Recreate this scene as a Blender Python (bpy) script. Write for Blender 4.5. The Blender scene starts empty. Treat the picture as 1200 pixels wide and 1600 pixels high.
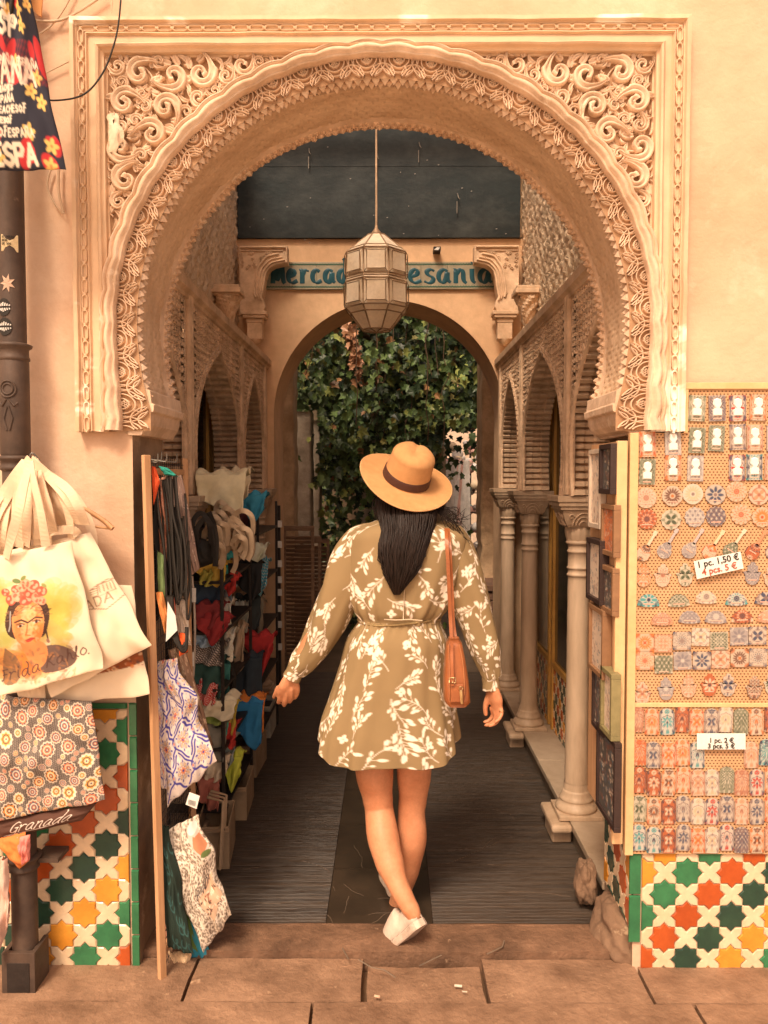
import bpy, bmesh, math, random
import numpy as np
from mathutils import Vector, Matrix, noise as mnoise

PI = math.pi
R_ = math.radians
C = bpy.context.scene.collection
sc = bpy.context.scene

# ---------------------------------------------------------------- camera
FPX = 1250.0
PITCH = math.atan(55.0 / FPX)
YAW = math.atan(8.0 / FPX)
cam_d = bpy.data.cameras.new('camera')
cam = bpy.data.objects.new('camera', cam_d); C.objects.link(cam)
cam.location = (0, 0, 1.55)
cam.rotation_euler = (PI / 2 - PITCH, 0, YAW)
cam_d.sensor_fit = 'VERTICAL'; cam_d.sensor_height = 36; cam_d.lens = 36 * FPX / 1600
cam_d.clip_start = 0.05; cam_d.clip_end = 400
sc.camera = cam

# ---------------------------------------------------------------- light
SUN_EL, SUN_AZ = R_(52), R_(200)      # azimuth clockwise from +Y: the sun stands behind the photographer, to the left
w = bpy.data.worlds.new("World"); sc.world = w; w.use_nodes = True
nt = w.node_tree; nt.nodes.clear()
sky = nt.nodes.new('ShaderNodeTexSky'); sky.sky_type = 'NISHITA'; sky.sun_disc = False
sky.sun_elevation = SUN_EL; sky.sun_rotation = SUN_AZ
sky.air_density = 0.6; sky.dust_density = 4.0; sky.ozone_density = 0.3
tint = nt.nodes.new('ShaderNodeMix'); tint.data_type = 'RGBA'; tint.blend_type = 'MULTIPLY'
tint.inputs[0].default_value = 1.0
tint.inputs[7].default_value = (1.0, 0.745, 0.545, 1)
bg = nt.nodes.new('ShaderNodeBackground'); bg.inputs[1].default_value = 0.14
wo = nt.nodes.new('ShaderNodeOutputWorld')
nt.links.new(sky.outputs[0], tint.inputs[6]); nt.links.new(tint.outputs[2], bg.inputs[0])
nt.links.new(bg.outputs[0], wo.inputs[0])
sun_d = bpy.data.lights.new('sun', 'SUN'); sun_d.energy = 1.5; sun_d.angle = R_(14)
sun_d.color = (1.0, 0.86, 0.68)
sun = bpy.data.objects.new('sun', sun_d); C.objects.link(sun)
_sd = Vector((math.sin(SUN_AZ) * math.cos(SUN_EL), math.cos(SUN_AZ) * math.cos(SUN_EL), math.sin(SUN_EL)))
sun.rotation_euler = _sd.to_track_quat('Z', 'Y').to_euler()
sc.view_settings.view_transform = 'Standard'; sc.view_settings.look = 'None'
sc.view_settings.gamma = 1.0; sc.view_settings.exposure = 1.05
sc.render.engine = 'CYCLES'
sc.cycles.max_bounces = 8; sc.cycles.diffuse_bounces = 5

# ---------------------------------------------------------------- helpers
_RM = cam.rotation_euler.to_matrix()
def _ray(px, py):
    return _RM @ Vector(((px - 600) / FPX, -(py - 800) / FPX, -1))
def at(px, py, Y):
    d = _ray(px, py); t = Y / d.y
    return Vector((0, 0, 1.55)) + d * t
def atx(px, py, X):
    d = _ray(px, py); t = X / d.x
    return Vector((0, 0, 1.55)) + d * t
def lerp(a, b, t): return a + (b - a) * t

def tag(o, label=None, cat=None, group=None, kind=None):
    if label: o['label'] = label
    if cat: o['category'] = cat
    if group: o['group'] = group
    if kind: o['kind'] = kind
    return o
def thing(name, label, cat, loc=(0, 0, 0), group=None):
    o = bpy.data.objects.new(name, None); C.objects.link(o)
    o.location = loc; o.empty_display_size = 0.05
    return tag(o, label, cat, group)

class MB:
    """collects geometry in world space; build() links it as one mesh object"""
    def __init__(s):
        s.v = []; s.f = []; s.m = []; s.sm = []; s.col = None
    def add(s, vs, fs, m=0, smooth=False):
        b = len(s.v); s.v.extend([tuple(v) for v in vs])
        for f in fs:
            s.f.append(tuple(b + i for i in f)); s.m.append(m); s.sm.append(smooth)
        return b
    def box(s, a, b, m=0):
        (x0, y0, z0), (x1, y1, z1) = a, b
        s.add([(x0,y0,z0),(x1,y0,z0),(x1,y1,z0),(x0,y1,z0),(x0,y0,z1),(x1,y0,z1),(x1,y1,z1),(x0,y1,z1)],
              [(3,2,1,0),(4,5,6,7),(0,1,5,4),(1,2,6,5),(2,3,7,6),(3,0,4,7)], m)
    def beam(s, p, q, w, h, m=0, up=(0, 0, 1)):
        p, q = Vector(p), Vector(q); d = (q - p).normalized(); u = Vector(up)
        x = d.cross(u)
        if x.length < 1e-4: x = Vector((1, 0, 0))
        x.normalize(); u = x.cross(d)
        vs = []
        for c in (p, q):
            for sx, su in ((-1,-1),(1,-1),(1,1),(-1,1)):
                vs.append(c + x * (w/2*sx) + u * (h/2*su))
        s.add(vs, [(0,1,2,3),(7,6,5,4),(0,4,5,1),(1,5,6,2),(2,6,7,3),(3,7,4,0)], m)
    def grid(s, P, m=0, smooth=True, cu=False, cv=False):
        """P: list of rows of points"""
        n = len(P); k = len(P[0]); b = len(s.v)
        for r in P: s.v.extend([tuple(p) for p in r])
        for i in range(n if cu else n - 1):
            for j in range(k if cv else k - 1):
                i2 = (i + 1) % n; j2 = (j + 1) % k
                s.f.append((b+i*k+j, b+i2*k+j, b+i2*k+j2, b+i*k+j2)); s.m.append(m); s.sm.append(smooth)
        return b
    def tube(s, pts, r, n=8, m=0, caps=True, flat=1.0):
        pts = [Vector(p) for p in pts]; N = len(pts)
        rr = r if isinstance(r, (list, tuple)) else [r] * N
        rows = []; ref = Vector((0.123, 0.31, 0.94)).normalized(); x = None
        for i, p in enumerate(pts):
            d = (pts[min(i+1, N-1)] - pts[max(i-1, 0)])
            if d.length < 1e-9: d = Vector((0, 0, 1))
            d.normalize()
            if x is None: x = d.cross(ref).normalized()
            else:
                x = (x - d * x.dot(d))
                if x.length < 1e-6: x = d.cross(ref)
                x.normalize()
            y = d.cross(x)
            rows.append([p + x * (rr[i]*math.cos(a)) + y * (rr[i]*flat*math.sin(a)) for a in [2*PI*j/n for j in range(n)]])
        b = s.grid(rows, m, True, cv=True)
        if caps:
            s.f.append(tuple(b + j for j in range(n))[::-1]); s.m.append(m); s.sm.append(False)
            s.f.append(tuple(b + (N-1)*n + j for j in range(n))); s.m.append(m); s.sm.append(False)
    def lathe(s, prof, c=(0,0,0), n=24, m=0, axis=None, smooth=True):
        """prof: (r, z) list; rotates round z through c, axis: optional 3x3 matrix"""
        c = Vector(c); rows = []
        for r, z in prof:
            row = []
            for j in range(n):
                a = 2*PI*j/n; v = Vector((r*math.cos(a), r*math.sin(a), z))
                if axis: v = axis @ v
                row.append(c + v)
            rows.append(row)
        s.grid(rows, m, smooth, cv=True)
    def poly(s, pts, m=0): s.add(pts, [tuple(range(len(pts)))], m)
    def prism(s, pts, off, m=0, mside=None):
        """extrude polygon pts by vector off (front = pts)"""
        n = len(pts); off = Vector(off); P = [Vector(p) for p in pts]
        b = s.add(P + [p + off for p in P], [tuple(range(n)), tuple(range(2*n-1, n-1, -1))], m)
        ms = m if mside is None else mside
        for i in range(n):
            j = (i+1) % n
            s.f.append((b+j, b+i, b+n+i, b+n+j)); s.m.append(ms); s.sm.append(False)
    def ribbon(s, uv, wd, h, fn, m=0, flat=False):
        """raised relief stroke; uv points, half widths, fn(u,v,h)->world"""
        N = len(uv); wd = wd if isinstance(wd, (list, tuple)) else [wd]*N
        rows = []
        prof = ((-1,0),(-.85,.75),(0,1),(.85,.75),(1,0)) if not flat else ((-1,0),(-1,1),(1,1),(1,0))
        if flat == 'groove': prof = ((-1,0),(-.96,.8),(-.7,1),(-.35,.93),(0,.62),(.35,.93),(.7,1),(.96,.8),(1,0))
        for i in range(N):
            a = uv[max(i-1,0)]; b = uv[min(i+1,N-1)]
            dx, dy = b[0]-a[0], b[1]-a[1]; L = math.hypot(dx, dy) or 1
            nx, ny = -dy/L, dx/L
            rows.append([fn(uv[i][0]+nx*wd[i]*o, uv[i][1]+ny*wd[i]*o, h*k) for o, k in prof])
        s.grid(rows, m, flat is not True)
    def build(s, name, mats, parent=None, colors=None, bevel=0):
        me = bpy.data.meshes.new(name); o = None
        org = Vector(parent.location) if parent else None
        if parent is None:
            A = np.array(s.v); org = Vector(((A[:,0].min()+A[:,0].max())/2, (A[:,1].min()+A[:,1].max())/2, A[:,2].min()))
        g = parent
        while g is not None and g.parent is not None:
            g = g.parent; org = org + Vector(g.location)
        A = np.array(s.v, dtype=float) - np.array(org)
        me.from_pydata(A.tolist(), [], s.f)
        me.polygons.foreach_set('material_index', s.m)
        me.polygons.foreach_set('use_smooth', s.sm)
        for mt in (mats if isinstance(mats, (list, tuple)) else [mats]): me.materials.append(mt)
        if colors is not None: set_cols(me, colors)
        me.update()
        o = bpy.data.objects.new(name, me); C.objects.link(o)
        if parent:
            o.parent = parent
        else: o.location = org
        if bevel:
            bv = o.modifiers.new('bev', 'BEVEL'); bv.width = bevel; bv.segments = 2; bv.limit_method = 'ANGLE'; bv.angle_limit = R_(40)
        return o
def set_cols(me, cols):
    ca = me.color_attributes.new('Col', 'FLOAT_COLOR', 'POINT')
    a = np.ones((len(me.vertices), 4), dtype=np.float32); a[:, :3] = cols
    ca.data.foreach_set('color', a.ravel())

def srgb(*c):
    return tuple(((x/255.0+0.055)/1.055)**2.4 if x > 10 else x/255.0/12.92 for x in c)

def mat(name, c=(.5,.5,.5), c2=None, scale=6.0, rough=.8, bump=.15, bscale=60, metal=0, attr=False,
        dist=.01, detail=6, spec=.3, stains=None, alpha=None, trans=0, sheen=0, voro=None, emit=None, contrast=(.35,.65), stretch=None):
    m = bpy.data.materials.new(name); m.use_nodes = True
    n = m.node_tree; L = n.links; b = n.nodes['Principled BSDF']
    b.inputs['Roughness'].default_value = rough; b.inputs['Metallic'].default_value = metal
    b.inputs['Specular IOR Level'].default_value = spec
    if trans: b.inputs['Transmission Weight'].default_value = trans
    if alpha is not None: b.inputs['Alpha'].default_value = alpha
    tc = n.nodes.new('ShaderNodeTexCoord'); src = tc.outputs['Object']
    if stretch:
        mp = n.nodes.new('ShaderNodeMapping'); mp.inputs['Scale'].default_value = stretch
        L.new(src, mp.inputs[0]); src = mp.outputs[0]
    def noise(sc_, det=6, rg=.6):
        t = n.nodes.new('ShaderNodeTexNoise'); t.inputs['Scale'].default_value = sc_
        t.inputs['Detail'].default_value = det; t.inputs['Roughness'].default_value = rg
        L.new(src, t.inputs['Vector']); return t.outputs[0]
    def ramp(o, a, b_, ca=(0,0,0,1), cb=(1,1,1,1)):
        r = n.nodes.new('ShaderNodeValToRGB'); r.color_ramp.elements[0].position = a; r.color_ramp.elements[1].position = b_
        r.color_ramp.elements[0].color = ca; r.color_ramp.elements[1].color = cb
        L.new(o, r.inputs[0]); return r.outputs[0]
    def mix(f, a, b_, mode='MIX', fac=None):
        x = n.nodes.new('ShaderNodeMix'); x.data_type = 'RGBA'; x.blend_type = mode
        if f is not None: L.new(f, x.inputs[0])
        else: x.inputs[0].default_value = fac
        for i, q in ((6, a), (7, b_)):
            if isinstance(q, (tuple, list)): x.inputs[i].default_value = tuple(q[:3]) + (1,)
            else: L.new(q, x.inputs[i])
        return x.outputs[2]
    if attr:
        at_ = n.nodes.new('ShaderNodeAttribute'); at_.attribute_name = 'Col'
        g = ramp(noise(scale), .2, .85, (.84,.84,.84,1), (1.08,1.07,1.05,1))
        col = mix(None, at_.outputs['Color'], g, 'MULTIPLY', 1.0)
    else:
        c2 = c2 or tuple(x*.72 for x in c)
        col = mix(ramp(noise(scale, detail), *contrast), c, c2)
        g = ramp(noise(scale*7, 4), .25, .8, (.88,.88,.88,1), (1.06,1.06,1.06,1))
        col = mix(None, col, g, 'MULTIPLY', 1.0)
    if stains:
        sc_, lo, hi, scol = stains
        col = mix(ramp(noise(sc_, 8, .7), lo, hi), col, scol)
    L.new(col, b.inputs['Base Color'])
    if emit:
        b.inputs['Emission Color'].default_value = tuple(emit[:3]) + (1,); b.inputs['Emission Strength'].default_value = emit[3]
    if bump:
        bp = n.nodes.new('ShaderNodeBump'); bp.inputs['Strength'].default_value = bump; bp.inputs['Distance'].default_value = dist
        h = noise(bscale, 5)
        if voro:
            vt = n.nodes.new('ShaderNodeTexVoronoi'); vt.feature = 'DISTANCE_TO_EDGE'; vt.inputs['Scale'].default_value = voro
            L.new(src, vt.inputs['Vector'])
            rr = ramp(vt.outputs[0], 0.0, .16)
            h = mix(None, rr, h, 'MIX', .25)
        L.new(h, bp.inputs['Height']); L.new(bp.outputs[0], b.inputs['Normal'])
    return m

# ---- canvas: colours worked out in code and stored on the vertices of a cloth
class Canvas:
    def __init__(s, w, h, res, bgc):
        s.w, s.h, s.r = w, h, res
        s.W, s.H = int(w*res)+1, int(h*res)+1
        s.a = np.empty((s.H, s.W, 3), np.float32); s.a[:] = bgc
    def _box(s, x0, x1, y0, y1):
        i0 = max(0, int(x0*s.r)-1); i1 = min(s.W, int(x1*s.r)+2); j0 = max(0, int(y0*s.r)-1); j1 = min(s.H, int(y1*s.r)+2)
        if i0 >= i1 or j0 >= j1: return None
        X, Y = np.meshgrid(np.arange(i0, i1)/s.r, np.arange(j0, j1)/s.r)
        return (slice(j0, j1), slice(i0, i1)), X, Y
    def _put(s, sl, m, col, k=1.0):
        sub = s.a[sl]; m = (np.clip(m, 0, 1)*k)[..., None]
        s.a[sl] = sub*(1-m) + np.array(col, np.float32)*m
    def ell(s, cx, cy, rx, ry, ang, col, k=1.0):
        R = max(rx, ry); q = s._box(cx-R, cx+R, cy-R, cy+R)
        if not q: return
        sl, X, Y = q; c, d = math.cos(ang), math.sin(ang)
        u = (X-cx)*c+(Y-cy)*d; v = -(X-cx)*d+(Y-cy)*c
        e = np.sqrt((u/rx)**2+(v/ry)**2); s._put(sl, (1-e)*min(rx, ry)*s.r+.5, col, k)
    def ring(s, cx, cy, r, wd, col, n=0, amp=0):
        q = s._box(cx-r-wd-amp, cx+r+wd+amp, cy-r-wd-amp, cy+r+wd+amp)
        if not q: return
        sl, X, Y = q; d = np.hypot(X-cx, Y-cy); a = np.arctan2(Y-cy, X-cx)
        rr = r + (amp*np.abs(np.cos(a*n/2)) if n else 0)
        s._put(sl, (wd-np.abs(d-rr))*s.r+.5, col)
    def disc(s, cx, cy, r, col, n=0, amp=0):
        q = s._box(cx-r-amp, cx+r+amp, cy-r-amp, cy+r+amp)
        if not q: return
        sl, X, Y = q; d = np.hypot(X-cx, Y-cy); a = np.arctan2(Y-cy, X-cx)
        s._put(sl, (r + (amp*np.cos(a*n) if n else 0) - d)*s.r+.5, col)
    def line(s, pts, wd, col, k=1.0):
        for (x0, y0), (x1, y1) in zip(pts[:-1], pts[1:]):
            q = s._box(min(x0,x1)-wd, max(x0,x1)+wd, min(y0,y1)-wd, max(y0,y1)+wd)
            if not q: continue
            sl, X, Y = q; dx, dy = x1-x0, y1-y0; L2 = dx*dx+dy*dy or 1e-12
            t = np.clip(((X-x0)*dx+(Y-y0)*dy)/L2, 0, 1)
            s._put(sl, (wd-np.hypot(X-x0-t*dx, Y-y0-t*dy))*s.r+.5, col, k)
    def poly(s, pts, col, k=1.0):
        xs = [p[0] for p in pts]; ys = [p[1] for p in pts]
        q = s._box(min(xs), max(xs), min(ys), max(ys))
        if not q: return
        sl, X, Y = q; ins = np.zeros(X.shape, bool)
        for i in range(len(pts)):
            x0, y0 = pts[i]; x1, y1 = pts[i-1]
            if y0 == y1: continue
            ins ^= ((Y < y0) != (Y < y1)) & (X < (x1-x0)*(Y-y0)/(y1-y0)+x0)
        s._put(sl, ins.astype(np.float32), col, k)
    def sample(s, x, y):
        x = np.clip(np.asarray(x)*s.r, 0, s.W-1.001); y = np.clip(np.asarray(y)*s.r, 0, s.H-1.001)
        i = x.astype(int); j = y.astype(int); fx = (x-i)[..., None]; fy = (y-j)[..., None]
        return (s.a[j, i]*(1-fx)*(1-fy)+s.a[j, i+1]*fx*(1-fy)+s.a[j+1, i]*(1-fx)*fy+s.a[j+1, i+1]*fx*fy)
    def text(s, txt, x, y, h, wd, col, ang=0, slant=0, gap=.25, wide=.62):
        for st in text_strokes(txt, h, slant, gap, wide):
            c, d = math.cos(ang), math.sin(ang)
            s.line([(x+px*c-py*d, y+px*d+py*c) for px, py in st], wd, col)

GL = {
 'A':[[(0,0),(.4,1),(.8,0)],[(.15,.35),(.65,.35)]], 'B':[[(0,0),(0,1),(.5,1),(.6,.8),(.5,.55),(0,.55)],[(.5,.55),(.7,.3),(.5,0),(0,0)]],
 'C':[[(.7,.85),(.4,1),(.05,.7),(.05,.3),(.4,0),(.7,.15)]], 'D':[[(0,0),(0,1),(.4,1),(.75,.7),(.75,.3),(.4,0),(0,0)]],
 'E':[[(.6,1),(0,1),(0,0),(.6,0)],[(0,.52),(.5,.52)]], 'F':[[(.7,1.35),(.1,1.3),(.35,1.3),(.2,0),(0,.1)],[(.15,.7),(.6,.75)]],
 'G':[[(.8,1.2),(.45,1.4),(.05,.9),(.1,.2),(.45,0),(.75,.3),(.8,.7),(.5,.65)],[(.8,.7),(.75,-.2),(.4,-.5),(.05,-.3)]],
 'H':[[(0,0),(0,1)],[(.7,0),(.7,1)],[(0,.5),(.7,.5)]],
 'K':[[(.3,1.35),(.15,0)],[(.85,1.4),(.25,.65),(.5,.6),(.85,0),(1,.1)]], 'L':[[(0,1),(0,0),(.6,0)]],
 'N':[[(0,0),(0,1),(.7,0),(.7,1)]], '~':[[(0,0),(0,1),(.7,0),(.7,1)],[(.15,1.2),(.35,1.32),(.5,1.2),(.65,1.3)]],
 'O':[[(.4,0),(.05,.3),(.05,.7),(.4,1),(.75,.7),(.75,.3),(.4,0)]], 'P':[[(0,0),(0,1),(.5,1),(.68,.78),(.5,.5),(0,.5)]],
 'R':[[(0,0),(0,1),(.5,1),(.68,.78),(.5,.5),(0,.5)],[(.35,.5),(.7,0)]], 'S':[[(.65,.85),(.35,1),(.05,.78),(.2,.55),(.55,.42),(.68,.2),(.35,0),(.02,.15)]],
 'M':[[(0,0),(.08,1.3),(.22,1.35),(.3,.3),(.42,.25),(.62,1.3),(.78,1.3),(.85,.2),(1.0,0)]],
 'a':[[(.7,.8),(.45,1),(.12,.75),(.08,.3),(.32,0),(.58,.2),(.7,.9),(.68,.25),(.92,.05)]],
 'c':[[(.68,.8),(.45,1),(.12,.75),(.08,.3),(.38,0),(.85,.2)]], 'd':[[(.7,.8),(.45,1),(.12,.75),(.08,.3),(.32,0),(.6,.25),(.68,1.0)],[(.5,1.75),(.72,1.5),(.68,.25),(.92,.05)]],
 'e':[[(.05,.45),(.6,.6),(.58,.9),(.35,1),(.08,.7),(.1,.25),(.38,0),(.85,.2)]], 'r':[[(.05,.85),(.2,1),(.2,0)],[(.2,.6),(.42,.95),(.75,.85)]],
 'o':[[(.4,1),(.08,.7),(.08,.3),(.4,0),(.72,.3),(.72,.7),(.4,1)]], 't':[[(.35,1.45),(.3,.25),(.5,0),(.75,.1)],[(.02,1),(.7,1)]],
 's':[[(.68,.85),(.4,1),(.12,.8),(.28,.55),(.58,.42),(.62,.15),(.3,0),(.0,.15)]], 'n':[[(.05,.9),(.15,1),(.15,0)],[(.15,.6),(.42,1),(.65,.85),(.65,.2),(.88,.0)]],
 'i':[[(.15,1),(.17,.2),(.4,.02)],[(.16,1.35),(.22,1.42)]], 'h':[[(.1,0),(.28,1.5),(.38,1.5),(.15,.3)],[(.15,.5),(.42,1),(.6,.8),(.62,.2),(.88,0)]],
 'l':[[(.0,.1),(.32,1.1),(.34,1.55),(.18,1.3),(.15,.3),(.45,.05)]], '.':[[(.1,.02),(.14,.06)]], ' ':[],
}
def text_strokes(txt, h, slant=0, gap=.25, wide=.62):
    out = []; x = 0
    for ch in txt:
        for st in GL.get(ch, []):
            out.append([((x+p[0]*wide/.62*.8+slant*p[1])*h, p[1]*h) for p in st])
        wch = max([p[0] for st in GL.get(ch, []) for p in st] or [.5])
        x += wch*wide/.62*.8+gap
    return out
def chaikin(p, it=2):
    for _ in range(it):
        q = [p[0]]
        for a, b in zip(p[:-1], p[1:]):
            q += [(a[0]*.75+b[0]*.25, a[1]*.75+b[1]*.25), (a[0]*.25+b[0]*.75, a[1]*.25+b[1]*.75)]
        q.append(p[-1]); p = q
    return p
def spline(pts, n=8):
    """Catmull-Rom through 3D points"""
    P = [Vector(p) for p in pts]; out = []
    for i in range(len(P)-1):
        p0 = P[max(i-1, 0)]; p1 = P[i]; p2 = P[i+1]; p3 = P[min(i+2, len(P)-1)]
        for k in range(n):
            t = k/n
            out.append(.5*((2*p1)+(p2-p0)*t+(2*p0-5*p1+4*p2-p3)*t*t+(3*p1-p0-3*p2+p3)*t**3))
    out.append(P[-1]); return out
def ordn(i):
    L = ['first','second','third','fourth','fifth','sixth','seventh','eighth','ninth','tenth','eleventh','twelfth']
    return L[i]

# ---------------------------------------------------------------- shared materials
PLASTER = mat('warm_plaster', (.74,.52,.36), (.60,.39,.25), 1.1, .9, .6, 11, dist=.012, detail=10, stains=(1.7,.50,.72,(.82,.63,.46)))
STUCCO = mat('carved_stucco', (.80,.60,.43), (.55,.37,.235), 9, .85, .25, 90, dist=.003, stains=(9,.6,.72,(.86,.72,.55)))
STUCCO_D = mat('stucco_shade_ground', (.44,.27,.15), (.33,.19,.105), 9, .9, .3, 90, dist=.003)  # recessed ground coloured darker, putting shade between the carving into the colour
OLDST = mat('aged_stucco', (.80,.58,.39), (.54,.37,.235), 9, .9, .5, 60, dist=.004, stains=(3.5,.58,.75,(.6,.47,.33)))
CARVED = mat('deep_carved_stucco', (.80,.62,.42), (.60,.44,.29), 9, .9, .5, 40, dist=.008, voro=40, stretch=(1,1,.4), stains=(2.2,.6,.85,(.60,.55,.40)))
MARBLE = mat('worn_marble', (.62,.45,.305), (.40,.275,.175), 7, .5, .3, 60, dist=.003, stretch=(1,1,.2), stains=(11,.58,.72,(.33,.21,.13)))
WOOD = mat('pale_wood', (.62,.36,.19), (.50,.27,.13), 6, .55, .2, 30, dist=.002, stretch=(8,8,.6))
OCHRE = mat('ochre_paint', (.62,.34,.08), (.5,.26,.06), 4, .5, .1, 30)
DARKMETAL = mat('dark_metal', (.05,.04,.035), None, 12, .5, .2, 60, metal=.4)
WHITE = mat('white_card', (.82,.80,.74), (.76,.73,.66), 10, .7, .05, 60)
INK = mat('ink', (.03,.025,.02), None, 10, .7, 0)
CLOTHV = mat('printed_cloth', attr=True, rough=.85, bump=.3, bscale=500, dist=.001, scale=7)
GLAZEV = mat('glazed_print', attr=True, rough=.35, bump=.05, bscale=80, dist=.001, scale=30, spec=.5)
# ================================================================ SETTING: grounds
def sheet(name, x0, x1, y0, y1, z, nx, ny, m, amp=0.0, fr=3.0, seed=0):
    g = MB(); rows = []
    for j in range(ny+1):
        r = []
        for i in range(nx+1):
            x = lerp(x0, x1, i/nx); y = lerp(y0, y1, j/ny)
            r.append((x, y, z + (amp*mnoise.noise(Vector((x*fr, y*fr, seed))) if amp else 0)))
        rows.append(r)
    g.grid(rows, 0, True)
    o = g.build(name, m); tag(o, kind='structure'); return o
STREET = mat('street_stone', (.36,.215,.13), (.17,.095,.055), 7, .65, .9, 45, dist=.008, detail=12, stains=(16,.63,.72,(.48,.31,.19)), contrast=(.3,.7))
STREET2 = mat('street_stone_worn', (.24,.135,.08), (.12,.067,.04), 8, .6, .9, 40, dist=.008, detail=12, stains=(15,.65,.74,(.45,.29,.18)))
EARTH = mat('street_ground', (.24,.14,.08), (.15,.09,.05), 5, .9, .5, 30, dist=.006)
FLOORM = mat('ribbed_slate', (.066,.042,.025), (.022,.014,.009), 3.2, .42, .5, 12, dist=.004, spec=.4, stretch=(.7,16,1), stains=(4,.66,.74,(.17,.115,.07)), contrast=(.3,.7))
FLOORS = mat('dark_smooth_marble', (.056,.037,.023), (.028,.019,.012), 5, .36, .15, 40, dist=.002, spec=.5)
VEIN = mat('pale_vein', (.20,.145,.10), None, 30, .5, 0)
sheet('street_ground', -14, 14, .5, 2.7, -.05, 40, 40, EARTH)
sheet('street_bounce_side', -14, 14, -14, .96, -.01, 20, 20, mat('bounce_paving', (.80,.66,.50), (.70,.56,.42), 2, .8, .2, 20))  # unseen paving made extra pale, added to bounce light onto the arch soffit
far_g = sheet('courtyard_ground', -8, 8, 6.1, 16, -.012, 20, 20, mat('courtyard_stone', (.13,.09,.06), (.07,.048,.032), 3, .5, .5, 30, dist=.005))
# street slabs: big worn stones with joints
rnd = random.Random(5)
g = MB()
def slab(g, x0, x1, y0, y1, z, th, seed, amp=.006, rag=.008):
    nx = max(3, int((x1-x0)/.05)); ny = max(3, int((y1-y0)/.05)); rows = []
    for j in range(ny+1):
        r = []
        for i in range(nx+1):
            u, v = i/nx, j/ny; x = lerp(x0, x1, u); y = lerp(y0, y1, v)
            e = min(u*(x1-x0), (1-u)*(x1-x0), v*(y1-y0), (1-v)*(y1-y0))
            x += rag*mnoise.noise(Vector((y*9, seed, 1))) * (1 if u in (0, 1) else .3)
            y += rag*mnoise.noise(Vector((x*9, seed, 5))) * (1 if v in (0, 1) else .3)
            h = z + amp*mnoise.noise(Vector((x*4, y*4, seed))) + .4*amp*mnoise.noise(Vector((x*17, y*17, seed))) - (.004 if e < .001 else 0)
            r.append((x, y, h))
        rows.append(r)
    # closed box with skirt
    g.grid(rows, 0, True)
    rim = rows[0]+[r[-1] for r in rows[1:]]+rows[-1][-2::-1]+[r[0] for r in rows[-2:0:-1]]
    g.grid([rim, [(p[0], p[1], z-th) for p in rim]], 0, False, cv=True)
ys = [2.515, 2.30, 1.62, .95]
for j in range(len(ys)-1):
    x = -3.6 + .37*j; k = 0
    if j == 0:
        for a, b in ((-3.2,-1.62),(-1.61,-.62),(-.61,-.085),(.30,.78),(.79,1.9),(1.91,3.4)):
            slab(g, a, b, ys[1]+.003, ys[0], 0, .06, j*10+k, .003, .004); k += 1
        slab(g, -.066, .288, ys[1]+.004, ys[0]-.03, -.008, .05, 99)      # drain cover stone
    else:
        while x < 3.6:
            L = rnd.uniform(.6, 1.15); slab(g, x+.004, x+L, ys[j+1]+.003, ys[j], 0, .06, j*10+k, .003, .004); x += L+.006; k += 1
o = g.build('street_paving', STREET); tag(o, kind='structure')
g = MB(); slab(g, -.845, .80, 2.52, 2.668, .022, .07, 77, .008, .012); slab(g, -.845, .80, 2.672, 2.70, .012, .05, 78, .003, .004)
for (s0, pts) in enumerate([[(560,1500),(580,1512),(600,1516),(618,1528)],[(655,1510),(675,1500),(690,1493)],[(535,1482),(545,1500)],[(760,1492),(785,1480),(788,1470)]]):
    P = []
    for px, py in pts:
        d = _ray(px, py); t = (.0265-1.55)/d.z; p = Vector((0,0,1.55))+d*t; P.append(p)
    g.ribbon([(p.x, p.y) for p in P], .0022, .002, lambda u, v, h: (u, v, .0275+h), 1)
o = g.build('threshold', [STREET2, VEIN]); tag(o, kind='structure')

# corridor floor: ribbed side panels, smooth veined middle strip
g = MB()
def ribs(x0, x1, y0, y1):
    n = int((y1-y0)/.0095); rows = []
    for i in range(n):
        y = lerp(y0, y1, i/n); d = (y1-y0)/n
        for yy, z in ((y, -.0016), (y+d*.18, 0), (y+d*.78, 0), (y+d*.98, -.0016)):
            rows.append([(x0, yy, z), (x1, yy, z)])
    g.grid(rows, 0, False)
for a, b in ((-1.35,-.221),(.154,1.3)):
    y = 2.70
    while y < 6.3:
        ribs(a, b, y+.003, min(y+.4225, 6.3)); y += .423
g.box((-1.4, 2.70, -.05), (1.35, 6.3, -.006), 0)
for i in range(9):
    y = 2.70+i*.4; g.box((-.217, y+.002, -.02), (.150, min(y+.398, 6.3), 0), 1)
rv = random.Random(8)
def vein(px, py, n, step, ang, z=.0004, wd=.0010):
    d = _ray(px, py); p = Vector((0,0,1.55))+d*(-1.55/d.z); uv = [(p.x, p.y)]; a = ang
    for _ in range(n):
        a += rv.uniform(-.38, .38); uv.append((uv[-1][0]+math.cos(a)*step, uv[-1][1]+math.sin(a)*step))
    g.ribbon(uv, [wd*rv.uniform(.5, 1.3) for _ in uv], .0004, lambda u, v, h: (u, v, z+h), 2)
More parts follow.
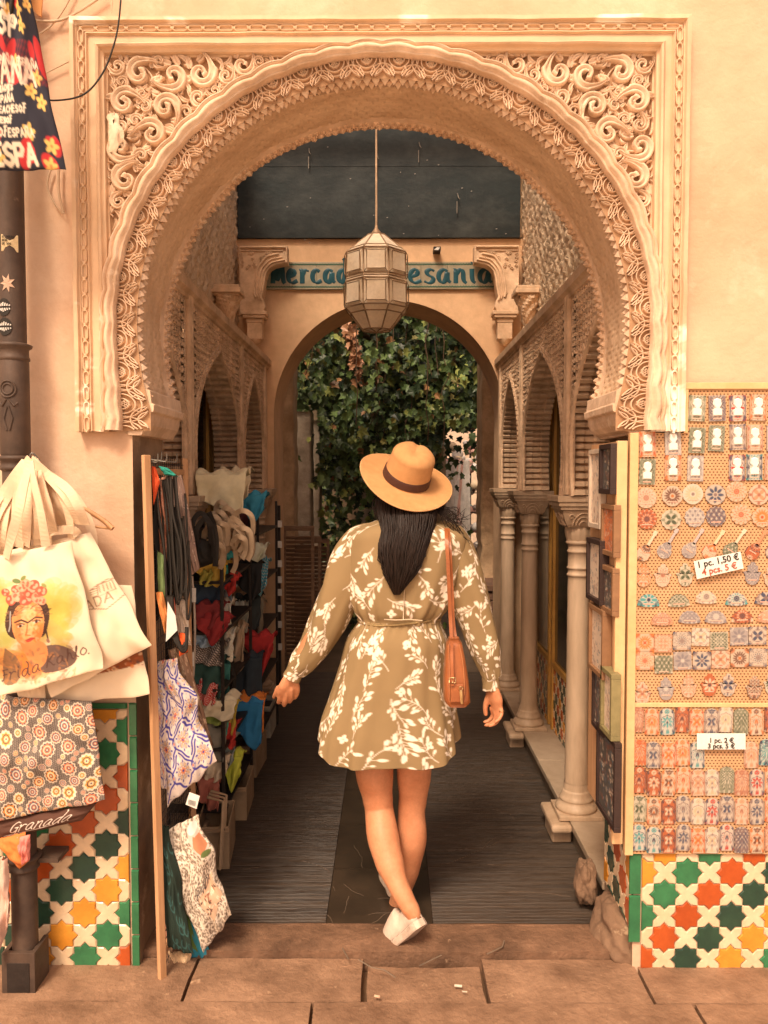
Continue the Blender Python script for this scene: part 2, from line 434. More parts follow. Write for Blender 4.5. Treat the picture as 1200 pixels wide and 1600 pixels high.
for px, py, n, st, an in ((553,1320,7,.03,-1.2),(575,1430,6,.018,.8),(560,1450,7,.02,.6),(545,1400,6,.02,-1.5),(520,1385,4,.01,-1.2),(512,1430,5,.018,-.9),(568,1400,6,.02,2.6),(590,1405,4,.02,.5),(770,1265,3,.02,-.8),(797,1272,3,.02,-1.4),(470,1250,4,.02,0),(450,1345,8,.025,0),(380,1358,6,.025,0),(700,1330,8,.03,.1),(690,1350,12,.03,.12),(790,1395,8,.03,.05),(760,1350,4,.02,-.5),(840,1300,5,.03,0),(400,1410,5,.03,.1),(430,1195,4,.03,0),(520,1210,4,.02,0)):
    vein(px, py, n, st, an)
o = g.build('corridor_floor', [FLOORM, FLOORS, VEIN]); tag(o, kind='structure')

# ================================================================ FACADE WALL with arched opening
Y0, Y1 = 2.48, 2.81
_c = at(598, 505, 2.45); CX, CZ = _c.x, _c.z
RB = .768                       # base radius of the opening
ZK = .975
LA = PI * .80
def A(s, r, y):
    """arch coordinates: s runs along the arch from the left springing, r radius, y depth"""
    if s < 0 or s > LA:
        d = -s if s < 0 else s - LA
        w_ = min(1, max(0, (.84-r)/.08)); re = r - .030*(min(d, .26)/.23)**2*w_
        return (CX-re if s < 0 else CX+re, y, CZ-d)
    t = PI - s/LA*PI
    return (CX+r*math.cos(t), y, CZ+ZK*r*math.sin(t))
WALL = MB()
ZT, ZB = 4.0, -.1
zs = at(300, 640, Y0).z         # foot of the arch
JL, JR = -.795, .772            # jamb faces
XL, XR = -4.2, 4.6
def wall_face(mb, y, flip, m=0):
    ss = [LA*i/64 for i in range(65)]
    P = [Vector(A(s, RB, y)) for s in ss]
    for a, b in zip(P[:-1], P[1:]):
        q = [a, b, Vector((b.x, y, ZT)), Vector((a.x, y, ZT))]
        mb.add(q, [(0,1,2,3) if not flip else (3,2,1,0)], m)
    for side in (0, 1):
        low = [Vector(A(-d if side == 0 else LA+d, RB, y)) for d in (0, .06, .12, .18, .24)]
        low += [Vector((JL if side == 0 else JR, y, low[-1].z-.005)), Vector((JL if side == 0 else JR, y, ZB))]
        X = XL if side == 0 else XR
        for a, b in zip(low[:-1], low[1:]):
            q = [a, b, Vector((X, y, b.z)), Vector((X, y, a.z))]
            mb.add(q, [(0,1,2,3) if (side == 1) == flip else (3,2,1,0)], m)
        top = low[0]
        mb.add([top, (X, y, top.z), (X, y, ZT), (top.x, y, ZT)], [(0,1,2,3)], m)
    return
wall_face(WALL, Y0, False); wall_face(WALL, Y1, True)
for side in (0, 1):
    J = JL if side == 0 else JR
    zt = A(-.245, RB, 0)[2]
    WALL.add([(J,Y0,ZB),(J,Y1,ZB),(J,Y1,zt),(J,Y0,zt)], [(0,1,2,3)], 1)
WALL.add([(XL,Y0,ZB),(XL,Y1,ZB),(XL,Y1,ZT),(XL,Y0,ZT)], [(0,1,2,3)], 0)
WALL.add([(XR,Y0,ZB),(XR,Y1,ZB),(XR,Y1,ZT),(XR,Y0,ZT)], [(0,1,2,3)], 0)
WALL.add([(XL,Y0,ZT),(XR,Y0,ZT),(XR,Y1,ZT),(XL,Y1,ZT)], [(0,1,2,3)], 0)
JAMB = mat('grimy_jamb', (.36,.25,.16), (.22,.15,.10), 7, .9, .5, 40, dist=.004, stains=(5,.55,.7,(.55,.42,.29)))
facade = thing('facade_wall', 'warm cream plastered street wall pierced by the big carved arch', 'wall', (0, Y0, 0))
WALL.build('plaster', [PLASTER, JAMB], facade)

# ---- zellige dado
ZC = {'Y': mat('amber_glaze', (.72,.32,.045), (.60,.24,.03), 9, .18, .06, 60, spec=.5, stains=(14,.68,.74,(.4,.2,.08))),
      'G': mat('green_glaze', (.045,.21,.085), (.03,.14,.06), 9, .18, .06, 60, spec=.5, stains=(14,.7,.76,(.25,.3,.15))),
      'R': mat('rust_glaze', (.50,.10,.022), (.40,.075,.018), 9, .2, .06, 60, spec=.5, stains=(16,.66,.75,(.3,.07,.03))),
      'D': mat('bottle_glaze', (.03,.075,.045), (.02,.05,.035), 9, .2, .06, 60, spec=.5, stains=(16,.68,.75,(.12,.14,.09))),
      'W': mat('cream_glaze', (.80,.62,.41), (.72,.52,.32), 10, .25, .08, 50, spec=.5, stains=(22,.66,.75,(.52,.36,.22))),
      'X': mat('grout', (.56,.42,.28), (.42,.3,.2), 20, .9, .3, 90)}
ZM = [ZC[k] for k in 'YGRDWX']
def raised(mb, pts, fn, h, m, bev=.0035):
    """bevelled tile: pts 2-D outline, fn(u,v,h)"""
    n = len(pts); cx = sum(p[0] for p in pts)/n; cy = sum(p[1] for p in pts)/n
    inn = []
    for p in pts:
        L = math.hypot(p[0]-cx, p[1]-cy) or 1; k = max(.05, 1-bev/L)
        inn.append((cx+(p[0]-cx)*k, cy+(p[1]-cy)*k))
    V = [fn(p[0], p[1], 0) for p in pts]+[fn(p[0], p[1], h) for p in inn]+[fn(cx, cy, h)]
    F = [(i, (i+1) % n, n+(i+1) % n, n+i) for i in range(n)]+[(n+i, n+(i+1) % n, 2*n) for i in range(n)]
    mb.add(V, F, m)
def clip_poly(pts, u0, u1, v0, v1):
    for ax, lim, sg in ((0,u0,1),(0,u1,-1),(1,v0,1),(1,v1,-1)):
        out = []
        for i in range(len(pts)):
            a, b = pts[i-1], pts[i]; da = (a[ax]-lim)*sg; db = (b[ax]-lim)*sg
            if (da >= 0) != (db >= 0):
                t = da/(da-db); out.append((a[0]+(b[0]-a[0])*t, a[1]+(b[1]-a[1])*t))
            if db >= 0: out.append(b)
        pts = out
        if len(pts) < 3: return []
    return pts
def zellige(mb, u0, u1, v0, v1, fn, q, ou, ov, colf):
    """stars on a diagonal lattice: spacing q between rows; star (c,r) centre ou+c*q, ov+r*q with c+r even"""
    mb.add([fn(u0,v0,0),fn(u1,v0,0),fn(u1,v1,0),fn(u0,v1,0)], [(0,1,2,3)], 5)
    p = q*math.sqrt(2); Rr = p*.485; ri = Rr*.765
    c0 = int((u0-ou)/q)-2; c1 = int((u1-ou)/q)+2; r0 = int((v0-ov)/q)-2; r1 = int((v1-ov)/q)+2
    rr = random.Random(4)
    fh = lambda u, v, h: fn(u, v, .001+h)
    for c in range(c0, c1+1):
        for r in range(r0, r1+1):
            cu, cv = ou+c*q, ov+r*q
            if (c+r) % 2 == 0:
                pts = [(cu+(Rr if k % 2 == 0 else ri)*math.cos(PI/8*k+rr.uniform(-.01,.01)), cv+(Rr if k % 2 == 0 else ri)*math.sin(PI/8*k)) for k in range(16)]
                pts = clip_poly(pts, u0, u1, v0, v1)
                if len(pts) > 2: raised(mb, pts, fh, .0035+rr.uniform(0,.001), 'YGRD'.index(colf(c, r)))
            else:
                # cross between four stars at (cu+-q, cv), (cu, cv+-q)
                pts = []; e = p*.5*.955
                for (sx, sy, a0) in ((1,0,PI),(0,1,-PI/2),(-1,0,0),(0,-1,PI/2)):
                    sxu, sxv = cu+sx*q, cv+sy*q; seq = []
                    for k in (2,1,0,-1,-2):
                        a = a0+k*PI/8; rad = (Rr if k % 2 == 0 else ri)+p*.022
                        seq.append((sxu+rad*math.cos(a), sxv+rad*math.sin(a)))
                    pts += seq
                # order around the centre
                pts.sort(key=lambda P: math.atan2(P[1]-cv, P[0]-cu))
                pts = clip_poly(pts, u0, u1, v0, v1)
                if len(pts) > 2: raised(mb, pts, fh, .0032, 4, .004)
def border_tiles(mb, seq, fn, m=1):
    for (a, b, c, d) in seq: raised(mb, [(a,c),(b,c),(b,d),(a,d)], fn, .006, m, .004)
EY = Y0-.004
fr = lambda u, v, h: (u, EY-h, v)
PX = lambda px, py: at(px, py, EY)
# right of the arch
g = MB()
ul = PX(1003, 1420).x; o0 = PX(1003, 1431); q = (PX(1142, 1431).x-o0.x)/4
zb = PX(1000, 1512).z; zt = PX(1000, 1322).z
def colR(c, r): return 'YGRD'[((c-(r+1)-0+40)//2) % 4] if False else 'YGRD'[((c+(2-r))//2) % 4]
zellige(g, ul-.002, 3.2, zb, zt, fr, q, ul, o0.z, colR)
border_tiles(g, [(ul-.042, ul-.006, zt-.155, zt), (ul-.042, ul-.006, zt-.31, zt-.158)], fr)
border_tiles(g, [(ul+.16+i*.155, ul+.31+i*.155, zb-.022, zb-.004) for i in range(18)], fr)
# side face of the jamb, right
fs = lambda u, v, h: (JR-.004-h, Y0+u, v)
zellige(g, .0, .31, .12, PX(1000, 1300).z, fs, q, .02, o0.z, lambda c, r: 'RDYRDD'[(c*2+r) % 6])
g.build('tile_dado', ZM, facade)
# left of the arch
g = MB()
ul = PX(168, 1391); qx = (PX(168,1391).x-PX(96,1391).x)/2; ur = PX(203, 1400).x
zb = PX(150, 1512).z; zt = PX(150, 1108).z
def colL(c, r):
    # c counted from px 60, row from y 1320
    i = (c+3) + (2-r) ; return {0:'R',1:'D',2:'Y',3:'G'}[((i-1)//2) % 4]
zellige(g, -3.2, ur, zb, zt, fr, qx, ul.x, ul.z, colL)
n = 8; hh = (zt+.02-zb)/n
border_tiles(g, [(ur+.006, ur+.03, zb+i*hh+.003, zb+(i+1)*hh) for i in range(n)], fr)
border_tiles(g, [(ur+.03-.125*(i+1)+.003, ur+.03-.125*i, zb-.045, zb-.004) for i in range(22)], fr)
border_tiles(g, [(ur-.125*(i+1)+.003, ur-.125*i, zt+.003, zt+.02) for i in range(22)], fr)
g.build('tile_dado', ZM, facade)

# ================================================================ CARVED ARCH SURROUND
arch = thing('carved_arch', 'pale carved stucco arch surround with scrollwork corners and a lobed round arch over the passage', 'arch', (CX, Y0, CZ))
YF = Y0-.002
fx0 = (at(105,25,YF-.04).x+at(125,672,YF-.04).x)/2-.004; fx1 = (at(1082,25,YF-.04).x+at(1069,672,YF-.04).x)/2
fzt = at(600,24,YF-.04).z; fzb = at(600,674,YF-.04).z
g = MB()
prof = [(0,0),(.001,.044),(.016,.046),(.020,.034),(.0235,.034),(.0255,.029),(.0505,.029),(.0525,.034),(.056,.042),(.060,.044),(.064,.034),(.070,.036),(.090,.037),(.094,.044),(.100,.050),(.106,.046),(.109,.034),(.113,.030),(.118,.028),(.120,.012),(.126,.010),(.127,0)]
prof = [(a*.83, b) for a, b in prof]
def frame_pt(t, seg, u):
    xa, xb, zt_ = fx0+t, fx1-t, fzt-t
    if seg == 0: return (xa, lerp(fzb, zt_, u))
    if seg == 1: return (lerp(xa, xb, u), zt_)
    return (xb, lerp(zt_, fzb, u))
rows = []
for t, h in prof:
    r = []
    for seg, nseg in ((0,170),(1,200),(2,170)):
        for i in range(nseg+(1 if seg == 2 else 0)):
            x, z = frame_pt(t, seg, i/nseg)
            wob = .0022*mnoise.noise(Vector((x*9, z*9, t*30)))
            r.append((x+wob, YF-h-(.002*mnoise.noise(Vector((x*14, z*14, 3))) if h > .02 else 0), z+wob))
    rows.append(r)
g.grid(rows, 0, False)
def wear(x, y, z):
    n1 = mnoise.noise(Vector((x*22, z*22, 1)))+.5*mnoise.noise(Vector((x*60, z*60, 4))); n2 = mnoise.noise(Vector((x*7, z*7, 9)))
    low = max(0, 1-(z-fzb)/.42)
    k = 0
    if x > CX: k = 1.5*low+n1*.9+n2*.6-.75
    else: k = .9*low*(1 if z > fzb+.08 else .4)+n1*1.1-.75
    if z > fzt-.02: k = n2*1.9+n1*.5-.35
    k = max(0, min(1, k*3))
    st = .5+.5*mnoise.noise(Vector((x*45, z*6, 7))) if abs(x-CX) > .8 else .5+.5*mnoise.noise(Vector((x*6, z*45, 7)))
    b = Vector((.80,.59,.40)).lerp(Vector((.55,.36,.21)), .85*st)
    return tuple(b.lerp(Vector((.95,.86,.72)), k))
g.add([(fx0, YF-.03, fzb), (fx0+.105, YF-.03, fzb), (fx0+.105, YF, fzb), (fx0, YF, fzb)], [(0,1,2,3)], 0)
g.add([(fx1-.105, YF-.03, fzb), (fx1, YF-.03, fzb), (fx1, YF, fzb), (fx1-.105, YF, fzb)], [(0,1,2,3)], 0)
# chain links
yh = YF-.029
fch = lambda u, v, h: (u, yh-h, v)
def link(cx, cz, ax, L):
    dx, dz = ax; nx, nz = -dz, dx; W = .0076
    pts = [(-L/2,0),(-L*.28,W),(L*.28,W),(L/2,0),(L*.28,-W),(-L*.28,-W),(-L/2,0),(-L*.28,W)]
    g.ribbon([(cx+dx*a+nx*b, cz+dz*a+nz*b) for a, b in pts], .0022, .0085, fch)
t = .0316; step = .0455
for seg in (0, 1, 2):
    (xa, za), (xb, zb_) = frame_pt(t, seg, 0), frame_pt(t, seg, 1)
    L = math.hypot(xb-xa, zb_-za); n = int(L/step); dx, dz = (xb-xa)/L, (zb_-za)/L
    for i in range(n):
        c = (i+.5)*L/n; link(xa+dx*c, za+dz*c, (dx, dz), step*1.12)
        g.ribbon([(xa+dx*(c+step*.40), za+dz*(c+step*.40)), (xa+dx*(c+step*.62), za+dz*(c+step*.62))], .004, .009, fch)
STUCCOV = mat('worn_stucco', attr=True, rough=.85, bump=.3, bscale=80, dist=.003, scale=20)
g.build('moulded_border', STUCCOV, arch, colors=np.array([wear(*v) for v in g.v]))
# spandrel ground
xi0, xi1, zi = fx0+.1015, fx1-.1015, fzt-.1015
g = MB(); RM_ = .857
ss = [LA*i/80 for i in range(81)]
for a, b in zip(ss[:-1], ss[1:]):
    p, q_ = A(a, RM_-.01, YF-.004), A(b, RM_-.01, YF-.004)
    g.add([p, q_, (q_[0], q_[1], max(zi, q_[2])), (p[0], p[1], max(zi, p[2]))], [(0,1,2,3)], 0)
for X, s in ((xi0, 0), (xi1, LA)):
    p = A(s, RM_-.01, YF-.004); g.add([p, (X, p[1], p[2]), (X, p[1], zi), (p[0], p[1], zi)], [(0,1,2,3)], 0)
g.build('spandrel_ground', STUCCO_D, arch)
# arabesque scrolls
CXI = (xi0+xi1)/2
def inside(x, z, m):
    if x < xi0+m or z > zi-m or x > CXI: return False
    return math.hypot(x-CX, (z-CZ)/ZK) > RM_+m and z > CZ+.05
rs = random.Random(21); circ = []
for R, tries in ((.046, 500), (.036, 900), (.028, 2500), (.021, 4000), (.014, 6000), (.009, 6000), (.006, 4000)):
    for _ in range(tries):
        x = rs.uniform(xi0, CXI); z = rs.uniform(CZ+.05, zi)
        if not inside(x, z, R*.82): continue
        if all(math.hypot(x-a, z-b) > (R+c)*.88 for a, b, c in circ): circ.append((x, z, R))
scr = []; leaves_ = []
for i, (x, z, R) in enumerate(circ):
    near = sorted(circ, key=lambda c: math.hypot(c[0]-x, c[1]-z))[1:3]
    ax = math.atan2(near[0][1]-z, near[0][0]-x)
    if R > .018:
        d = rs.choice((-1, 1)); T = rs.uniform(5.2, 6.6); n = 34; pts = []; wd = []
        # tail first
        for k in range(9):
            tt = 1-k/9; rad = R*.80*(1+.75*tt*tt); a = ax-d*tt*1.25
            pts.append((x+rad*math.cos(a), z+rad*math.sin(a))); wd.append(R*(.06+.20*(1-tt)))
        for k in range(n):
            tt = k/(n-1); rad = R*.80*(1-tt)**.85+.001; a = ax+d*tt*T
            pts.append((x+rad*math.cos(a), z+rad*math.sin(a))); wd.append(R*(.31-.09*tt+(.14 if tt > .9 else 0)))
        scr.append((pts, wd, .017+R*.20))
        # a lobed leaf hugging the outside
        for kk in range(4):
            a = ax+PI*(.45+.36*kk+rs.uniform(-.1, .1)); b0 = (x+R*.85*math.cos(a), z+R*.85*math.sin(a))
            pts = [(b0[0]+math.cos(a+1.3*d)*R*.8*u+math.cos(a)*R*.35*u*u, b0[1]+math.sin(a+1.3*d)*R*.8*u+math.sin(a)*R*.35*u*u) for u in [j/7 for j in range(8)]]
            scr.append((pts, [R*.22*math.sin(PI*min(1, .15+j/8))+.0008 for j in range(8)], .015))
    else:
        a = rs.uniform(0, 2*PI)
        pts = [(x+math.cos(a)*R*(u*2-1)*1.25-math.sin(a)*R*.5*math.sin(u*PI), z+math.sin(a)*R*(u*2-1)*1.25+math.cos(a)*R*.5*math.sin(u*PI)) for u in [j/7 for j in range(8)]]
        scr.append((pts, [R*.5*math.sin(PI*(.08+.84*j/7)) for j in range(8)], .016))
for _ in range(46):       # thin stems weaving behind
    x = rs.uniform(xi0+.02, CXI-.1); z = rs.uniform(CZ+.1, zi-.02)
    if not inside(x, z, .012): continue
    a = rs.uniform(0, 6.28); pts = [(x, z)]; cv = rs.choice((-1, 1))*rs.uniform(.15, .4)
    for k in range(14):
        a += cv; pts.append((pts[-1][0]+.012*math.cos(a), pts[-1][1]+.012*math.sin(a)))
    pts = [p for p in pts if inside(p[0], p[1], .004)]
    if len(pts) > 3: scr.append((pts, .0028, .009))
for side in (0, 1):
    g = MB()
    f_ = (lambda u, v, h: (u, YF-.003-h, v)) if side == 0 else (lambda u, v, h: (2*CXI-u, YF-.003-h, v))
    for pts, wd, h in scr: g.ribbon(pts, wd, h, f_, 0, 'groove' if isinstance(wd, list) and max(wd) > .005 else False)
    if side == 0:      # broken patch filled with smooth plaster
        c0 = at(180, 210, YF-.02)
        rows = []
        for i in range(9):
            rows.append([(c0.x-.018+.045*(i/8)*(1-.5*abs(j/5-1)**2)+.012*mnoise.noise(Vector((i*.7, j*.5, 2))), YF-.026-.012*math.sin(PI*i/8)*math.sin(PI*j/10)-.004*mnoise.noise(Vector((i*.6, j*.6, 0))), c0.z+.06-.115*j/10+.006*mnoise.noise(Vector((j*.6, i*.6, 6)))) for j in range(11)])
        gp = MB(); gp.grid(rows, 0); gp.build('plaster_patch', mat('bare_plaster', (.84,.68,.50), (.78,.6,.42), 12, .9, .3, 50), arch)
    g.build('scrollwork', [STUCCO]) if False else g.build('scrollwork', STUCCO, arch)
# lobed moulding
NL = 26; per = LA/NL
g = MB(); DROP = CZ-fzb-.004
mp = [(.873,0,1),(.870,.026,1),(.862,.033,1),(.856,.024,1),(.852,.020,1),(.846,.034,1),(.838,.040,.9),(.829,.038,.8),(.824,.028,.7),(.820,.026,.6),(.817,.030,.5),(.813,.024,.4),(.811,.010,.3)]
S = []
s = -DROP
while s < LA+DROP: S.append(s); s += per/12
S.append(LA+DROP)
rows = []
for r, h, k in mp:
    r = .811+(r-.811)*.72
    rows.append([A(s, r+k*(-.003+.0085*abs(math.sin(PI*s/per)) if True else 0), YF-h-(.018 if h > .012 else .006)) for s in S])
g.grid(rows, 0, True)
g.build('lobed_moulding', STUCCO, arch)
# lattice band
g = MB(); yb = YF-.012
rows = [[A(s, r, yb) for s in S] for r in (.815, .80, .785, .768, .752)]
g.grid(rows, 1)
fb = lambda u, v, h: A(u, v, yb-h)
def arcs(sc_, rc, rad, a0, a1, wd=.0019, h=.012):
    pts = []; n = max(6, int(rad*abs(a1-a0)/.004))
    seg = []
    for i in range(n+1):
        a = lerp(a0, a1, i/n); s_ = sc_+rad*math.cos(a); r = rc+rad*math.sin(a)
        if .757 < r < .813 and -DROP+.002 < s_ < LA+DROP-.002: seg.append((s_, r))
        else:
            if len(seg) > 2: g.ribbon(seg, wd, h, fb)
            seg = []
    if len(seg) > 2: g.ribbon(seg, wd, h, fb)
i0 = -int(DROP/per)-1; i1 = int((LA+DROP)/per)+2
for i in range(i0, i1):
    c = (i+.5)*per
    for rad in (.016, .030, .044, .058): arcs(c, .812, rad, PI, 2*PI)
    for rad in (.022, .038): arcs(c+per/2, .757, rad, 0, PI)
    for k in range(6):
        a = PI*2*k/6; arcs(c+.007*math.cos(a), .803+.006*math.sin(a), .0038, 0, 2*PI, .0015, .011)
    for k in (-1, 1):
        if -DROP+.03 < c < LA+DROP-.03: g.ribbon([(c+k*.012, .757), (c+k*.026, .775), (c+k*.018, .79)], .0022, .012, fb)
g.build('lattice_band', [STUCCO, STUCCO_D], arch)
# two rings of pointed stalactite teeth
def teeth(name, yf, dirn, r0, r1, pitch, seed, deep=.05):
    g = MB(); rt = random.Random(seed); n = int((LA+.46)/pitch)
    for row, (off, dy, dr) in enumerate(((0, 0, 0), (.5, .022, .004))):
        for i in range(n):
            s = -.23+(i+.5+off)*pitch
            if s > LA+.23: continue
            w_ = pitch*.56; tip = r1+dr+rt.uniform(-.004, .004)
            y = yf+dirn*dy
            P = [A(s-w_, r0+.004, y), A(s+w_, r0+.004, y), A(s+w_*.62, lerp(r0, tip, .55), y+dirn*.008), A(s, tip, y+dirn*.020), A(s-w_*.62, lerp(r0, tip, .55), y+dirn*.008),
                 A(s-w_, r0, y+dirn*deep), A(s+w_, r0, y+dirn*deep), A(s+w_*.5, lerp(r0, tip, .2), y+dirn*deep*.7), A(s-w_*.5, lerp(r0, tip, .2), y+dirn*deep*.7)]
            g.add(P, [(0,1,2,4),(4,2,3),(3,2,7),(3,7,8),(3,8,4),(2,1,6,7),(4,8,5,0),(8,7,6,5)], 0)
    g.build(name, STUCCO, arch)
teeth('stalactite_edge', YF-.012, 1, .762, .739, .029, 1)
teeth('stalactite_edge', Y1+.010, -1, .762, .741, .027, 2, .03)
g = MB(); g.grid([[A(s, r, y) for s in S if -.236 < s < LA+.236] for r, y in ((.768, Y1-.055), (.7595, Y1-.035), (.757, Y1-.01), (.757, Y1+.016), (.80, Y1+.018))], 0, True); g.build('inner_rim', STUCCO, arch)
# carved soffit
g = MB(); rows = []
SS = [-.235+(LA+.47)*i/620 for i in range(621)]
ny = 44
for j in range(ny+1):
    y = lerp(Y0+.004, Y1+.008, j/ny); r_ = []
    for s in SS:
        ph = int((y-Y0)/.026) % 2
        a = ((s+ph*.019) % .038)/.038; b = ((y-Y0) % .026)/.026
        dent = .006 if (a < .12 and .2 < b < .8) else 0
        dent += .0012*(.5+.5*math.sin(s*60+3*math.sin(y*30))) + .004*mnoise.noise(Vector((s*10, y*10, 1)))
        r_.append(A(s, RB+.002+dent-.006, y))
    rows.append(r_)
g.grid(rows, 0, True)
g.build('carved_soffit', mat('soffit_stucco', (.80,.58,.38), (.62,.42,.26), 5, .9, .5, 60, dist=.004, stretch=(1,2.5,1)), arch)
# corbels
zc1 = at(240, 620, Y0).z; zc0 = at(240, 680, Y0).z
for sg, J, rr_ in ((1, JL, A(-.2, RB, 0)[0]), (-1, JR, A(LA+.2, RB, 0)[0])):
    x_in = rr_+sg*.035
    prf = [(J-sg*.01, zc0), (J+sg*.030, zc0), (J+sg*.034, zc0+.008), (lerp(J, x_in, .62), zc0+.016), (lerp(J, x_in, .80), zc0+.032), (x_in-sg*.008, zc0+.05), (x_in-sg*.006, zc0+.068), (x_in+sg*.006, zc0+.073), (x_in+sg*.008, zc0+.095), (x_in+sg*.0, zc0+.098), (x_in-sg*.004, zc1+.02), (J-sg*.01, zc1+.035)]
    g = MB(); Yf, Yb = Y0-.009, Y1+.02; n = len(prf)
    rows = [[(x, lerp(Yf, Yb, k/14)+.0, z) for k in range(15)] for x, z in prf]
    g.grid(rows, 0, False)
    g.poly([(x, Yf, z) for x, z in prf], 0); g.poly([(x, Yb, z) for x, z in prf][::-1], 0)
    fcb = lambda u, v, h: (u, Yf-h, v)
    for k in range(0):
        cx_ = lerp(J, x_in, .5); g.ribbon([(cx_+.016*math.cos(a), zc0+.03+k*.028+.011*math.sin(a)) for a in [j*PI/5 for j in range(11)]], .002, .004, fcb)
    g.build('corbel', STUCCO, arch, bevel=.003)
# ================================================================ CORRIDOR
XRF, XLF = .76, -.85          # lower wall faces
YFAR = 5.6
COLY = [3.41, 4.6, 5.45]
ZS = 1.47; ZCO = 2.31
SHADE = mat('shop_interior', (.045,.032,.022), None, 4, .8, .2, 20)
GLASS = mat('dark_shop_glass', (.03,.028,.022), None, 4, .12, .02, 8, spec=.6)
def arcade(side):
    sg = 1 if side == 'R' else -1
    xf = XRF if side == 'R' else XLF; th = .135*sg
    nm = 'right' if side == 'R' else 'left'
    root = thing('arcade_wall', 'aged stucco arcade with ridged pointed arches along the %s side of the passage' % nm, 'arcade', (xf, 2.82, 0))
    bays = [(2.20, COLY[0]), (COLY[0], COLY[1]), (COLY[1], COLY[2])]
    face = MB(); intr = MB(); mould = MB()
    ZA = 2.16
    for bi, (ya, yb) in enumerate(bays):
        yc = (ya+yb)/2; w_ = (yb-ya)/2-.075; N = 64
        def op(t, grow=0):   # t -1..1 from near springing over apex to far springing
            u = 1-abs(t); u = max(0, min(1, u))
            y = (w_+grow)*(1-u**3.1)*(1-.10*(1-u)**5) * (1 if t > 0 else -1)
            return (yc+y, ZS+(ZA-ZS+grow)*(u**.92))
        T = [-1+2*i/N for i in range(N+1)]
        pts = [op(t) for t in T]
        ylo = 2.815
        def cl(p): return (max(p[0], ylo), p[1])
        for a, b in zip(pts[:-1], pts[1:]):
            a, b = cl(a), cl(b)
            if a[0] == b[0]: continue
            q = [(xf,a[0],a[1]),(xf,b[0],b[1]),(xf,b[0],ZCO+.02),(xf,a[0],ZCO+.02)]
            face.add(q, [(0,1,2,3) if sg < 0 else (3,2,1,0)], 0)
        # ridged intrados
        rows = []; M = 24 if bi < 2 else 22
        for half in (-1, 1):
            rows = []
            for i in range(M):
                u0 = 1-(i)/M; 
                for du, gr in ((0, .030), (.12, .0), (.66, -.004), (.78, .030)):
                    t = half*(u0-du/M)
                    y, z = op(t, gr)
                    y = max(y, ylo)
                    rows.append([(xf-.004*sg, y, z), (xf+th*.33, y, z), (xf+th*.36, yc+(y-yc)*1.0+half*.012, z), (xf+th*.66, yc+(y-yc)+half*.012, z), (xf+th*.7, y, z), (xf+th, y, z)])
            intr.grid(rows, 0, False)
        # moulding with knobs on the face
        for gr, wd, hh in ((.012, .008, .014), (.034, .005, .009)):
            P = [op(t, gr) for t in T]; P = [p for p in P if p[0] > ylo]
            mould.ribbon(P, wd, hh, lambda u, v, h: (xf-sg*h, u, v))
        for i in range(1, 46):
            t = -1+2*i/46; y, z = op(t, .024)
            if y > ylo+.01: mould.box((min(xf, xf-sg*.016), y-.007, z-.008), (max(xf, xf-sg*.016), y+.007, z+.008))
    # solid strips between bays above the columns
    for k, yc in enumerate(COLY):
        face.add([(xf, yc-.08, ZS), (xf, yc+.08, ZS), (xf, yc+.08, ZCO+.02), (xf, yc-.08, ZCO+.02)], [(0,1,2,3) if sg < 0 else (3,2,1,0)], 0)
        for dy in (-.018, .018):
            mould.tube([(xf-sg*.004, yc+dy, ZS+.005), (xf-sg*.004, yc+dy, ZCO)], .015 if k == 0 else .012, 8, 0, caps=False)
    if YFAR > COLY[2]+.08:
        face.add([(xf, COLY[2]+.08, ZS), (xf, YFAR, ZS), (xf, YFAR, ZCO+.02), (xf, COLY[2]+.08, ZCO+.02)], [(0,1,2,3) if sg < 0 else (3,2,1,0)], 0)
    # relief on the spandrels: small repeated knots
    rk = random.Random(3)
    for bi, (ya, yb) in enumerate(bays):
        for z in [ZS+.02+i*.036 for i in range(24)]:
            y = max(ya, 2.83)+.02
            while y < yb-.02:
                yc = (ya+yb)/2; w_ = (yb-ya)/2-.075+.045
                u = (z-ZS)/(2.16-ZS+.05)
                half = w_*(1-max(0, u)**3.1) if u < 1 else -1
                if z < ZCO-.01 and abs(y-yc) > half and min(abs(y-c) for c in COLY) > .045:
                    a = rk.uniform(0, 3.1)
                    for d in (0, 1.57):
                        mould.ribbon([(y+.014*math.cos(a+d)*u_, z+.014*math.sin(a+d)*u_+.004*math.cos(3*u_)) for u_ in (-1, -.4, .3, 1)], .0035, .007, lambda u, v, h: (xf-sg*h, u, v))
                y += .037
    face.build('wall_face', OLDST, root); intr.build('ridged_intrados', OLDST, root); mould.build('arch_moulding', OLDST, root)
    # cornice and the taller wall above it
    g = MB(); xu = .92 if side == 'R' else -1.05
    pc = [(0, ZCO-.02), (-.012, ZCO-.015), (-.014, ZCO+.0), (-.030, ZCO+.012), (-.032, ZCO+.045), (-.02, ZCO+.05), (-.02, ZCO+.06), (.10, ZCO+.066), (.3, ZCO+.066)]
    g.grid([[(xf+sg*a, 2.82, z), (xf+sg*a, YFAR, z)] for a, z in pc], 0, False)
    g.build('cornice', WOOD if False else OLDST, root, bevel=0)
    g = MB(); ny, nz = 120, 110; rows = []
    for j in range(nz+1):
        z = lerp(ZCO+.05, 4.1, j/nz); r = []
        for i in range(ny+1):
            y = lerp(2.815, YFAR+.2, i/ny)
            cell = .12; a = (y/cell) % 1-.5; b = (z/cell) % 1-.5
            d = math.hypot(a, b); h = .010*math.cos(d*16)+.006*math.cos(math.atan2(b, a)*6+d*9)+.006*mnoise.noise(Vector((y*12, z*12, 2)))
            r.append((xu-sg*h, y, z))
        rows.append(r)
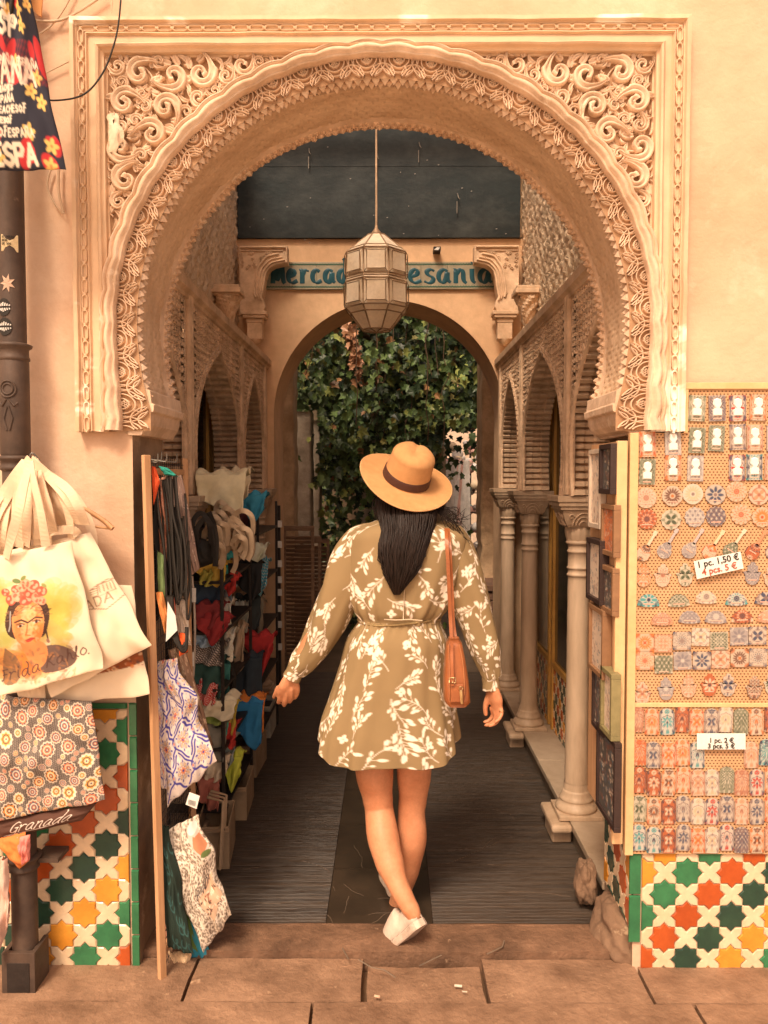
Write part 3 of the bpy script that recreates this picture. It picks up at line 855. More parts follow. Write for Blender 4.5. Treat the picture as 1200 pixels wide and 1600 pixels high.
    g.grid(rows, 0, True); g.build('upper_wall', CARVED, root)
    # raised stone ledge
    xe = .765 if side == 'R' else -.85; xb = xf+sg*.62
    g = MB(); y = 2.81 if side == 'R' else 2.83
    while y < YFAR-.01:
        y2 = min(y+.62, YFAR)
        a, b = min(xe+sg*0, xb), max(xe, xb)
        g.box((a, y+.002, .068), (b, y2-.002, .098), 0)
        y = y2
    e = xe+sg*.018
    g.box((min(e, xb), 2.81, -.02), (max(e, xb), YFAR, .068), 1)
    g.build('ledge', [mat('ledge_marble', (.46,.35,.25), (.33,.24,.16), 3, .5, .2, 40, dist=.003, stains=(5,.6,.72,(.24,.17,.11))), mat('ledge_riser', (.20,.15,.10), (.12,.09,.06), 4, .7, .3, 30)], root, bevel=.004)
    # shop fronts behind the columns
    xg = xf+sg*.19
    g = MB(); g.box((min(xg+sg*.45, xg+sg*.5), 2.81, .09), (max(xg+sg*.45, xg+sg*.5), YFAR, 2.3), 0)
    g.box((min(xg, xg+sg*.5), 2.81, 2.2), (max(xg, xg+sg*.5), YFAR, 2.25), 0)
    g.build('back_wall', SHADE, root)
    for bi, (ya, yb) in enumerate(bays):
        a, b = max(ya, 2.84)+.05, yb-.05
        fm = MB(); W = .035
        xa, xb_ = min(xg-.02, xg+.02), max(xg-.02, xg+.02)
        zlo = .10 if side == 'L' else .46
        for y in ([a, b] if b-a < .8 else [a, (a+b)/2-.12, b]): fm.box((xa, y-W/2, .10), (xb_, y+W/2, 2.18))
        for z in (zlo+.02, 2.16): fm.box((xa+.001, a+W/2, z-W/2), (xb_-.001, b-W/2, z+W/2))
        f = fm.build('door_frame', OCHRE, root, bevel=.004)
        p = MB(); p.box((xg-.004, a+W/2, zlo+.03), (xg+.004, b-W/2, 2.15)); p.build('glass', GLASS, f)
        if side == 'R':
            p = MB(); zellige(p, a+W/2, b-W/2, .10, .46, lambda u, v, h: (xg-.006-h, u, v), .05, a, .1, lambda c, r: 'DRYDDR'[(c+2*r) % 6]); p.build('tile_panel', ZM, root)
    return root
arcR = arcade('R'); arcL = arcade('L')

# ---- marble columns
def column(x, y, label):
    root = thing('marble_column', label, 'column', (x, y, .098), 'marble columns of the passage')
    b = MB()
    b.box((x-.092, y-.092, .098), (x+.092, y+.092, .118))
    b.lathe([(.086,.118),(.090,.128),(.085,.142),(.074,.150),(.070,.160),(.073,.166),(.067,.176),(.062,.184),(.060,.20),(.055,.204),(.053,.235)], (x, y, 0), 28)
    b.build('base', MARBLE, root, bevel=.003)
    s = MB(); pr = [(.051,.235)]
    for i in range(24):
        z = .25+.86*i/23; pr.append((.0505-.005*i/23+.0006*math.sin(i*2.1), z))
    for zz in (1.135, 1.165, 1.235):
        pr += [(.0455, zz-.008), (.050, zz-.005), (.050, zz+.001), (.0455, zz+.004)]
    pr += [(.0455,1.262),(.054,1.266),(.056,1.274),(.049,1.280)]
    s.lathe(pr, (x, y, 0), 22); s.build('shaft', MARBLE, root)
    c = MB(); rows = []
    for k in range(9):
        z = 1.278+.062*k/8; rad = .047+.006*math.sin(k/8*PI)+.008*(k/8)**2
        rows.append([(x+(rad+.004*abs(math.sin(j*PI/4)))*math.cos(2*PI*j/48), y+(rad+.004*abs(math.sin(j*PI/4)))*math.sin(2*PI*j/48), z) for j in range(48)])
    c.grid(rows, 0, True, cv=True)
    w0, w1 = .060, .092     # carved block, widening
    rows = []
    for k in range(7):
        t = k/6; w_ = lerp(w0, w1, t**.7); z = 1.338+.075*t
        rows.append([(x+sx*w_, y+sy*w_, z) for sx, sy in ((-1,-1),(0,-1.0),(1,-1),(1,0),(1,1),(0,1),(-1,1),(-1,0))])
    c.grid(rows, 0, False, cv=True)
    for face in range(4):
        ca, sa = [(1,0),(0,1),(-1,0),(0,-1)][face]
        def fn(u, v, h, ca=ca, sa=sa):
            t = (v-1.338)/.075; w_ = lerp(w0, w1, max(0, min(1, t))**.7)+h
            lx, ly = u, -w_
            return (x+lx*ca-ly*sa, y+lx*sa+ly*ca, v)
        for rr_ in (.010, .019, .028):
            c.ribbon([(rr_*1.5*math.cos(a), 1.345+rr_*1.9*math.sin(a)) for a in [PI*j/12 for j in range(13)]], .0028, .006, fn)
        for d in (-1, 1):
            c.ribbon([(d*(.052-.014*math.exp(-a*.25)*math.cos(a)*1.0), 1.382+.014*math.exp(-a*.2)*math.sin(a)) for a in [j*.5 for j in range(12)]], .0028, .006, fn)
    c.box((x-.100, y-.100, 1.413), (x+.100, y+.100, 1.428)); c.box((x-.108, y-.108, 1.428), (x+.108, y+.108, 1.446)); c.box((x-.114, y-.114, 1.446), (x+.114, y+.114, 1.47))
    c.build('capital', MARBLE, root, bevel=.003)
    return root
for sg, xc in ((1, .81), (-1, -.895)):
    for i, y in enumerate(COLY):
        side = 'right' if sg > 0 else 'left'
        wh = ['nearest the street', 'in the middle of its row', 'nearest the far archway'][i]
        column(xc, y, 'marble column with carved capital on the %s side, %s' % (side, wh))
# pedestal blocks jutting from the ledge under the columns
for sg, xc in ((1, .765), (-1, -.85)):
    for i, y in enumerate(COLY):
        side = 'right' if sg > 0 else 'left'
        g = MB(); x0, x1 = sorted((xc+sg*.0, xc-sg*.085))
        g.box((x0, y-.13, .062), (x1, y+.13, .094))
        g.beam(((x0+x1)/2+sg*.01, y-.08, .03), ((x0+x1)/2+sg*.01, y+.08, .03), .085, .062)
        o = g.build('stone_pedestal', MARBLE, bevel=.01)
        tag(o, 'squared stone block at the ledge under the %s column on the %s' % (['front', 'middle', 'farthest'][i], side), 'stone block', 'blocks under the columns')

# ---- brackets on the walls
def bracket(x, y, z, sg, sc_, label, front=False):
    """corbelled bracket: top slab, stalactite body, drop; sg = wall side"""
    root = thing('wall_bracket', label, 'bracket', (x, y, z), 'stucco brackets above the cornice')
    g = MB(); s = sc_
    for k, (w_, z0, z1) in enumerate(((.085, .0, -.022), (.095, -.022, -.05), (.080, -.05, -.062))):
        g.box((x-w_*s, y-w_*s, z+z1*s), (x+w_*s, y+w_*s, z+z0*s))
    g.build('slab', OLDST, root, bevel=.004)
    g = MB()
    rows = []
    for k in range(10):
        t = k/9; w_ = (.074*(1-t)**.8+.012)*s; zz = z-.062*s-.17*s*t
        rows.append([(x+w_*math.cos(a)*(1+.12*math.cos(6*a+k*1.6)), y+w_*math.sin(a)*(1+.12*math.cos(6*a+k*1.6)), zz) for a in [2*PI*j/30 for j in range(30)]])
    g.grid(rows, 0, False, cv=True)
    for k in range(3):
        for j in range(8):
            a = 2*PI*(j+.5*(k % 2))/8; w_ = (.066-.018*k)*s
            p = (x+w_*math.cos(a), y+w_*math.sin(a), z-(.075+.045*k)*s)
            g.lathe([(.002, -.03*s), (.016*s, -.012*s), (.018*s, .012*s), (.004, .02*s)], p, 6)
    g.build('stalactite_body', OLDST, root)
    return root
def brk(px, py, X, sg, sc_, label):
    p = atx(px, py, X); bracket(X, p.y, p.z, sg, sc_, label)
brk(825, 450, .86, 1, .95, 'larger stucco bracket above the right cornice, beneath the carved upper wall')
brk(776, 513, .80, 1, .85, 'small stucco bracket where the right cornice meets the far wall')
brk(356, 449, -.97, -1, .95, 'larger stucco bracket above the left cornice, beneath the carved upper wall')
brk(421, 513, -.86, -1, .85, 'small dark topped stucco bracket where the left cornice meets the far wall')

# ---- far wall with plain round arch
fw = thing('far_wall', 'plain ochre wall with a round archway closing the passage', 'wall', (0, YFAR, 0))
g = MB(); FCX = at(607, 655, YFAR).x; FZ = at(607, 650, YFAR).z; FR = .80; FD = .5
FT = 3.19; ZTOP = 4.15
PLF = mat('ochre_plaster', (.78,.53,.32), (.60,.39,.23), 2.4, .9, .45, 16, dist=.006, stains=(3,.58,.75,(.68,.50,.33)))
N = 56
arcp = [(FCX-FR*math.cos(PI*i/N), FZ+FR*math.sin(PI*i/N)) for i in range(N+1)]
for a, b in zip(arcp[:-1], arcp[1:]):
    for y, fl in ((YFAR, 0), (YFAR+FD, 1)):
        q = [(a[0],y,a[1]),(b[0],y,b[1]),(b[0],y,FT),(a[0],y,FT)]; g.add(q, [(0,1,2,3) if not fl else (3,2,1,0)], 0)
    g.add([(a[0],YFAR,a[1]),(b[0],YFAR,b[1]),(b[0],YFAR+FD,b[1]),(a[0],YFAR+FD,a[1])], [(3,2,1,0)], 0, True)
for s_ in (-1, 1):
    xj = FCX+s_*FR; xo = s_*2.2
    for y in (YFAR, YFAR+FD): g.add([(xj,y,-.02),(xo,y,-.02),(xo,y,FT),(xj,y,FT)], [(0,1,2,3)], 0)
    g.add([(xj,YFAR,-.02),(xj,YFAR+FD,-.02),(xj,YFAR+FD,FZ),(xj,YFAR,FZ)], [(0,1,2,3)], 0)
g.box((-2.2, YFAR+.02, FT), (2.2, YFAR+FD, ZTOP), 0)
g.build('plaster', PLF, fw)
# dark painted board above with hooks and specks
db = thing('dark_board', 'wide dark bluish green board above the passage sign, scuffed and hung with small hooks', 'board', (0, YFAR, FT))
g = MB(); xa, xb = at(372, 300, YFAR).x, at(812, 300, YFAR).x
DK = mat('dark_scuffed_board', (.020,.030,.032), (.012,.017,.019), 3, .5, .4, 12, dist=.006, stains=(3,.45,.75,(.060,.072,.070)), stretch=(1,1,1.5), spec=.25)
nn = 2
for i in range(nn):
    z0 = lerp(FT, ZTOP, i/nn); g.box((xa, YFAR-.03-.002*(i % 3), z0+.001), (xb, YFAR+.015, lerp(FT, ZTOP, (i+1)/nn)))
PL=g
HK = mat('hook_metal', (.22,.2,.17), None, 20, .4, .1, 60, metal=.5)
for px, py in ((483,240),(589,247),(655,230),(715,310)):
    hk = MB()
    p = at(px, py, YFAR-.05)
    hk.tube(spline([(p.x, p.y+.02, p.z+.04), (p.x, p.y, p.z+.03), (p.x+.004, p.y-.02, p.z), (p.x+.012, p.y-.02, p.z-.012)], 4), .004, 6)
    hk.beam((p.x-.004, p.y, p.z-.02), (p.x-.004, p.y, p.z-.10), .006, .004)
    hk.build('hook', HK, db)
rsp = random.Random(3)
for i in range(22):
    px, py = rsp.uniform(385, 805), rsp.uniform(225, 380); p = at(px, py, YFAR-.037)
    PL.add([(p.x-.004, p.y, p.z), (p.x, p.y, p.z-.003), (p.x+rsp.uniform(.003, .012), p.y, p.z+.002), (p.x, p.y, p.z+.004)], [(0,1,2,3)], 1)
PL.build('planks', [DK, mat('speck', (.35,.33,.3), None, 9, .6, 0)], db)
# bracketed horseshoe fragments either side of the sign
def sidearch(sg, pin, pout, label):
    """carved lobed half arch hanging beside the wall, pin/pout: inner and outer pixel columns"""
    root = thing('hanging_arch', label, 'arch', (0, 5.42, 0), 'carved half arches flanking the tile sign')
    Yb = 5.44; zt = at(400, 384, Yb).z; zb = at(400, 492, Yb).z
    xo = at(pout, 430, Yb).x; xi = at(pin, 430, Yb).x
    W = abs(xo-xi); Hh = zt-zb
    q1, q2 = W/75, Hh/108
    cur = [(75,26),(64,28),(55,30),(48,34),(43,40),(40,50),(38,65),(35,80),(38,88),(40,95),(34,108)]
    cur = [(u*q1, -v*q2) for u, v in cur]
    prof = [(0, 0), (W, 0)]+cur+[(0, -Hh)]
    P = [(xo-sg*u if sg > 0 else xo+u, Yb, zt+v) for u, v in prof]
    g = MB(); g.prism(P, (0, .10, 0), 0); g.build('panel', OLDST, root, bevel=.003)
    g = MB(); fn = lambda u, v, h: (xo-sg*u if sg > 0 else xo+u, Yb-h, zt+v)
    g.ribbon([(0.01, -.012), (W-.01, -.012)], .008, .02, fn); g.ribbon([(0.01, -.035), (W-.03, -.035)], .004, .01, fn)
    for off, wd in ((.018, .006), (.036, .004), (.062, .008)):
        L = [(max(.012, u-off*.9), v+off*(.9 if i < 3 else .5)) for i, (u, v) in enumerate(cur[:9])]
        g.ribbon(chaikin(L, 2), wd, .012, fn)
    rr = random.Random(5)
    for _ in range(26):
        u, v = rr.uniform(.015, W*.8), rr.uniform(-.16, -.045)
        if u > W*.5 and v < -.09: continue
        r0 = .011; g.ribbon([(u+r0*(1-a/9)*math.cos(a), v+r0*(1-a/9)*math.sin(a)) for a in [j*.55 for j in range(14)]], .003, .009, fn)
    g.build('relief', OLDST, root)
    g = MB(); cx = xo-sg*W*.30 if sg > 0 else xo+W*.30
    for w_, z0, z1 in ((.085, 0, .025), (.075, -.02, 0), (.055, -.05, -.02), (.05, -.16, -.05)):
        g.box((cx-w_, Yb-w_*.8+.05, zb+z0), (cx+w_, Yb+w_*.8+.05, zb+z1))
    g.lathe([(.001,-.2),(.03,-.185),(.042,-.16),(.03,-.14)], (cx, Yb+.05, zb), 12)
    g.build('impost', OLDST, root, bevel=.004)
sidearch(-1, 449, 374, 'carved stucco half arch hanging left of the tile sign')
sidearch(1, 741, 811, 'carved stucco half arch hanging right of the tile sign')
# tile sign
sg_ = thing('tile_sign', 'long tiled name sign with blue green calligraphy over the far archway', 'sign', (0, YFAR, at(600,450,YFAR).z))
a = at(414, 452, YFAR-.02); b = at(780, 409, YFAR-.02)
g = MB(); n = 9
for i in range(n):
    x0, x1 = lerp(a.x, b.x, i/n), lerp(a.x, b.x, (i+1)/n)
    g.box((x0+.001, YFAR-.022, a.z), (x1-.001, YFAR-.0, b.z), 0)
SIGNG = mat('greyish_tile', (.40,.37,.27), (.30,.27,.19), 8, .3, .1, 50, spec=.5)
BLUE = mat('teal_lettering', (.02,.10,.13), (.015,.07,.095), 20, .35, 0)
g.build('tile', SIGNG, sg_, bevel=.0015)
g = MB(); fn = lambda u, v, h: (u, YFAR-.0225-h, v)
H = b.z-a.z
for z in (a.z+.016, b.z-.016):
    g.ribbon([(a.x+.004, z), (b.x-.004, z)], .003, .001, fn, 0, True)
    x = a.x+.02
    while x < b.x-.02:
        g.ribbon([(x-.007, z-.006), (x, z+.006), (x+.007, z-.006)], .0028, .0014, fn, 0); x += .019
g.build('border', mat('green_border', (.05,.14,.09), None, 20, .4, 0), sg_)
g = MB()
def word(t, px0, px1, base, h, mb=g):
    st = text_strokes(t, 1, 0, .16, .62); W = max(p[0] for s in st for p in s); x0, x1 = at(px0, 430, YFAR).x, at(px1, 430, YFAR).x; k = (x1-x0)/W
    for s in st:
        s = chaikin([(x0+p[0]*k, base+p[1]*h) for p in s], 2)
        L = len(s); mb.ribbon(s, [.0065+.011*abs(math.sin(math.atan2(s[min(i+1,L-1)][1]-s[max(i-1,0)][1], s[min(i+1,L-1)][0]-s[max(i-1,0)][0])+.35)) for i in range(L)], .0016, fn)
bz = at(600, 444, YFAR).z; hh = .098
word('Mercado', 427, 562, bz, hh); word('Ar', 574, 610, bz, hh); word('tesania', 617, 768, bz, hh)
g.build('lettering', BLUE, sg_)

# ---- lantern
LY = 4.15
lc = at(588, 440, LY); k_ = FPX/LY
lan = thing('hanging_lantern', 'big faceted frosted glass lantern hanging in the passage', 'lantern', (lc.x, LY, at(588, 520, LY).z))
LG = mat('dusty_glass', (.93,.80,.62), (.78,.63,.45), 9, .4, .2, 30, spec=.4, stains=(6,.6,.8,(.55,.42,.28)))
LF = mat('lantern_lead', (.48,.33,.21), (.30,.20,.12), 12, .5, .2, 50, metal=.3)
lv = [(0, 366), (.045, 368), (.135, 392), (.160, 398), (.160, 436), (.160, 440), (.165, 444), (.165, 484), (.140, 492), (.075, 516), (0, 519)]
lv = [(r, at(588, py, LY).z) for r, py in lv]
NS = 8
def lp(r, z, j, a0=PI/8): return Vector((lc.x+r*math.cos(2*PI*j/NS+a0), LY+r*math.sin(2*PI*j/NS+a0), z))
gl = MB(); fm = MB()
for (r0, z0), (r1, z1) in zip(lv[:-1], lv[1:]):
    for j in range(NS):
        P = [lp(r0, z0, j), lp(r0, z0, j+1), lp(r1, z1, j+1), lp(r1, z1, j)]
        gl.add(P, [(3,2,1,0)], 0)
        fm.tube([P[0], P[3]], .0042, 5)
        if r0 > .01: fm.tube([P[0], P[1]], .0042, 5)
        h = abs(z1-z0)
        if h > .08:      # inner framed pane
            cen = sum(P, Vector())/4; out = Vector((cen.x-lc.x, cen.y-LY, 0)).normalized()*.012
            Q = [cen+(p-cen)*.74+out for p in P]
            for a_, b_ in zip(Q, Q[1:]+Q[:1]): fm.tube([a_, b_], .0022, 4)
            gl.add(Q, [(3,2,1,0)], 0)
            for p, q2 in zip(P, Q): fm.tube([p, q2], .0025, 4)
gl.build('glass', LG, lan); fm.build('frame', LF, lan)
g = MB(); g.tube([(lc.x, LY, lv[0][1]), (lc.x, LY, 4.13)], .006, 6); g.lathe([(.03,-.01),(.022,.012),(.008,.03),(.006,.05)], (lc.x, LY, lv[0][1]), 10); g.build('rod', LF, lan)
# unseen beams added overhead to thin the skylight; the lantern hangs from them
aw = MB()
for y in (3.0, 3.6, LY, 4.8, 5.3): aw.beam((-1.1, y, 4.14), (1.0, y, 4.14), .06, .08)
o = aw.build('added_beam_frame', WOOD); tag(o, 'unseen timber beams added over the passage to thin skylight, holding the lantern rod', 'added beams')
# little floodlight on the board edge
fl = thing('floodlight', 'tiny black floodlight with white glass under the dark board', 'lamp', tuple(at(682, 392, 5.5)))
p = at(682, 390, 5.5); g = MB(); g.box((p.x-.02, 5.5, p.z-.004), (p.x+.03, 5.6, p.z+.022)); g.build('housing', DARKMETAL, fl, bevel=.003)
g = MB(); g.add([(p.x-.018, 5.498, p.z-.002), (p.x+.012, 5.498, p.z-.004), (p.x+.024, 5.498, p.z+.014), (p.x+.004, 5.498, p.z+.016)], [(0,1,2,3)]); g.build('lens', WHITE, fl)

# ================================================================ COURTYARD beyond
rc = random.Random(11)
STONE = mat('rough_sandstone', (.66,.45,.27), (.42,.28,.16), 6, .9, .9, 30, dist=.01)
STONE_G = mat('grey_stone', (.48,.40,.31), (.28,.23,.17), 6, .9, .8, 30, dist=.01)
def rough_box(mb, a, b, amp=.01, n=8, m=0, seed=0):
    (x0,y0,z0),(x1,y1,z1) = a, b; nz = max(4, int((z1-z0)/.06))
    rows = []
    for k in range(nz+1):
        z = lerp(z0, z1, k/nz); r = []
        for i in range(4*n):
            s, t = divmod(i, n); t /= n
            x, y = [(lerp(x0,x1,t), y0), (x1, lerp(y0,y1,t)), (lerp(x1,x0,t), y1), (x0, lerp(y1,y0,t))][s]
            x += amp*mnoise.noise(Vector((x*9, z*9, seed))); y += amp*mnoise.noise(Vector((y*9, z*7, seed+3)))
            r.append((x, y, z))
        rows.append(r)
    mb.grid(rows, m, True, cv=True); b_ = len(mb.v)-4*n; mb.f.append(tuple(b_+i for i in range(4*n))); mb.m.append(m); mb.sm.append(False)
for (x0, x1, y, pyt, lab) in ((456, 485, 6.9, 560, 'tan sandstone pillar just inside the far archway on the left'), (462, 486, 7.6, 643, 'grey stone pillar behind the tan one, the taller of the grey pair'), (486, 500, 8.2, 657, 'grey stone pillar behind the tan one, the shorter of the grey pair')):
    a = at(x0 if y > 7 else 435, 900, y); b = at(x1 if y > 7 else 460, 900, y); z = at(500, pyt, y).z
    g = MB(); rough_box(g, (a.x, y, -.01), (b.x, y+.3, z if y > 7 else 3.2), .012, 8, 0, y)
    o = g.build('stone_pillar', STONE if y < 7 else STONE_G); tag(o, lab, 'pillar', 'stone pillars beyond the far arch')
a = at(752, 900, 6.8); b = at(800, 900, 6.8)
g = MB(); rough_box(g, (a.x, 6.8, -.01), (b.x, 7.2, 3.3), .02, 10)
o = g.build('stone_pillar', STONE); tag(o, 'rough tan pillar at the right edge of the far archway', 'pillar', 'stone pillars beyond the far arch')
# enclosing courtyard walls
cw = thing('courtyard_wall', 'dark weathered walls enclosing the little garden beyond the far arch', 'wall', (0, 11.2, 0))
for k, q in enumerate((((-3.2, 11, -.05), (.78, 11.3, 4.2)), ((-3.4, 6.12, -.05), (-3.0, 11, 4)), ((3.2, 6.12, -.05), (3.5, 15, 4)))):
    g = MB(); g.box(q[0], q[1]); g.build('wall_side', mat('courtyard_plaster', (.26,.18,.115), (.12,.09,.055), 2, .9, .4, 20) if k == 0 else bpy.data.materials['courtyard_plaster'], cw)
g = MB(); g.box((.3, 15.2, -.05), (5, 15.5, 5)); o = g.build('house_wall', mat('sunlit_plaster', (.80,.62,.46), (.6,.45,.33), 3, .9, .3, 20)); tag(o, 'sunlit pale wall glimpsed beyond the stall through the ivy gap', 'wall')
# carved stone doorway / pediment behind the hat
dy = 9.4; g = MB()
def dpt(px, py): p = at(px, py, dy); return (p.x, dy, p.z)
g.prism([dpt(560,1000), dpt(560,690), dpt(575,686), dpt(600,664), dpt(628,660), dpt(640,688), dpt(670,690), dpt(670,1000)], (0, .3, 0))
o = g.build('stone_doorway', STONE_G, bevel=.02); tag(o, 'weathered stone doorway top showing through ivy behind the hat', 'doorway')
# tree trunk with limbs
g = MB(); ty = 8.6
def tp(px, py, y=ty): return at(px, py, y)
tr = thing('vine_tree', 'old twisting tree trunk carrying the ivy beyond the far arch', 'tree', tuple(at(655, 990, ty)))
BARK = mat('bark', (.17,.11,.065), (.08,.055,.035), 8, .9, 1, 25, dist=.015, stretch=(1,1,.3))
g.tube(spline([tp(655,1000), tp(650,880), tp(656,760), tp(650,680), tp(660,600), tp(655,500), tp(640,420)], 6), [.075-.001*i for i in range(37)], 10)
g.build('trunk', BARK, tr)
g = MB()
for P in ([tp(655,640), tp(690,590), tp(730,540,8.3), tp(760,480,8.1)], [tp(655,600), tp(610,550,8.3), tp(560,520,8), tp(500,500,7.8)], [tp(655,560), tp(670,500,8.8), tp(720,440,9)]):
    L = spline(P, 6); g.tube(L, [.045*(1-i/len(L))+.01 for i in range(len(L))], 7)
g.build('limb', BARK, tr)
# ivy: thousands of small lobed leaves
def leafset(name, label, cat, N, place, cols, size, group=None, kind=None, seed=1):
    rl = random.Random(seed); V = []; F = []; CC = []
    base = [(0,-.5),(.36,-.42),(.30,-.12),(.52,.05),(.22,.16),(0,.58),(-.22,.16),(-.52,.05),(-.30,-.12),(-.36,-.42)]
    for i in range(N):
        p = place(rl)
        if p is None: continue
        s = rl.uniform(*size); a = rl.uniform(-1.0, 1.0)+PI; tl = rl.uniform(-.9, .5); tw = rl.uniform(-.8, .8)
        M = Matrix.Rotation(tw, 3, 'Z') @ Matrix.Rotation(tl, 3, 'X') @ Matrix.Rotation(a, 3, 'Y')
        c = rl.choices(cols[0], cols[1])[0]; k = rl.uniform(.55, 1.7); b = len(V)
        V.append(tuple(p + M @ Vector((0, .06*s, 0))))
        for x, z in base:
            V.append(tuple(p + M @ Vector((x*s, -.10*s*abs(x)*2, z*s))))
        for j in range(10): F.append((b, b+1+j, b+1+(j+1) % 10))
        CC += [tuple(q*k for q in c)]*11
    g = MB(); g.add(V, F); o = g.build(name, LEAFM, colors=np.array(CC)); tag(o, label, cat, group, kind); return o
LEAFM = mat('ivy_leaf', attr=True, rough=.45, bump=0, scale=3, spec=.4)
GR = [(.06,.10,.035), (.11,.17,.055), (.025,.045,.02), (.24,.28,.08), (.30,.16,.07), (.26,.24,.08)]
def ivy_place(r):
    px = r.uniform(455, 765); y = r.uniform(7.6, 9.9); py = r.uniform(400, 760) if r.random() < .78 else r.uniform(640, 990)
    lim = 740+60*mnoise.noise(Vector((px*.02, y, 0)))
    if 688 < px: lim = 668 + 30*mnoise.noise(Vector((px*.03, 4, 0)))
    if px < 600: lim = 990 if px > 500 else 640
    if py > lim and r.random() > .06: return None
    if 565 < px < 650 and 650 < py < 700 and r.random() > .4: return None
    y += .5*mnoise.noise(Vector((px*.03, py*.03, 3)))
    return at(px, py, y)
leafset('ivy', 'dense dark green ivy curtain filling the far archway', 'ivy', 16000, ivy_place, (GR, (38, 30, 22, 9, 2.5, 2.5)), (.045, .115), seed=2)
def dry_place(r):
    t = r.random(); px = lerp(545, 562, t)+r.uniform(-8, 8); py = lerp(505, 600, t)+r.uniform(-6, 6); return at(px, py, 7.45+r.uniform(0, .1))
leafset('dry_vine_spray', 'trailing spray of dry orange brown leaves hanging in front of the ivy', 'vine', 60, dry_place, ([(.42,.22,.12), (.3,.14,.07)], (1, 1)), (.05, .09), seed=6)
# bare vine stems
g = MB()
for k in range(30):
    px = rc.uniform(470, 750); y = rc.uniform(7.4, 8.4); q = [at(px+8*mnoise.noise(Vector((j*.6, k, 0)))*j*.3, 430+j*26, y) for j in range(rc.randint(4, 12))]
    g.tube(spline(q, 3), .005, 4, caps=False)
o = g.build('hanging_stems', BARK); tag(o, 'thin bare vine stems hanging among the ivy', 'stems', kind='stuff')
# wooden louvred boards standing left of the garden
for i, (px, pyt, y) in enumerate(((466, 822, 6.6), (478, 838, 6.9), (492, 842, 7.2))):
    a = at(px, pyt, y); g = MB(); W = .13; h = a.z
    g.box((a.x-W, y, -.01), (a.x-W+.025, y+.03, h)); g.box((a.x+W-.025, y, -.01), (a.x+W, y+.03, h)); g.box((a.x-W+.025, y, h-.04), (a.x+W-.025, y+.03, h))
    z = .03
    while z < h-.07:
        g.beam((a.x-W+.025, y+.012, z), (a.x+W-.025, y+.012, z), .006, .03, up=(0, -.7, 1)); z += .035
    o = g.build('louvred_shutter', mat('old_shutter', (.32,.20,.125), (.19,.12,.075), 6, .8, .4, 30, stretch=(1,1,4)) if i == 0 else bpy.data.materials['old_shutter'])
    tag(o, ['brown slatted shutter leaning nearest the far arch on its left', 'brown slatted shutter in the middle of the three by the pillars', 'brown slatted shutter deepest of the three by the pillars'][i], 'shutter', 'slatted shutters')
# sunlit stall at the right of the garden
st = thing('market_stall', 'bright stall of small wares beyond the ivy, right of the hat', 'stall', tuple(at(725, 900, 12.4)))
g = MB(); ysl = 12.4
a = at(694, 880, ysl); b = at(760, 1010, ysl)
for px in (697, 712, 735, 752): 
    p = at(px, 700, ysl); g.beam((p.x, ysl, 0), (p.x, ysl, p.z), .03, .03)
for py in (770, 800, 830, 860, 890): 
    p, q2 = at(694, py, ysl), at(756, py, ysl); g.beam(p, q2, .3, .012)
g.build('shelf_frame', DARKMETAL, st)
cols = [(.85,.80,.74), (.75,.45,.38), (.35,.6,.6), (.8,.65,.45), (.88,.84,.8), (.25,.2,.18), (.7,.2,.12)]
cm = [mat('ware_paint', c, None, 9, .5, .1, 40) for c in cols]
g = MB()
for k in range(170):
    px = rc.uniform(696, 755); py = rc.choice((770, 800, 830, 860, 890))-rc.uniform(2, 8); p = at(px, py, ysl-.1+rc.uniform(-.05, .2)); r = rc.uniform(.03, .075)
    g.lathe([(.002, -r), (r*.8, -r*.7), (r, 0), (r*.7, r*.7), (.002, r)], p, 8, rc.randrange(7))
for k in range(46):
    px = rc.uniform(700, 757); py = rc.uniform(690, 760); p = at(px, py, ysl-.2); r = rc.uniform(.03, .08)
    g.lathe([(.002, 0), (r, .004), (r, .012), (.002, .016)], p, 10, rc.choice((0, 4, 3, 1)), axis=Matrix.Rotation(PI/2+rc.uniform(-.3, .3), 3, 'X'))
tag(g.build('small_wares', cm), 'jumble of little bright wares and plates on the sunlit stall', 'wares', kind='stuff')
g = MB()
for k in range(7):      # hanging white scarves
    px = 699+k*5; p = at(px, 720, ysl-.3); q2 = at(px+rc.uniform(-3, 3), 850, ysl-.3)
    rows = [[(lerp(p.x, q2.x, v/12)+(u-2)*.024, ysl-.3+.02*math.sin(u*2+v*.6+k), lerp(p.z, q2.z, v/12)) for u in range(5)] for v in range(13)]
    g.grid(rows, rc.choice((0, 0, 4, 1)))
g.build('hanging_scarves', cm, st)
# low brick planter on the right
g = MB(); a = at(760, 905, 6.5); 
for r_ in range(9):
    for c_ in range(5): g.box((.78+c_*.125+(r_ % 2)*.03, 6.35, .005+r_*.07), (.78+c_*.125+.118+(r_ % 2)*.03, 7.2, .005+r_*.07+.062))
g.box((.76, 6.33, .64), (1.5, 7.25, .69))
o = g.build('brick_planter', mat('old_brick', (.25,.13,.08), (.15,.09,.06), 8, .9, .6, 30), bevel=.006); tag(o, 'low dark brick wall on the right under the far arch', 'low wall')
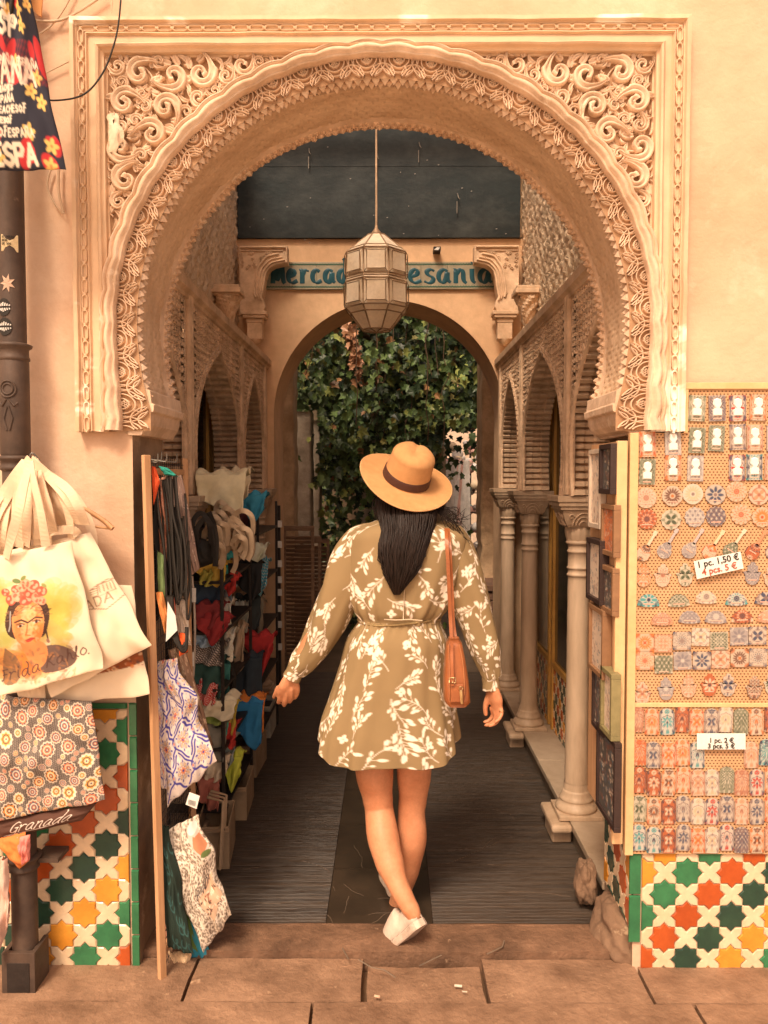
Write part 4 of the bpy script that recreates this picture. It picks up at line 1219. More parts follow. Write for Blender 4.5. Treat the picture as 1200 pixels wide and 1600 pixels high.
# ================================================================ GOODS AND CLUTTER
def garm(name, col, c2=None): return mat(name, col, c2 or tuple(x*.8 for x in col), 5, .9, .35, 300, dist=.001)
def cloth_quad(name, q, Y, mat_, parent=None, cv=None, n=40, m=48, bulge=.02, wr=.006, seed=0, m2=None, px=True, back=.0, edge=0.0, fold=0):
    """hanging cloth bag between 4 corners TL,TR,BR,BL (pixels at depth Y, or points)"""
    P = [at(a, b, Y) if px else Vector((a, b, Y)) for a, b in q] if not isinstance(q[0], Vector) else q
    TL, TR, BR, BL = P
    nrm = (TR-TL).cross(BL-TL).normalized()
    if nrm.y > 0: nrm = -nrm
    g = MB(); cols = []
    for s_ in (1, -1):
        rows = []
        for j in range(m+1):
            v = j/m; r = []
            for i in range(n+1):
                u = i/n; p = TL.lerp(TR, u).lerp(BL.lerp(BR, u), v)
                e = (max(0, math.sin(PI*u))*max(0, math.sin(PI*v)))**.5
                wv = wr*(mnoise.noise(Vector((u*3.2+seed, v*3.0, seed)))+.6*mnoise.noise(Vector((u*8+seed, v*5, seed+4)))+fold*math.sin(u*fold*9+3*mnoise.noise(Vector((v*2, seed, 2)))))
                d = s_*bulge*e + wv + (0 if s_ > 0 else -.002)
                off = (BL-TL).normalized()*edge*mnoise.noise(Vector((u*4, seed, 7)))*v + (TR-TL).normalized()*edge*mnoise.noise(Vector((v*4, seed, 9)))
                r.append(p+nrm*d+off)
                if cv is not None: cols.append((u*cv.w, v*cv.h))
            rows.append(r)
        g.grid(rows if s_ < 0 else rows, 0, True)
    col = None
    if cv is not None:
        c = np.array(cols); col = cv.sample(c[:,0], c[:,1])
    return g.build(name, mat_, parent, colors=col)
def strap(mb, pts, w=.011, th=.0016, m=0, face=(0,-1,0), n=8):
    """flat webbing strip along a smooth path"""
    L = spline(pts, n); f = Vector(face); rows = []
    for i, p in enumerate(L):
        d = (L[min(i+1, len(L)-1)]-L[max(i-1, 0)]).normalized(); x = d.cross(f)
        x = x.normalized() if x.length > 1e-4 else Vector((1,0,0)); nn = x.cross(d)
        tw = .35*math.sin(i*.25+p.x*40); x = x*math.cos(tw)+nn*math.sin(tw); nn = x.cross(d)
        rows.append([p-x*w-nn*th, p+x*w-nn*th, p+x*w+nn*th, p-x*w+nn*th])
    mb.grid(rows, m, False, cv=True)

# ---- drainpipe
IRON = mat('rusty_iron_paint', (.105,.068,.048), (.060,.040,.030), 9, .55, .4, 40, dist=.003, stains=(10,.64,.72,(.22,.15,.10)))
YP = 2.385
pipe = thing('drainpipe', 'old dark iron drainpipe with ornate collars and stickers at the left edge', 'pipe', tuple(at(38, 1545, YP)))
pa, pb = at(18, -60, YP), at(41, 1440, YP); pxx = at(19, 450, YP).x; pzl = lambda py: at(25, py, YP).z
g = MB(); g.lathe([(.038, pzl(-70)), (.038, pzl(1500)), (.040, pzl(1505)), (.040, .06)], (pxx, YP, 0), 20)
g.build('shaft', IRON, pipe)
for py0, py1 in ((540, 560), (715, 730), (1336, 1352)):
    z0, z1 = pzl(py1), pzl(py0); g = MB()
    g.lathe([(.038, z0-.012), (.046, z0-.006), (.046, z0), (.043, z0+.006), (.043, z1-.012), (.052, z1-.006), (.054, z1), (.040, z1+.006)], (pxx, YP, 0), 20); g.build('collar', IRON, pipe)
g = MB(); fnp = lambda u, v, h: (pxx+(.041+h)*math.sin(u/.041), YP-(.041+h)*math.cos(u/.041), v)
g.lathe([(.0405, pzl(712)), (.043, pzl(708)), (.043, pzl(566)), (.0405, pzl(562))], (pxx, YP, 0), 20)
zc = pzl(610)
for rr_ in (.022, .014): g.ribbon([(rr_*math.cos(a), zc+rr_*1.1*math.sin(a)) for a in [PI*j/8 for j in range(17)]], .0028, .006, fnp)
for d in (-1, 1):
    g.ribbon([(d*.004, zc-.03), (d*.016, zc-.05), (d*.026, zc-.04)], .003, .006, fnp); g.ribbon([(d*.002, zc-.05), (d*.012, zc-.085), (d*.004, zc-.12)], .003, .006, fnp)
g.build('ornament', IRON, pipe)
g = MB(); g.box((pxx-.05, YP-.05, -.01), (pxx+.05, YP-.034, .12)); g.box((pxx-.05, YP-.034, .0), (pxx-.036, YP+.05, .12)); g.box((pxx+.036, YP-.034, .0), (pxx+.05, YP+.05, .12)); g.box((pxx-.034, YP-.052, .0), (pxx+.034, YP-.0505, .09), 1)
g.build('shoe', [IRON, DARKMETAL], pipe, bevel=.003)
g = MB(); z = pzl(1345); g.box((pxx+.03, YP+.0, z-.006), (pxx+.105, Y0-.012, z+.008)); g.build('wall_clip', IRON, pipe)
for (x0, y0, x1, y1, c, lab) in ((-.012, 372, .038, 398, (.78,.62,.36), None), (-.03, 470, .012, 498, (.75,.72,.66), None), (-.03, 500, .016, 528, (.75,.72,.66), None), (-.02, 432, .028, 462, (.62,.42,.30), None)):
    g = MB(); za, zb_ = pzl(y1), pzl(y0)
    if y0 in (470, 500):
        for k in range(10): pass
        n = 18; P = [((x0+x1)/2+(x1-x0)/2*math.cos(2*PI*k/n), (za+zb_)/2+(zb_-za)/2*math.sin(2*PI*k/n)) for k in range(n)]
        raised(g, P, lambda u, v, h: fnp(u, v, h-.002), .0012, 1, .0005)
        for k in range(-3, 4):
            for sgn in (0, 1):
                xx = (x0+x1)/2+k*.0055; g.ribbon([(xx-.002+.001*k, (za+zb_)/2+(.003 if sgn else -.003)), (xx+.001*k, (za+zb_)/2+(.014 if sgn else -.014)*(1-abs(k)*.17))], .0019, .0022, lambda u, v, h: fnp(u, v, h-.0015), 0)
    elif y0 == 432:
        P = []
        for k in range(14):
            a = 2*PI*k/14; r_ = 1 if k % 2 else .45; P.append(((x0+x1)/2+(x1-x0)/2*r_*math.cos(a), (za+zb_)/2+(zb_-za)/2*r_*math.sin(a)))
        raised(g, P, lambda u, v, h: fnp(u, v, h-.002), .001, 0, .0005)
    else:
        raised(g, [(x0,za),(x1,za),(x1,zb_),(x0,zb_)], lambda u, v, h: fnp(u, v, h-.002), .001, 0, .0005)
        for k in range(3):
            for t in text_strokes(['EL PUERO', 'BEBE', 'DE 202'][k].replace('2','S').replace('0','O').replace('U','O'), .006, 0, .2):
                g.ribbon([(x0+.004+p[0], zb_-.010-k*.010+p[1]) for p in t], .0006, .0008, lambda u, v, h: fnp(u, v, h-.0008), 1)
    g.build('sticker', [mat('sticker_paper', c, None, 30, .6, .05), INK], pipe)
# ---- cables on the wall
def cable(pts, Y, r, col, label, name='cable'):
    g = MB(); g.tube(spline([at(a, b, Y) for a, b in pts], 8), r, 6); o = g.build(name, col); tag(o, label, 'cable', 'cables on the wall')
CW = mat('cream_cable', (.66,.48,.32), None, 10, .6, .1); CK = mat('black_cable', (.03,.025,.02), None, 10, .5, .1)
cable([(190,-20),(186,30),(178,70),(160,115),(130,148),(85,157),(60,150)], 2.40, .0028, CK, 'black cable swinging down across the top left corner of the carved frame')
cable([(-20,12),(30,28),(85,33),(120,20),(165,-10)], 2.462, .004, CW, 'pale cable sagging level near the top left corner')
cable([(48,62),(80,40),(100,14),(115,-15)], 2.466, .003, CW, 'thin pale cable slanting up steeply at the top left')
cable([(176,-10),(174,20)], 2.45, .002, CW, 'short pale cable end above the carved frame')
cable([(60,120),(100,100),(116,92)], 2.466, .002, CW, 'thin pale wire running towards the frame beside the hanging fabric bag')
cable([(80,262),(74,290),(84,315),(98,334)], 2.465, .003, CW, 'pale cable looping out under the hanging fabric bag')
cable([(92,255),(92,300),(100,334)], 2.462, .004, CW, 'pale cable dropping straight under the hanging fabric bag')

# ---- beach bag top left
cv = Canvas(1, 1.5, 190, (.03,.03,.045)); rr = random.Random(3)
RED, CRM, YEL = (.55,.04,.045), (.85,.74,.58), (.80,.52,.16)
for k in range(34): cv.ell(rr.random(), rr.random()*1.5, rr.uniform(.05,.12), rr.uniform(.03,.06), rr.random()*3, RED)
for k in range(22):
    x, y = rr.random(), rr.random()*1.5
    for j in range(5): cv.ell(x+.033*math.cos(j*1.256), y+.033*math.sin(j*1.256), .03, .018, j*1.256, YEL)
    cv.disc(x, y, .013, (.55,.25,.08))
for (t, y, h, x, a) in (('ESPA~A BEACHES PLAYA', .12, .05, .42, 0), ('PA~A', .30, .12, .42, 0), ('ESPA~A ESPA~A', .80, .05, .4, 0), ('ESOFESPA~A', 1.29, .05, .38, 0), ('BEACHESOF', 1.13, .045, .42, 0), ('ESPA~A PLAYA', .22, .035, .2, .05), ('ESPA~A ESPA~A', .42, .05, .05, .08), ('BEACHESOFESPA~A', .50, .035, .3, .1), ('PA~A SOL', .60, .09, -.05, .03), ('BEACHESOFESPA~A BEACHES', .98, .036, -.05, .05), ('NA ESPA~A ESPA~A', 1.06, .05, -.02, .05), ('ESOFESPA~A BEACHESOF', 1.20, .036, .0, .03)):
    # letters upright: canvas y runs down
    for st in text_strokes(t, h, 0, .28): cv.line([(x+px, y-py) for px, py in st], .006 if h < .06 else .011, CRM)
for st in text_strokes('PANA', .17, 0, .2): cv.line([(.36+px, .92-py) for px, py in st], .017, CRM); 
for st in text_strokes('SP', .15, 0, .25): cv.line([(.5+px, .60-py) for px, py in st], .016, CRM)
for st in text_strokes('ESPA', .13, 0, .2): cv.line([(.40+px, 1.47-py) for px, py in st], .016, CRM)
for i in range(170): cv.line([(-.1+i*.012, .62), (-.04+i*.012, .92)], .0016, RED, .6)
bb = thing('beach_bag', 'dark cloth bag printed with red, cream lettering and flowers, hanging at the top left corner', 'bag', tuple(at(40, 265, 2.2)))
cloth_quad('cloth', [(-6,-70),(30,-70),(100,262),(-70,272)], 2.2, CLOTHV, bb, cv, 110, 160, .035, .020, 3, fold=.6)
g = MB(); g.tube(spline([at(20,-10,2.18), at(14,30,2.18), at(4,62,2.18), at(-6,90,2.19)], 6), .006, 6); g.build('drawstring', INK, bb)
# small orange triangle at the very top
g = MB(); g.prism([at(40,-6,2.45), at(66,-6,2.45), at(64,26,2.45), at(57,22,2.45)], (0,.006,0)); o = g.build('pennant', garm('orange_cloth', (.70,.32,.12))); tag(o, 'scrap of orange cloth poking in at the top left', 'cloth')

# ---- tote bags
CANV = garm('natural_cotton', (.80,.63,.44), (.74,.56,.38))
BG = (.83,.68,.49)
def affine(TL, TR, BL):
    ax, ay = TR[0]-TL[0], TR[1]-TL[1]; bx, by = BL[0]-TL[0], BL[1]-TL[1]; D = ax*by-ay*bx; Lx, Ly = math.hypot(ax, ay), math.hypot(bx, by)
    def f(x, y):
        dx, dy = x-TL[0], y-TL[1]; return ((dx*by-dy*bx)/D*Lx, (ax*dy-ay*dx)/D*Ly)
    return f, Lx, Ly
TL, TR, BR, BL = (-63,882), (112,845), (160,1045), (-15,1094)
f, Lx, Ly = affine(TL, TR, BL)
cv = Canvas(Lx, Ly, 1.7, BG); rr = random.Random(9)
def blob(cx, cy, rx, ry, col, n=26, sp=1.0, k=.35):
    for _ in range(n):
        a = rr.random()*6.28; q = rr.random()**.6*sp
        x, y = f(cx+rx*q*math.cos(a), cy+ry*q*math.sin(a)); cv.ell(x, y, rx*rr.uniform(.2,.5), ry*rr.uniform(.2,.5), rr.random()*3, col, k)
blob(85,950,32,42,(.72,.50,.12),60); blob(0,960,30,60,(.48,.46,.12),60); blob(95,985,22,40,(.55,.42,.08),30); blob(30,1035,52,28,(.70,.30,.07),50); blob(75,1000,26,30,(.55,.40,.12),24)
blob(50,1045,28,16,(.62,.20,.04),30,k=.5)
def E(cx, cy, rx, ry, ang, col, k=1): x, y = f(cx, cy); cv.ell(x, y, rx, ry, ang, col, k)
def Ln(pts, w_, col, k=1): cv.line([f(*p) for p in pts], w_, col, k)
def Po(pts, col, k=1): cv.poly([f(*p) for p in chaikin(pts+[pts[0]], 2)], col, k)
HAIR_ = (.07,.035,.025); SK = (.74,.30,.11); SKL = (.86,.50,.24)
Po([(76,1012),(100,1010),(124,1030),(110,1052),(60,1060),(66,1030)], (.16,.10,.08)); Po([(14,1012),(2,1050),(0,1078),(30,1070),(34,1030)], (.22,.12,.06), .9)
Po([(38,1006),(76,1000),(78,1032),(60,1052),(44,1036)], SK)
Po([(14,952),(20,935),(45,926),(70,932),(84,955),(80,990),(70,1000),(22,998),(12,975)], HAIR_)
Po([(24,962),(32,944),(52,940),(70,948),(76,970),(74,994),(62,1012),(48,1014),(34,1002),(26,984)], SK)
Po([(40,948),(54,944),(64,960),(60,990),(48,1004),(38,988)], SKL, .75); Po([(62,960),(75,966),(74,992),(64,1008),(58,1000)], (.72,.22,.05), .7)
for _ in range(240):
    x, y = rr.uniform(27, 76), rr.uniform(940, 1010)
    if (x-51)**2/23**2+(y-975)**2/33**2 > 1: continue
    E(x, y, rr.uniform(1.5, 5), rr.uniform(1, 2.4), rr.uniform(0, 3), rr.choice([(.84,.46,.20), (.70,.24,.06), (.88,.56,.32), (.58,.17,.05), (.80,.38,.10)]) if x > 38 else (.62,.22,.06), .35)
for _ in range(90): x = rr.uniform(14, 84); E(x, 940+abs(x-50)*.6+rr.uniform(-8, 10), 4, .8, rr.uniform(-.6, .6), rr.choice([(.16,.08,.05), (.03,.02,.02), (.3,.16,.09)]), .6)
for _ in range(120): x, y = rr.uniform(0, 118), rr.uniform(1012, 1070); E(x, y, rr.uniform(2, 7), rr.uniform(1, 3), rr.random()*3, rr.choice([(.34,.16,.08), (.62,.26,.08), (.14,.09,.07), (.50,.20,.06)]), .4)
E(40,990,4,2,0,(.5,.12,.04),.4)
Ln([(30,971),(40,968),(50,973),(52,972),(62,965),(72,966)], 1.3, HAIR_); 
for ex in (39, 64): E(ex, 977 if ex < 50 else 972, 4.4, 1.7, -.15, (.78,.60,.48)); E(ex, 977 if ex < 50 else 972, 2.3, 2.3, 0, HAIR_); Ln([(ex-6, 975 if ex < 50 else 971), (ex, 973 if ex < 50 else 969), (ex+6, 975 if ex < 50 else 971)], .8, HAIR_)
Ln([(50,976),(49,988),(47,992),(55,993)], .9, (.5,.16,.05)); E(54,1000,7.5,3.0,-.15,(.55,.08,.05)); Ln([(46,1000),(54,999),(63,998)], .5, (.25,.04,.03))
Ln([(78,985),(80,1000)], 1.2, HAIR_); E(80,1004,2.5,4,0,(.3,.15,.1)); Ln([(20,955),(22,975),(20,985)], 1, (.4,.38,.36))
for (x, y, r, c) in ((20,937,9,0),(32,930,11,1),(44,938,10,0),(50,925,12,0),(62,935,10,1),(58,914,9,0),(45,912,9,1),(70,924,9,0),(28,920,7,0),(70,940,7,1),(38,918,8,1),(12,925,7,0)):
    col = [(.66,.12,.07), (.80,.36,.22)][c]
    E(x, y, r, r*.9, 0, col)
    for j in range(5): E(x+r*.45*math.cos(j*1.26+x), y+r*.45*math.sin(j*1.26+x), r*.34, r*.24, j*1.26, [(.84,.45,.30), (.60,.10,.06)][(j+c) % 2], .8)
E(30,908,7,4,.4,(.16,.22,.08)); E(42,903,6,3,-.4,(.22,.26,.08)); E(74,915,5,3,.8,(.3,.3,.1))
for (t, x0, y0, x1, y1) in (('Frida', -2, 1070, 62, 1052), ('Kahlo.', 70, 1049, 138, 1031)):
    ss_ = text_strokes(t, 12.5, .25, .10, .6); W = max(p[0] for s in ss_ for p in s); k = math.hypot(x1-x0, y1-y0)/W; an = math.atan2(y1-y0, x1-x0)
    for s in ss_: Ln([(x0+p[0]*k*math.cos(an)+p[1]*math.sin(an), y0+p[0]*k*math.sin(an)-p[1]*math.cos(an)) for p in chaikin(s, 2)], .85, (.10,.05,.04))
t1 = thing('tote_bag', 'natural tote bag with watercolour portrait of a woman wearing a red flower crown, script beneath', 'tote bag', tuple(at(50, 1090, 2.26)), 'natural cotton tote bags')
o = cloth_quad('bag_body', [TL, TR, BR, BL], 2.26, CLOTHV, t1, cv, 200, 220, .022, .018, 1, edge=.008)
def handles(root, pts_list, Y, m=CANV):
    for pts in pts_list:
        g = MB(); strap(g, [at(a, b, Y+dy) for a, b, dy in pts], .0125); g.build('handle', m, root)
handles(t1, [[(10,872,-.005),(20,830,-.03),(34,780,-.03),(46,720,.0)], [(72,853,-.005),(64,800,-.03),(52,750,-.02),(46,722,0)]], 2.25)
TL, TR, BR, BL = (5,862), (140,832), (237,1008), (80,1090)
f, Lx, Ly = affine(TL, TR, BL); cv = Canvas(Lx, Ly, 1.6, BG)
BRN = (.30,.19,.12)
Ln([(100,962),(158,975),(188,952),(176,925),(162,923),(138,937)], .8, BRN); Ln([(138,950),(148,948),(148,930),(168,926),(172,944),(140,952)], .7, BRN)
for k in range(4): Ln([(150+k*5,932-k),(151+k*5,944-k)], .6, BRN)
for k in range(3): Ln([(137,938+k*4),(147,936+k*4)], .6, BRN)
for s in text_strokes('ADA', 17, 0, .25, .6): Ln([(128+p[0]*math.cos(-.28)*1.0+p[1]*math.sin(-.28)*.3, 972+p[0]*math.sin(-.28)-p[1]) for p in s], .9, BRN)
t2 = thing('tote_bag', 'natural tote bag with thin brown line print, hanging behind the portrait tote', 'tote bag', tuple(at(160, 1085, 2.31)), 'natural cotton tote bags')
cloth_quad('bag_body', [TL, TR, BR, BL], 2.31, CLOTHV, t2, cv, 120, 130, .02, .018, 6, edge=.008)
handles(t2, [[(60,852,0),(56,800,-.02),(50,750,0),(44,722,0)], [(112,842,0),(104,790,-.03),(78,745,-.01),(48,722,0)], [(74,852,-.004),(78,832,-.015),(112,828,-.015),(122,836,-.004)]], 2.30)
TL, TR, BR, BL = (30,905), (205,915), (234,1084), (34,1114)
f, Lx, Ly = affine(TL, TR, BL); cv = Canvas(Lx, Ly, 1.4, BG); rr = random.Random(2)
Po_ = [f(*p) for p in ((110,1040),(210,1022),(212,1060),(120,1078))]; cv.poly(Po_, (.30,.09,.03))
for _ in range(90): E(rr.uniform(120,209), rr.uniform(1034,1068), rr.uniform(1,4), rr.uniform(1,3), rr.random()*3, rr.choice([(.7,.25,.06),(.12,.06,.05),(.45,.12,.04),(.75,.5,.3)]), .8)
for _ in range(30): E(rr.uniform(125,207), rr.uniform(1026,1036), 3, 2, 0, (.16,.14,.2), .7)
t3 = thing('tote_bag', 'natural tote bag with a dark red photo print, hindmost of the hanging totes', 'tote bag', tuple(at(140, 1112, 2.35)), 'natural cotton tote bags')
cloth_quad('bag_body', [TL, TR, BR, BL], 2.36, CLOTHV, t3, cv, 120, 120, .015, .008, 4, edge=.008)
handles(t3, [[(120,908,0),(146,850,0),(120,780,.0),(60,730,0)]], 2.36)
t4 = thing('tote_bag', 'plain natural tote bag whose lower corner pokes out under the others at the left', 'tote bag', tuple(at(60, 1112, 2.34)), 'natural cotton tote bags')
cloth_quad('bag_body', [(-30,900),(60,900),(72,1100),(36,1112)], 2.335, CANV, t4, None, 30, 40, .01, .006, 8)
sb = thing('strap_bundle', 'thick bundle of crumpled cream cotton straps gathered at the hook on the drainpipe', 'straps', tuple(at(50, 850, 2.28)))
rr = random.Random(12)
for k in range(17):
    ex = -30+k*10.2; ey = 872 - max(0, ex)*.42+rr.uniform(-14, 6)
    side = (ex-45)/90
    g = MB(); y = 2.30+rr.uniform(-.035, .05)
    strap(g, [at(ex, ey, y), at(lerp(ex, 46, .25)+side*10, lerp(ey, 720, .3), y-.03+rr.uniform(-.01,.01)), at(lerp(ex, 46, .62)+side*16+rr.uniform(-5,5), lerp(ey, 720, .62), y-.02), at(46+rr.uniform(-7,9), 716+rr.uniform(0,10), 2.33)], rr.uniform(.011,.014))
    g.build('strap', CANV, sb)
hg = thing('clothes_hanger', 'wooden clothes hanger sticking out right of the tote straps', 'hanger', tuple(at(150, 800, 2.37)))
g = MB(); L = spline([at(55,742,2.37), at(90,765,2.37), at(125,790,2.37), at(160,812,2.37), at(176,826,2.37)], 6); g.tube(L, [.011+.004*(i/len(L)) for i in range(len(L))], 8, flat=.55); g.tube([at(140,822,2.37), at(176,826,2.37)], .004, 6); g.build('bar', WOOD, hg)
g = MB(); g.tube(spline([at(50,745,2.37), at(44,725,2.37), at(50,708,2.37), at(62,720,2.38)], 5), .003, 6); g.build('hook', HK, hg)
# ---- patterned shopping bag and brown edge with script
cv = Canvas(1.0, .86, 420, (.055,.042,.038)); rr = random.Random(4)
for i in range(60):
    for j in range(52):
        x, y = i*.0171, j*.0171; cv.ring(x, y+(.008 if i % 2 else 0), .0052, .0011, (.55,.46,.38))
cent = []
for R0, tr in ((.062, 60), (.046, 160), (.03, 500), (.021, 900)):
    for _ in range(tr):
        x, y = rr.random(), rr.random()*.86
        if all(math.hypot(x-a, y-b) > (R0+c)*1.02 for a, b, c in cent): cent.append((x, y, R0))
for x, y, R0 in cent:
    c1, c2, c3 = rr.choice([((.80,.30,.07),(.86,.70,.5),(.10,.06,.05)), ((.72,.22,.10),(.86,.6,.45),(.12,.1,.12)), ((.85,.42,.10),(.12,.08,.07),(.84,.72,.55)), ((.12,.12,.16),(.78,.66,.52),(.5,.16,.08))])
    cv.disc(x, y, R0, (.78,.66,.5), 12, R0*.07); cv.disc(x, y, R0*.84, c3, 12, R0*.06); cv.disc(x, y, R0*.7, c1, 8, R0*.08); cv.ring(x, y, R0*.46, R0*.07, c2); cv.disc(x, y, R0*.26, c3, 6, R0*.05); cv.disc(x, y, R0*.12, c2)
pbag = thing('patterned_bag', 'shopping bag covered in small orange and black mosaic rosettes, below the cotton totes', 'bag', tuple(at(80, 1300, 2.33)))
cloth_quad('cloth', [(-30,1085),(143,1096),(163,1250),(-20,1286)], 2.33, CLOTHV, pbag, cv, 260, 220, .03, .018, 5, edge=.005)
cv = Canvas(1, .22, 500, (.10,.045,.03))
for s in text_strokes('Granada', .085, .3, .06, .6): cv.line([(.30+p[0]*1.25, .16-p[1]-.18*(p[0])*0) for p in chaikin(s, 2)], .004, (.75,.65,.55))
cv.line([(.25,.185),(.5,.175),(.72,.165)], .004, (.75,.65,.55))
gb = cloth_quad('brown_bag', [(-40,1288),(152,1254),(128,1282),(-30,1318)], 2.345, CLOTHV, None, cv, 200, 50, .02, .004, 7); tag(gb, 'dark brown bag edge with white script word, under the mosaic patterned bag', 'bag')
# fabrics beneath
sc1 = cloth_quad('scarf', [(-10,1312),(40,1300),(46,1345),(30,1358)], 2.33, garm('scarf_orange', (.75,.30,.07), (.6,.12,.04)), None, None, 20, 20, .02, .01, 2); tag(sc1, 'orange and red scarf bunched under the brown bag', 'scarf')
sc2 = cloth_quad('scarf', [(26,1308),(47,1304),(46,1344),(34,1352)], 2.32, garm('scarf_red', (.72,.10,.09), (.82,.45,.35)), None, None, 20, 20, .012, .01, 5); tag(sc2, 'red and pink scarf end beside the orange one, under the brown bag', 'scarf')
sc3 = cloth_quad('scarf', [(-14,1345),(12,1340),(17,1430),(-4,1500)], 2.31, garm('scarf_pink', (.74,.55,.44), (.62,.36,.28)), None, None, 16, 40, .012, .012, 6, fold=1); tag(sc3, 'long pale pink scarf hanging at the very left edge beside the drainpipe', 'scarf')

# ---- leaning display panel with hanging bags, left of the opening
rackm = thing('mesh_rack', 'tall wooden framed wire mesh panel leaning at the left jamb, hung with bags', 'rack', tuple(at(255, 1545, 2.42)))
p0, p1 = at(228, 711, 2.44), at(254, 1544, 2.41)
g = MB(); g.beam(p0, p1, .024, .016); q0, q1 = p0+Vector((-.0,.45,0)), p1+Vector((-.01,.45,0)); g.beam(q0, q1, .024, .016); g.beam(p0+Vector((0,.02,-.05)), q0+Vector((0,-.02,-.05)), .016, .02); g.beam(p1+Vector((0,.02,.1)), q1+Vector((0,-.02,.1)), .016, .02)
g.build('wood_frame', WOOD, rackm, bevel=.002)
g = MB()
for k in range(64):
    t = (k+1)/66; a, b = p0.lerp(p1, t), q0.lerp(q1, t); g.tube([a, b], .0012, 4, caps=False)
for k in range(17):
    t = (k+1)/18; a, b = p0.lerp(q0, t), p1.lerp(q1, t); g.tube([a, b], .0012, 4, caps=False)
g.build('wire_mesh', DARKMETAL, rackm)
for px, py, y in ((240,722,2.46),(246,719,2.52),(254,721,2.5),(270,722,2.6)):
    g = MB(); p = at(px, py, y); g.tube(spline([p+Vector((-.04,0,.006)), p+Vector((0,0,0)), p+Vector((.012,0,.002)), p+Vector((.014,0,.028))], 4), .002, 5); g.build('hook', HK, rackm)
def cq(name, q, Y, col, lab, cat, group=None, cv=None, **k):
    o = cloth_quad(name, q, Y, CLOTHV if cv is not None else (col if isinstance(col, bpy.types.Material) else garm(name+'_cloth', col)), None, cv, **k); tag(o, lab, cat, group); return o
def paisley(seed, bgc, cs, n=90, sc_=.05):
    cv = Canvas(1, 1.6, 130, bgc); r = random.Random(seed)
    for _ in range(n):
        x, y, a, s = r.random(), r.random()*1.6, r.random()*6, r.uniform(.5, 1.2)*sc_
        cv.ell(x, y, s, s*.62, a, r.choice(cs)); cv.ell(x, y, s*.68, s*.38, a, bgc); cv.ell(x+s*.2*math.cos(a), y+s*.2*math.sin(a), s*.3, s*.2, a, r.choice(cs))
    return cv
HB = 'bags hung on the leaning mesh rack'
cq('kerchief', [(237,728),(243,730),(250,752),(240,790)], 2.47, (.72,.10,.03), 'small orange red kerchief at the top of the mesh rack', 'kerchief', n=16, m=16, bulge=.008)
cq('kerchief', [(248,728),(262,731),(280,746),(257,742)], 2.50, (.03,.30,.23), 'small teal kerchief at the top of the mesh rack', 'kerchief', n=16, m=16, bulge=.01)
cq('fabric_bag', [(262,745),(284,742),(313,888),(292,905)], 2.62, None, 'taupe bag with cream paisley print hanging rightmost on the mesh rack', 'bag', HB, paisley(1, (.30,.20,.16), [(.72,.56,.44),(.12,.08,.08)]), n=60, m=110, bulge=.02, wr=.01)
cq('fabric_bag', [(244,748),(258,745),(268,880),(254,905)], 2.52, None, 'slim rust and cream patterned bag behind the black cords', 'bag', HB, paisley(2, (.52,.22,.14), [(.78,.62,.46),(.10,.06,.05)]), n=40, m=100, bulge=.02, wr=.012)
cq('fabric_bag', [(234,748),(246,752),(252,960),(236,980)], 2.50, (.025,.022,.02), 'long black cloth bag nearest the wooden upright', 'bag', HB, n=24, m=60, bulge=.02, wr=.02, fold=1)
cq('fabric_bag', [(246,860),(258,870),(262,935),(248,940)], 2.48, (.18,.26,.10), 'narrow green cloth showing between the black cords', 'bag', HB, n=16, m=30, bulge=.015, wr=.01)
cq('fabric_bag', [(243,925),(254,925),(264,965),(258,992)], 2.46, (.70,.27,.08), 'small orange cloth pouch above the white tag', 'bag', HB, n=20, m=26, bulge=.014, wr=.008)
cq('price_tag', [(262,940),(274,962),(277,985),(259,1003)], 2.44, WHITE, 'blank white triangular card tag on the mesh rack', 'tag', n=6, m=6, bulge=.001, wr=0)
cq('fabric_bag', [(268,920),(290,940),(300,1010),(276,1000)], 2.55, None, 'grey and white patterned bag behind the white tag', 'bag', HB, paisley(3, (.62,.52,.42), [(.14,.11,.1),(.4,.3,.25)], 120, .03), n=44, m=60, bulge=.015, wr=.01)
cq('kerchief', [(279,988),(291,990),(294,1018),(280,1026)], 2.47, (.74,.12,.03), 'bright orange red kerchief low on the cords under the white tag', 'kerchief', n=16, m=16, bulge=.012)
cq('kerchief', [(262,930),(272,934),(276,962),(264,958)], 2.48, (.66,.18,.12), 'small coral printed kerchief above the white tag', 'kerchief', n=16, m=16, bulge=.012)
g = MB(); rr = random.Random(6)
cords = thing('cord_bundle', 'tangle of black braided cords looping down the front of the mesh rack', 'cords', tuple(at(275, 1010, 2.48)))
for k in range(15):
    x0 = 238+k*2.6; y = 2.46+rr.uniform(0, .08); xe = 256+k*2.6; ye = rr.uniform(890, 965)
    g = MB(); g.tube(spline([at(x0, 742+rr.uniform(0, 8), y), at(lerp(x0, xe, .3)+rr.uniform(-4,4), 800, y-.01), at(lerp(x0, xe, .7)+rr.uniform(-4,5), 860, y-.015), at(xe, ye, y-.01), at(xe+6, ye-30, y), at(xe+2, ye-120, y+.01)], 8), .0042, 6, flat=.8); g.build('cord', INK, cords)
for k in range(3):
    g = MB(); g.tube(spline([at(262+k*3, 930, 2.47), at(266+k*3, 975, 2.46), at(276+k*3, 1005+k*4, 2.45), at(288+k, 1008+k*3, 2.46), at(292, 980, 2.48)], 8), .006, 6); g.build('cord', INK, cords)
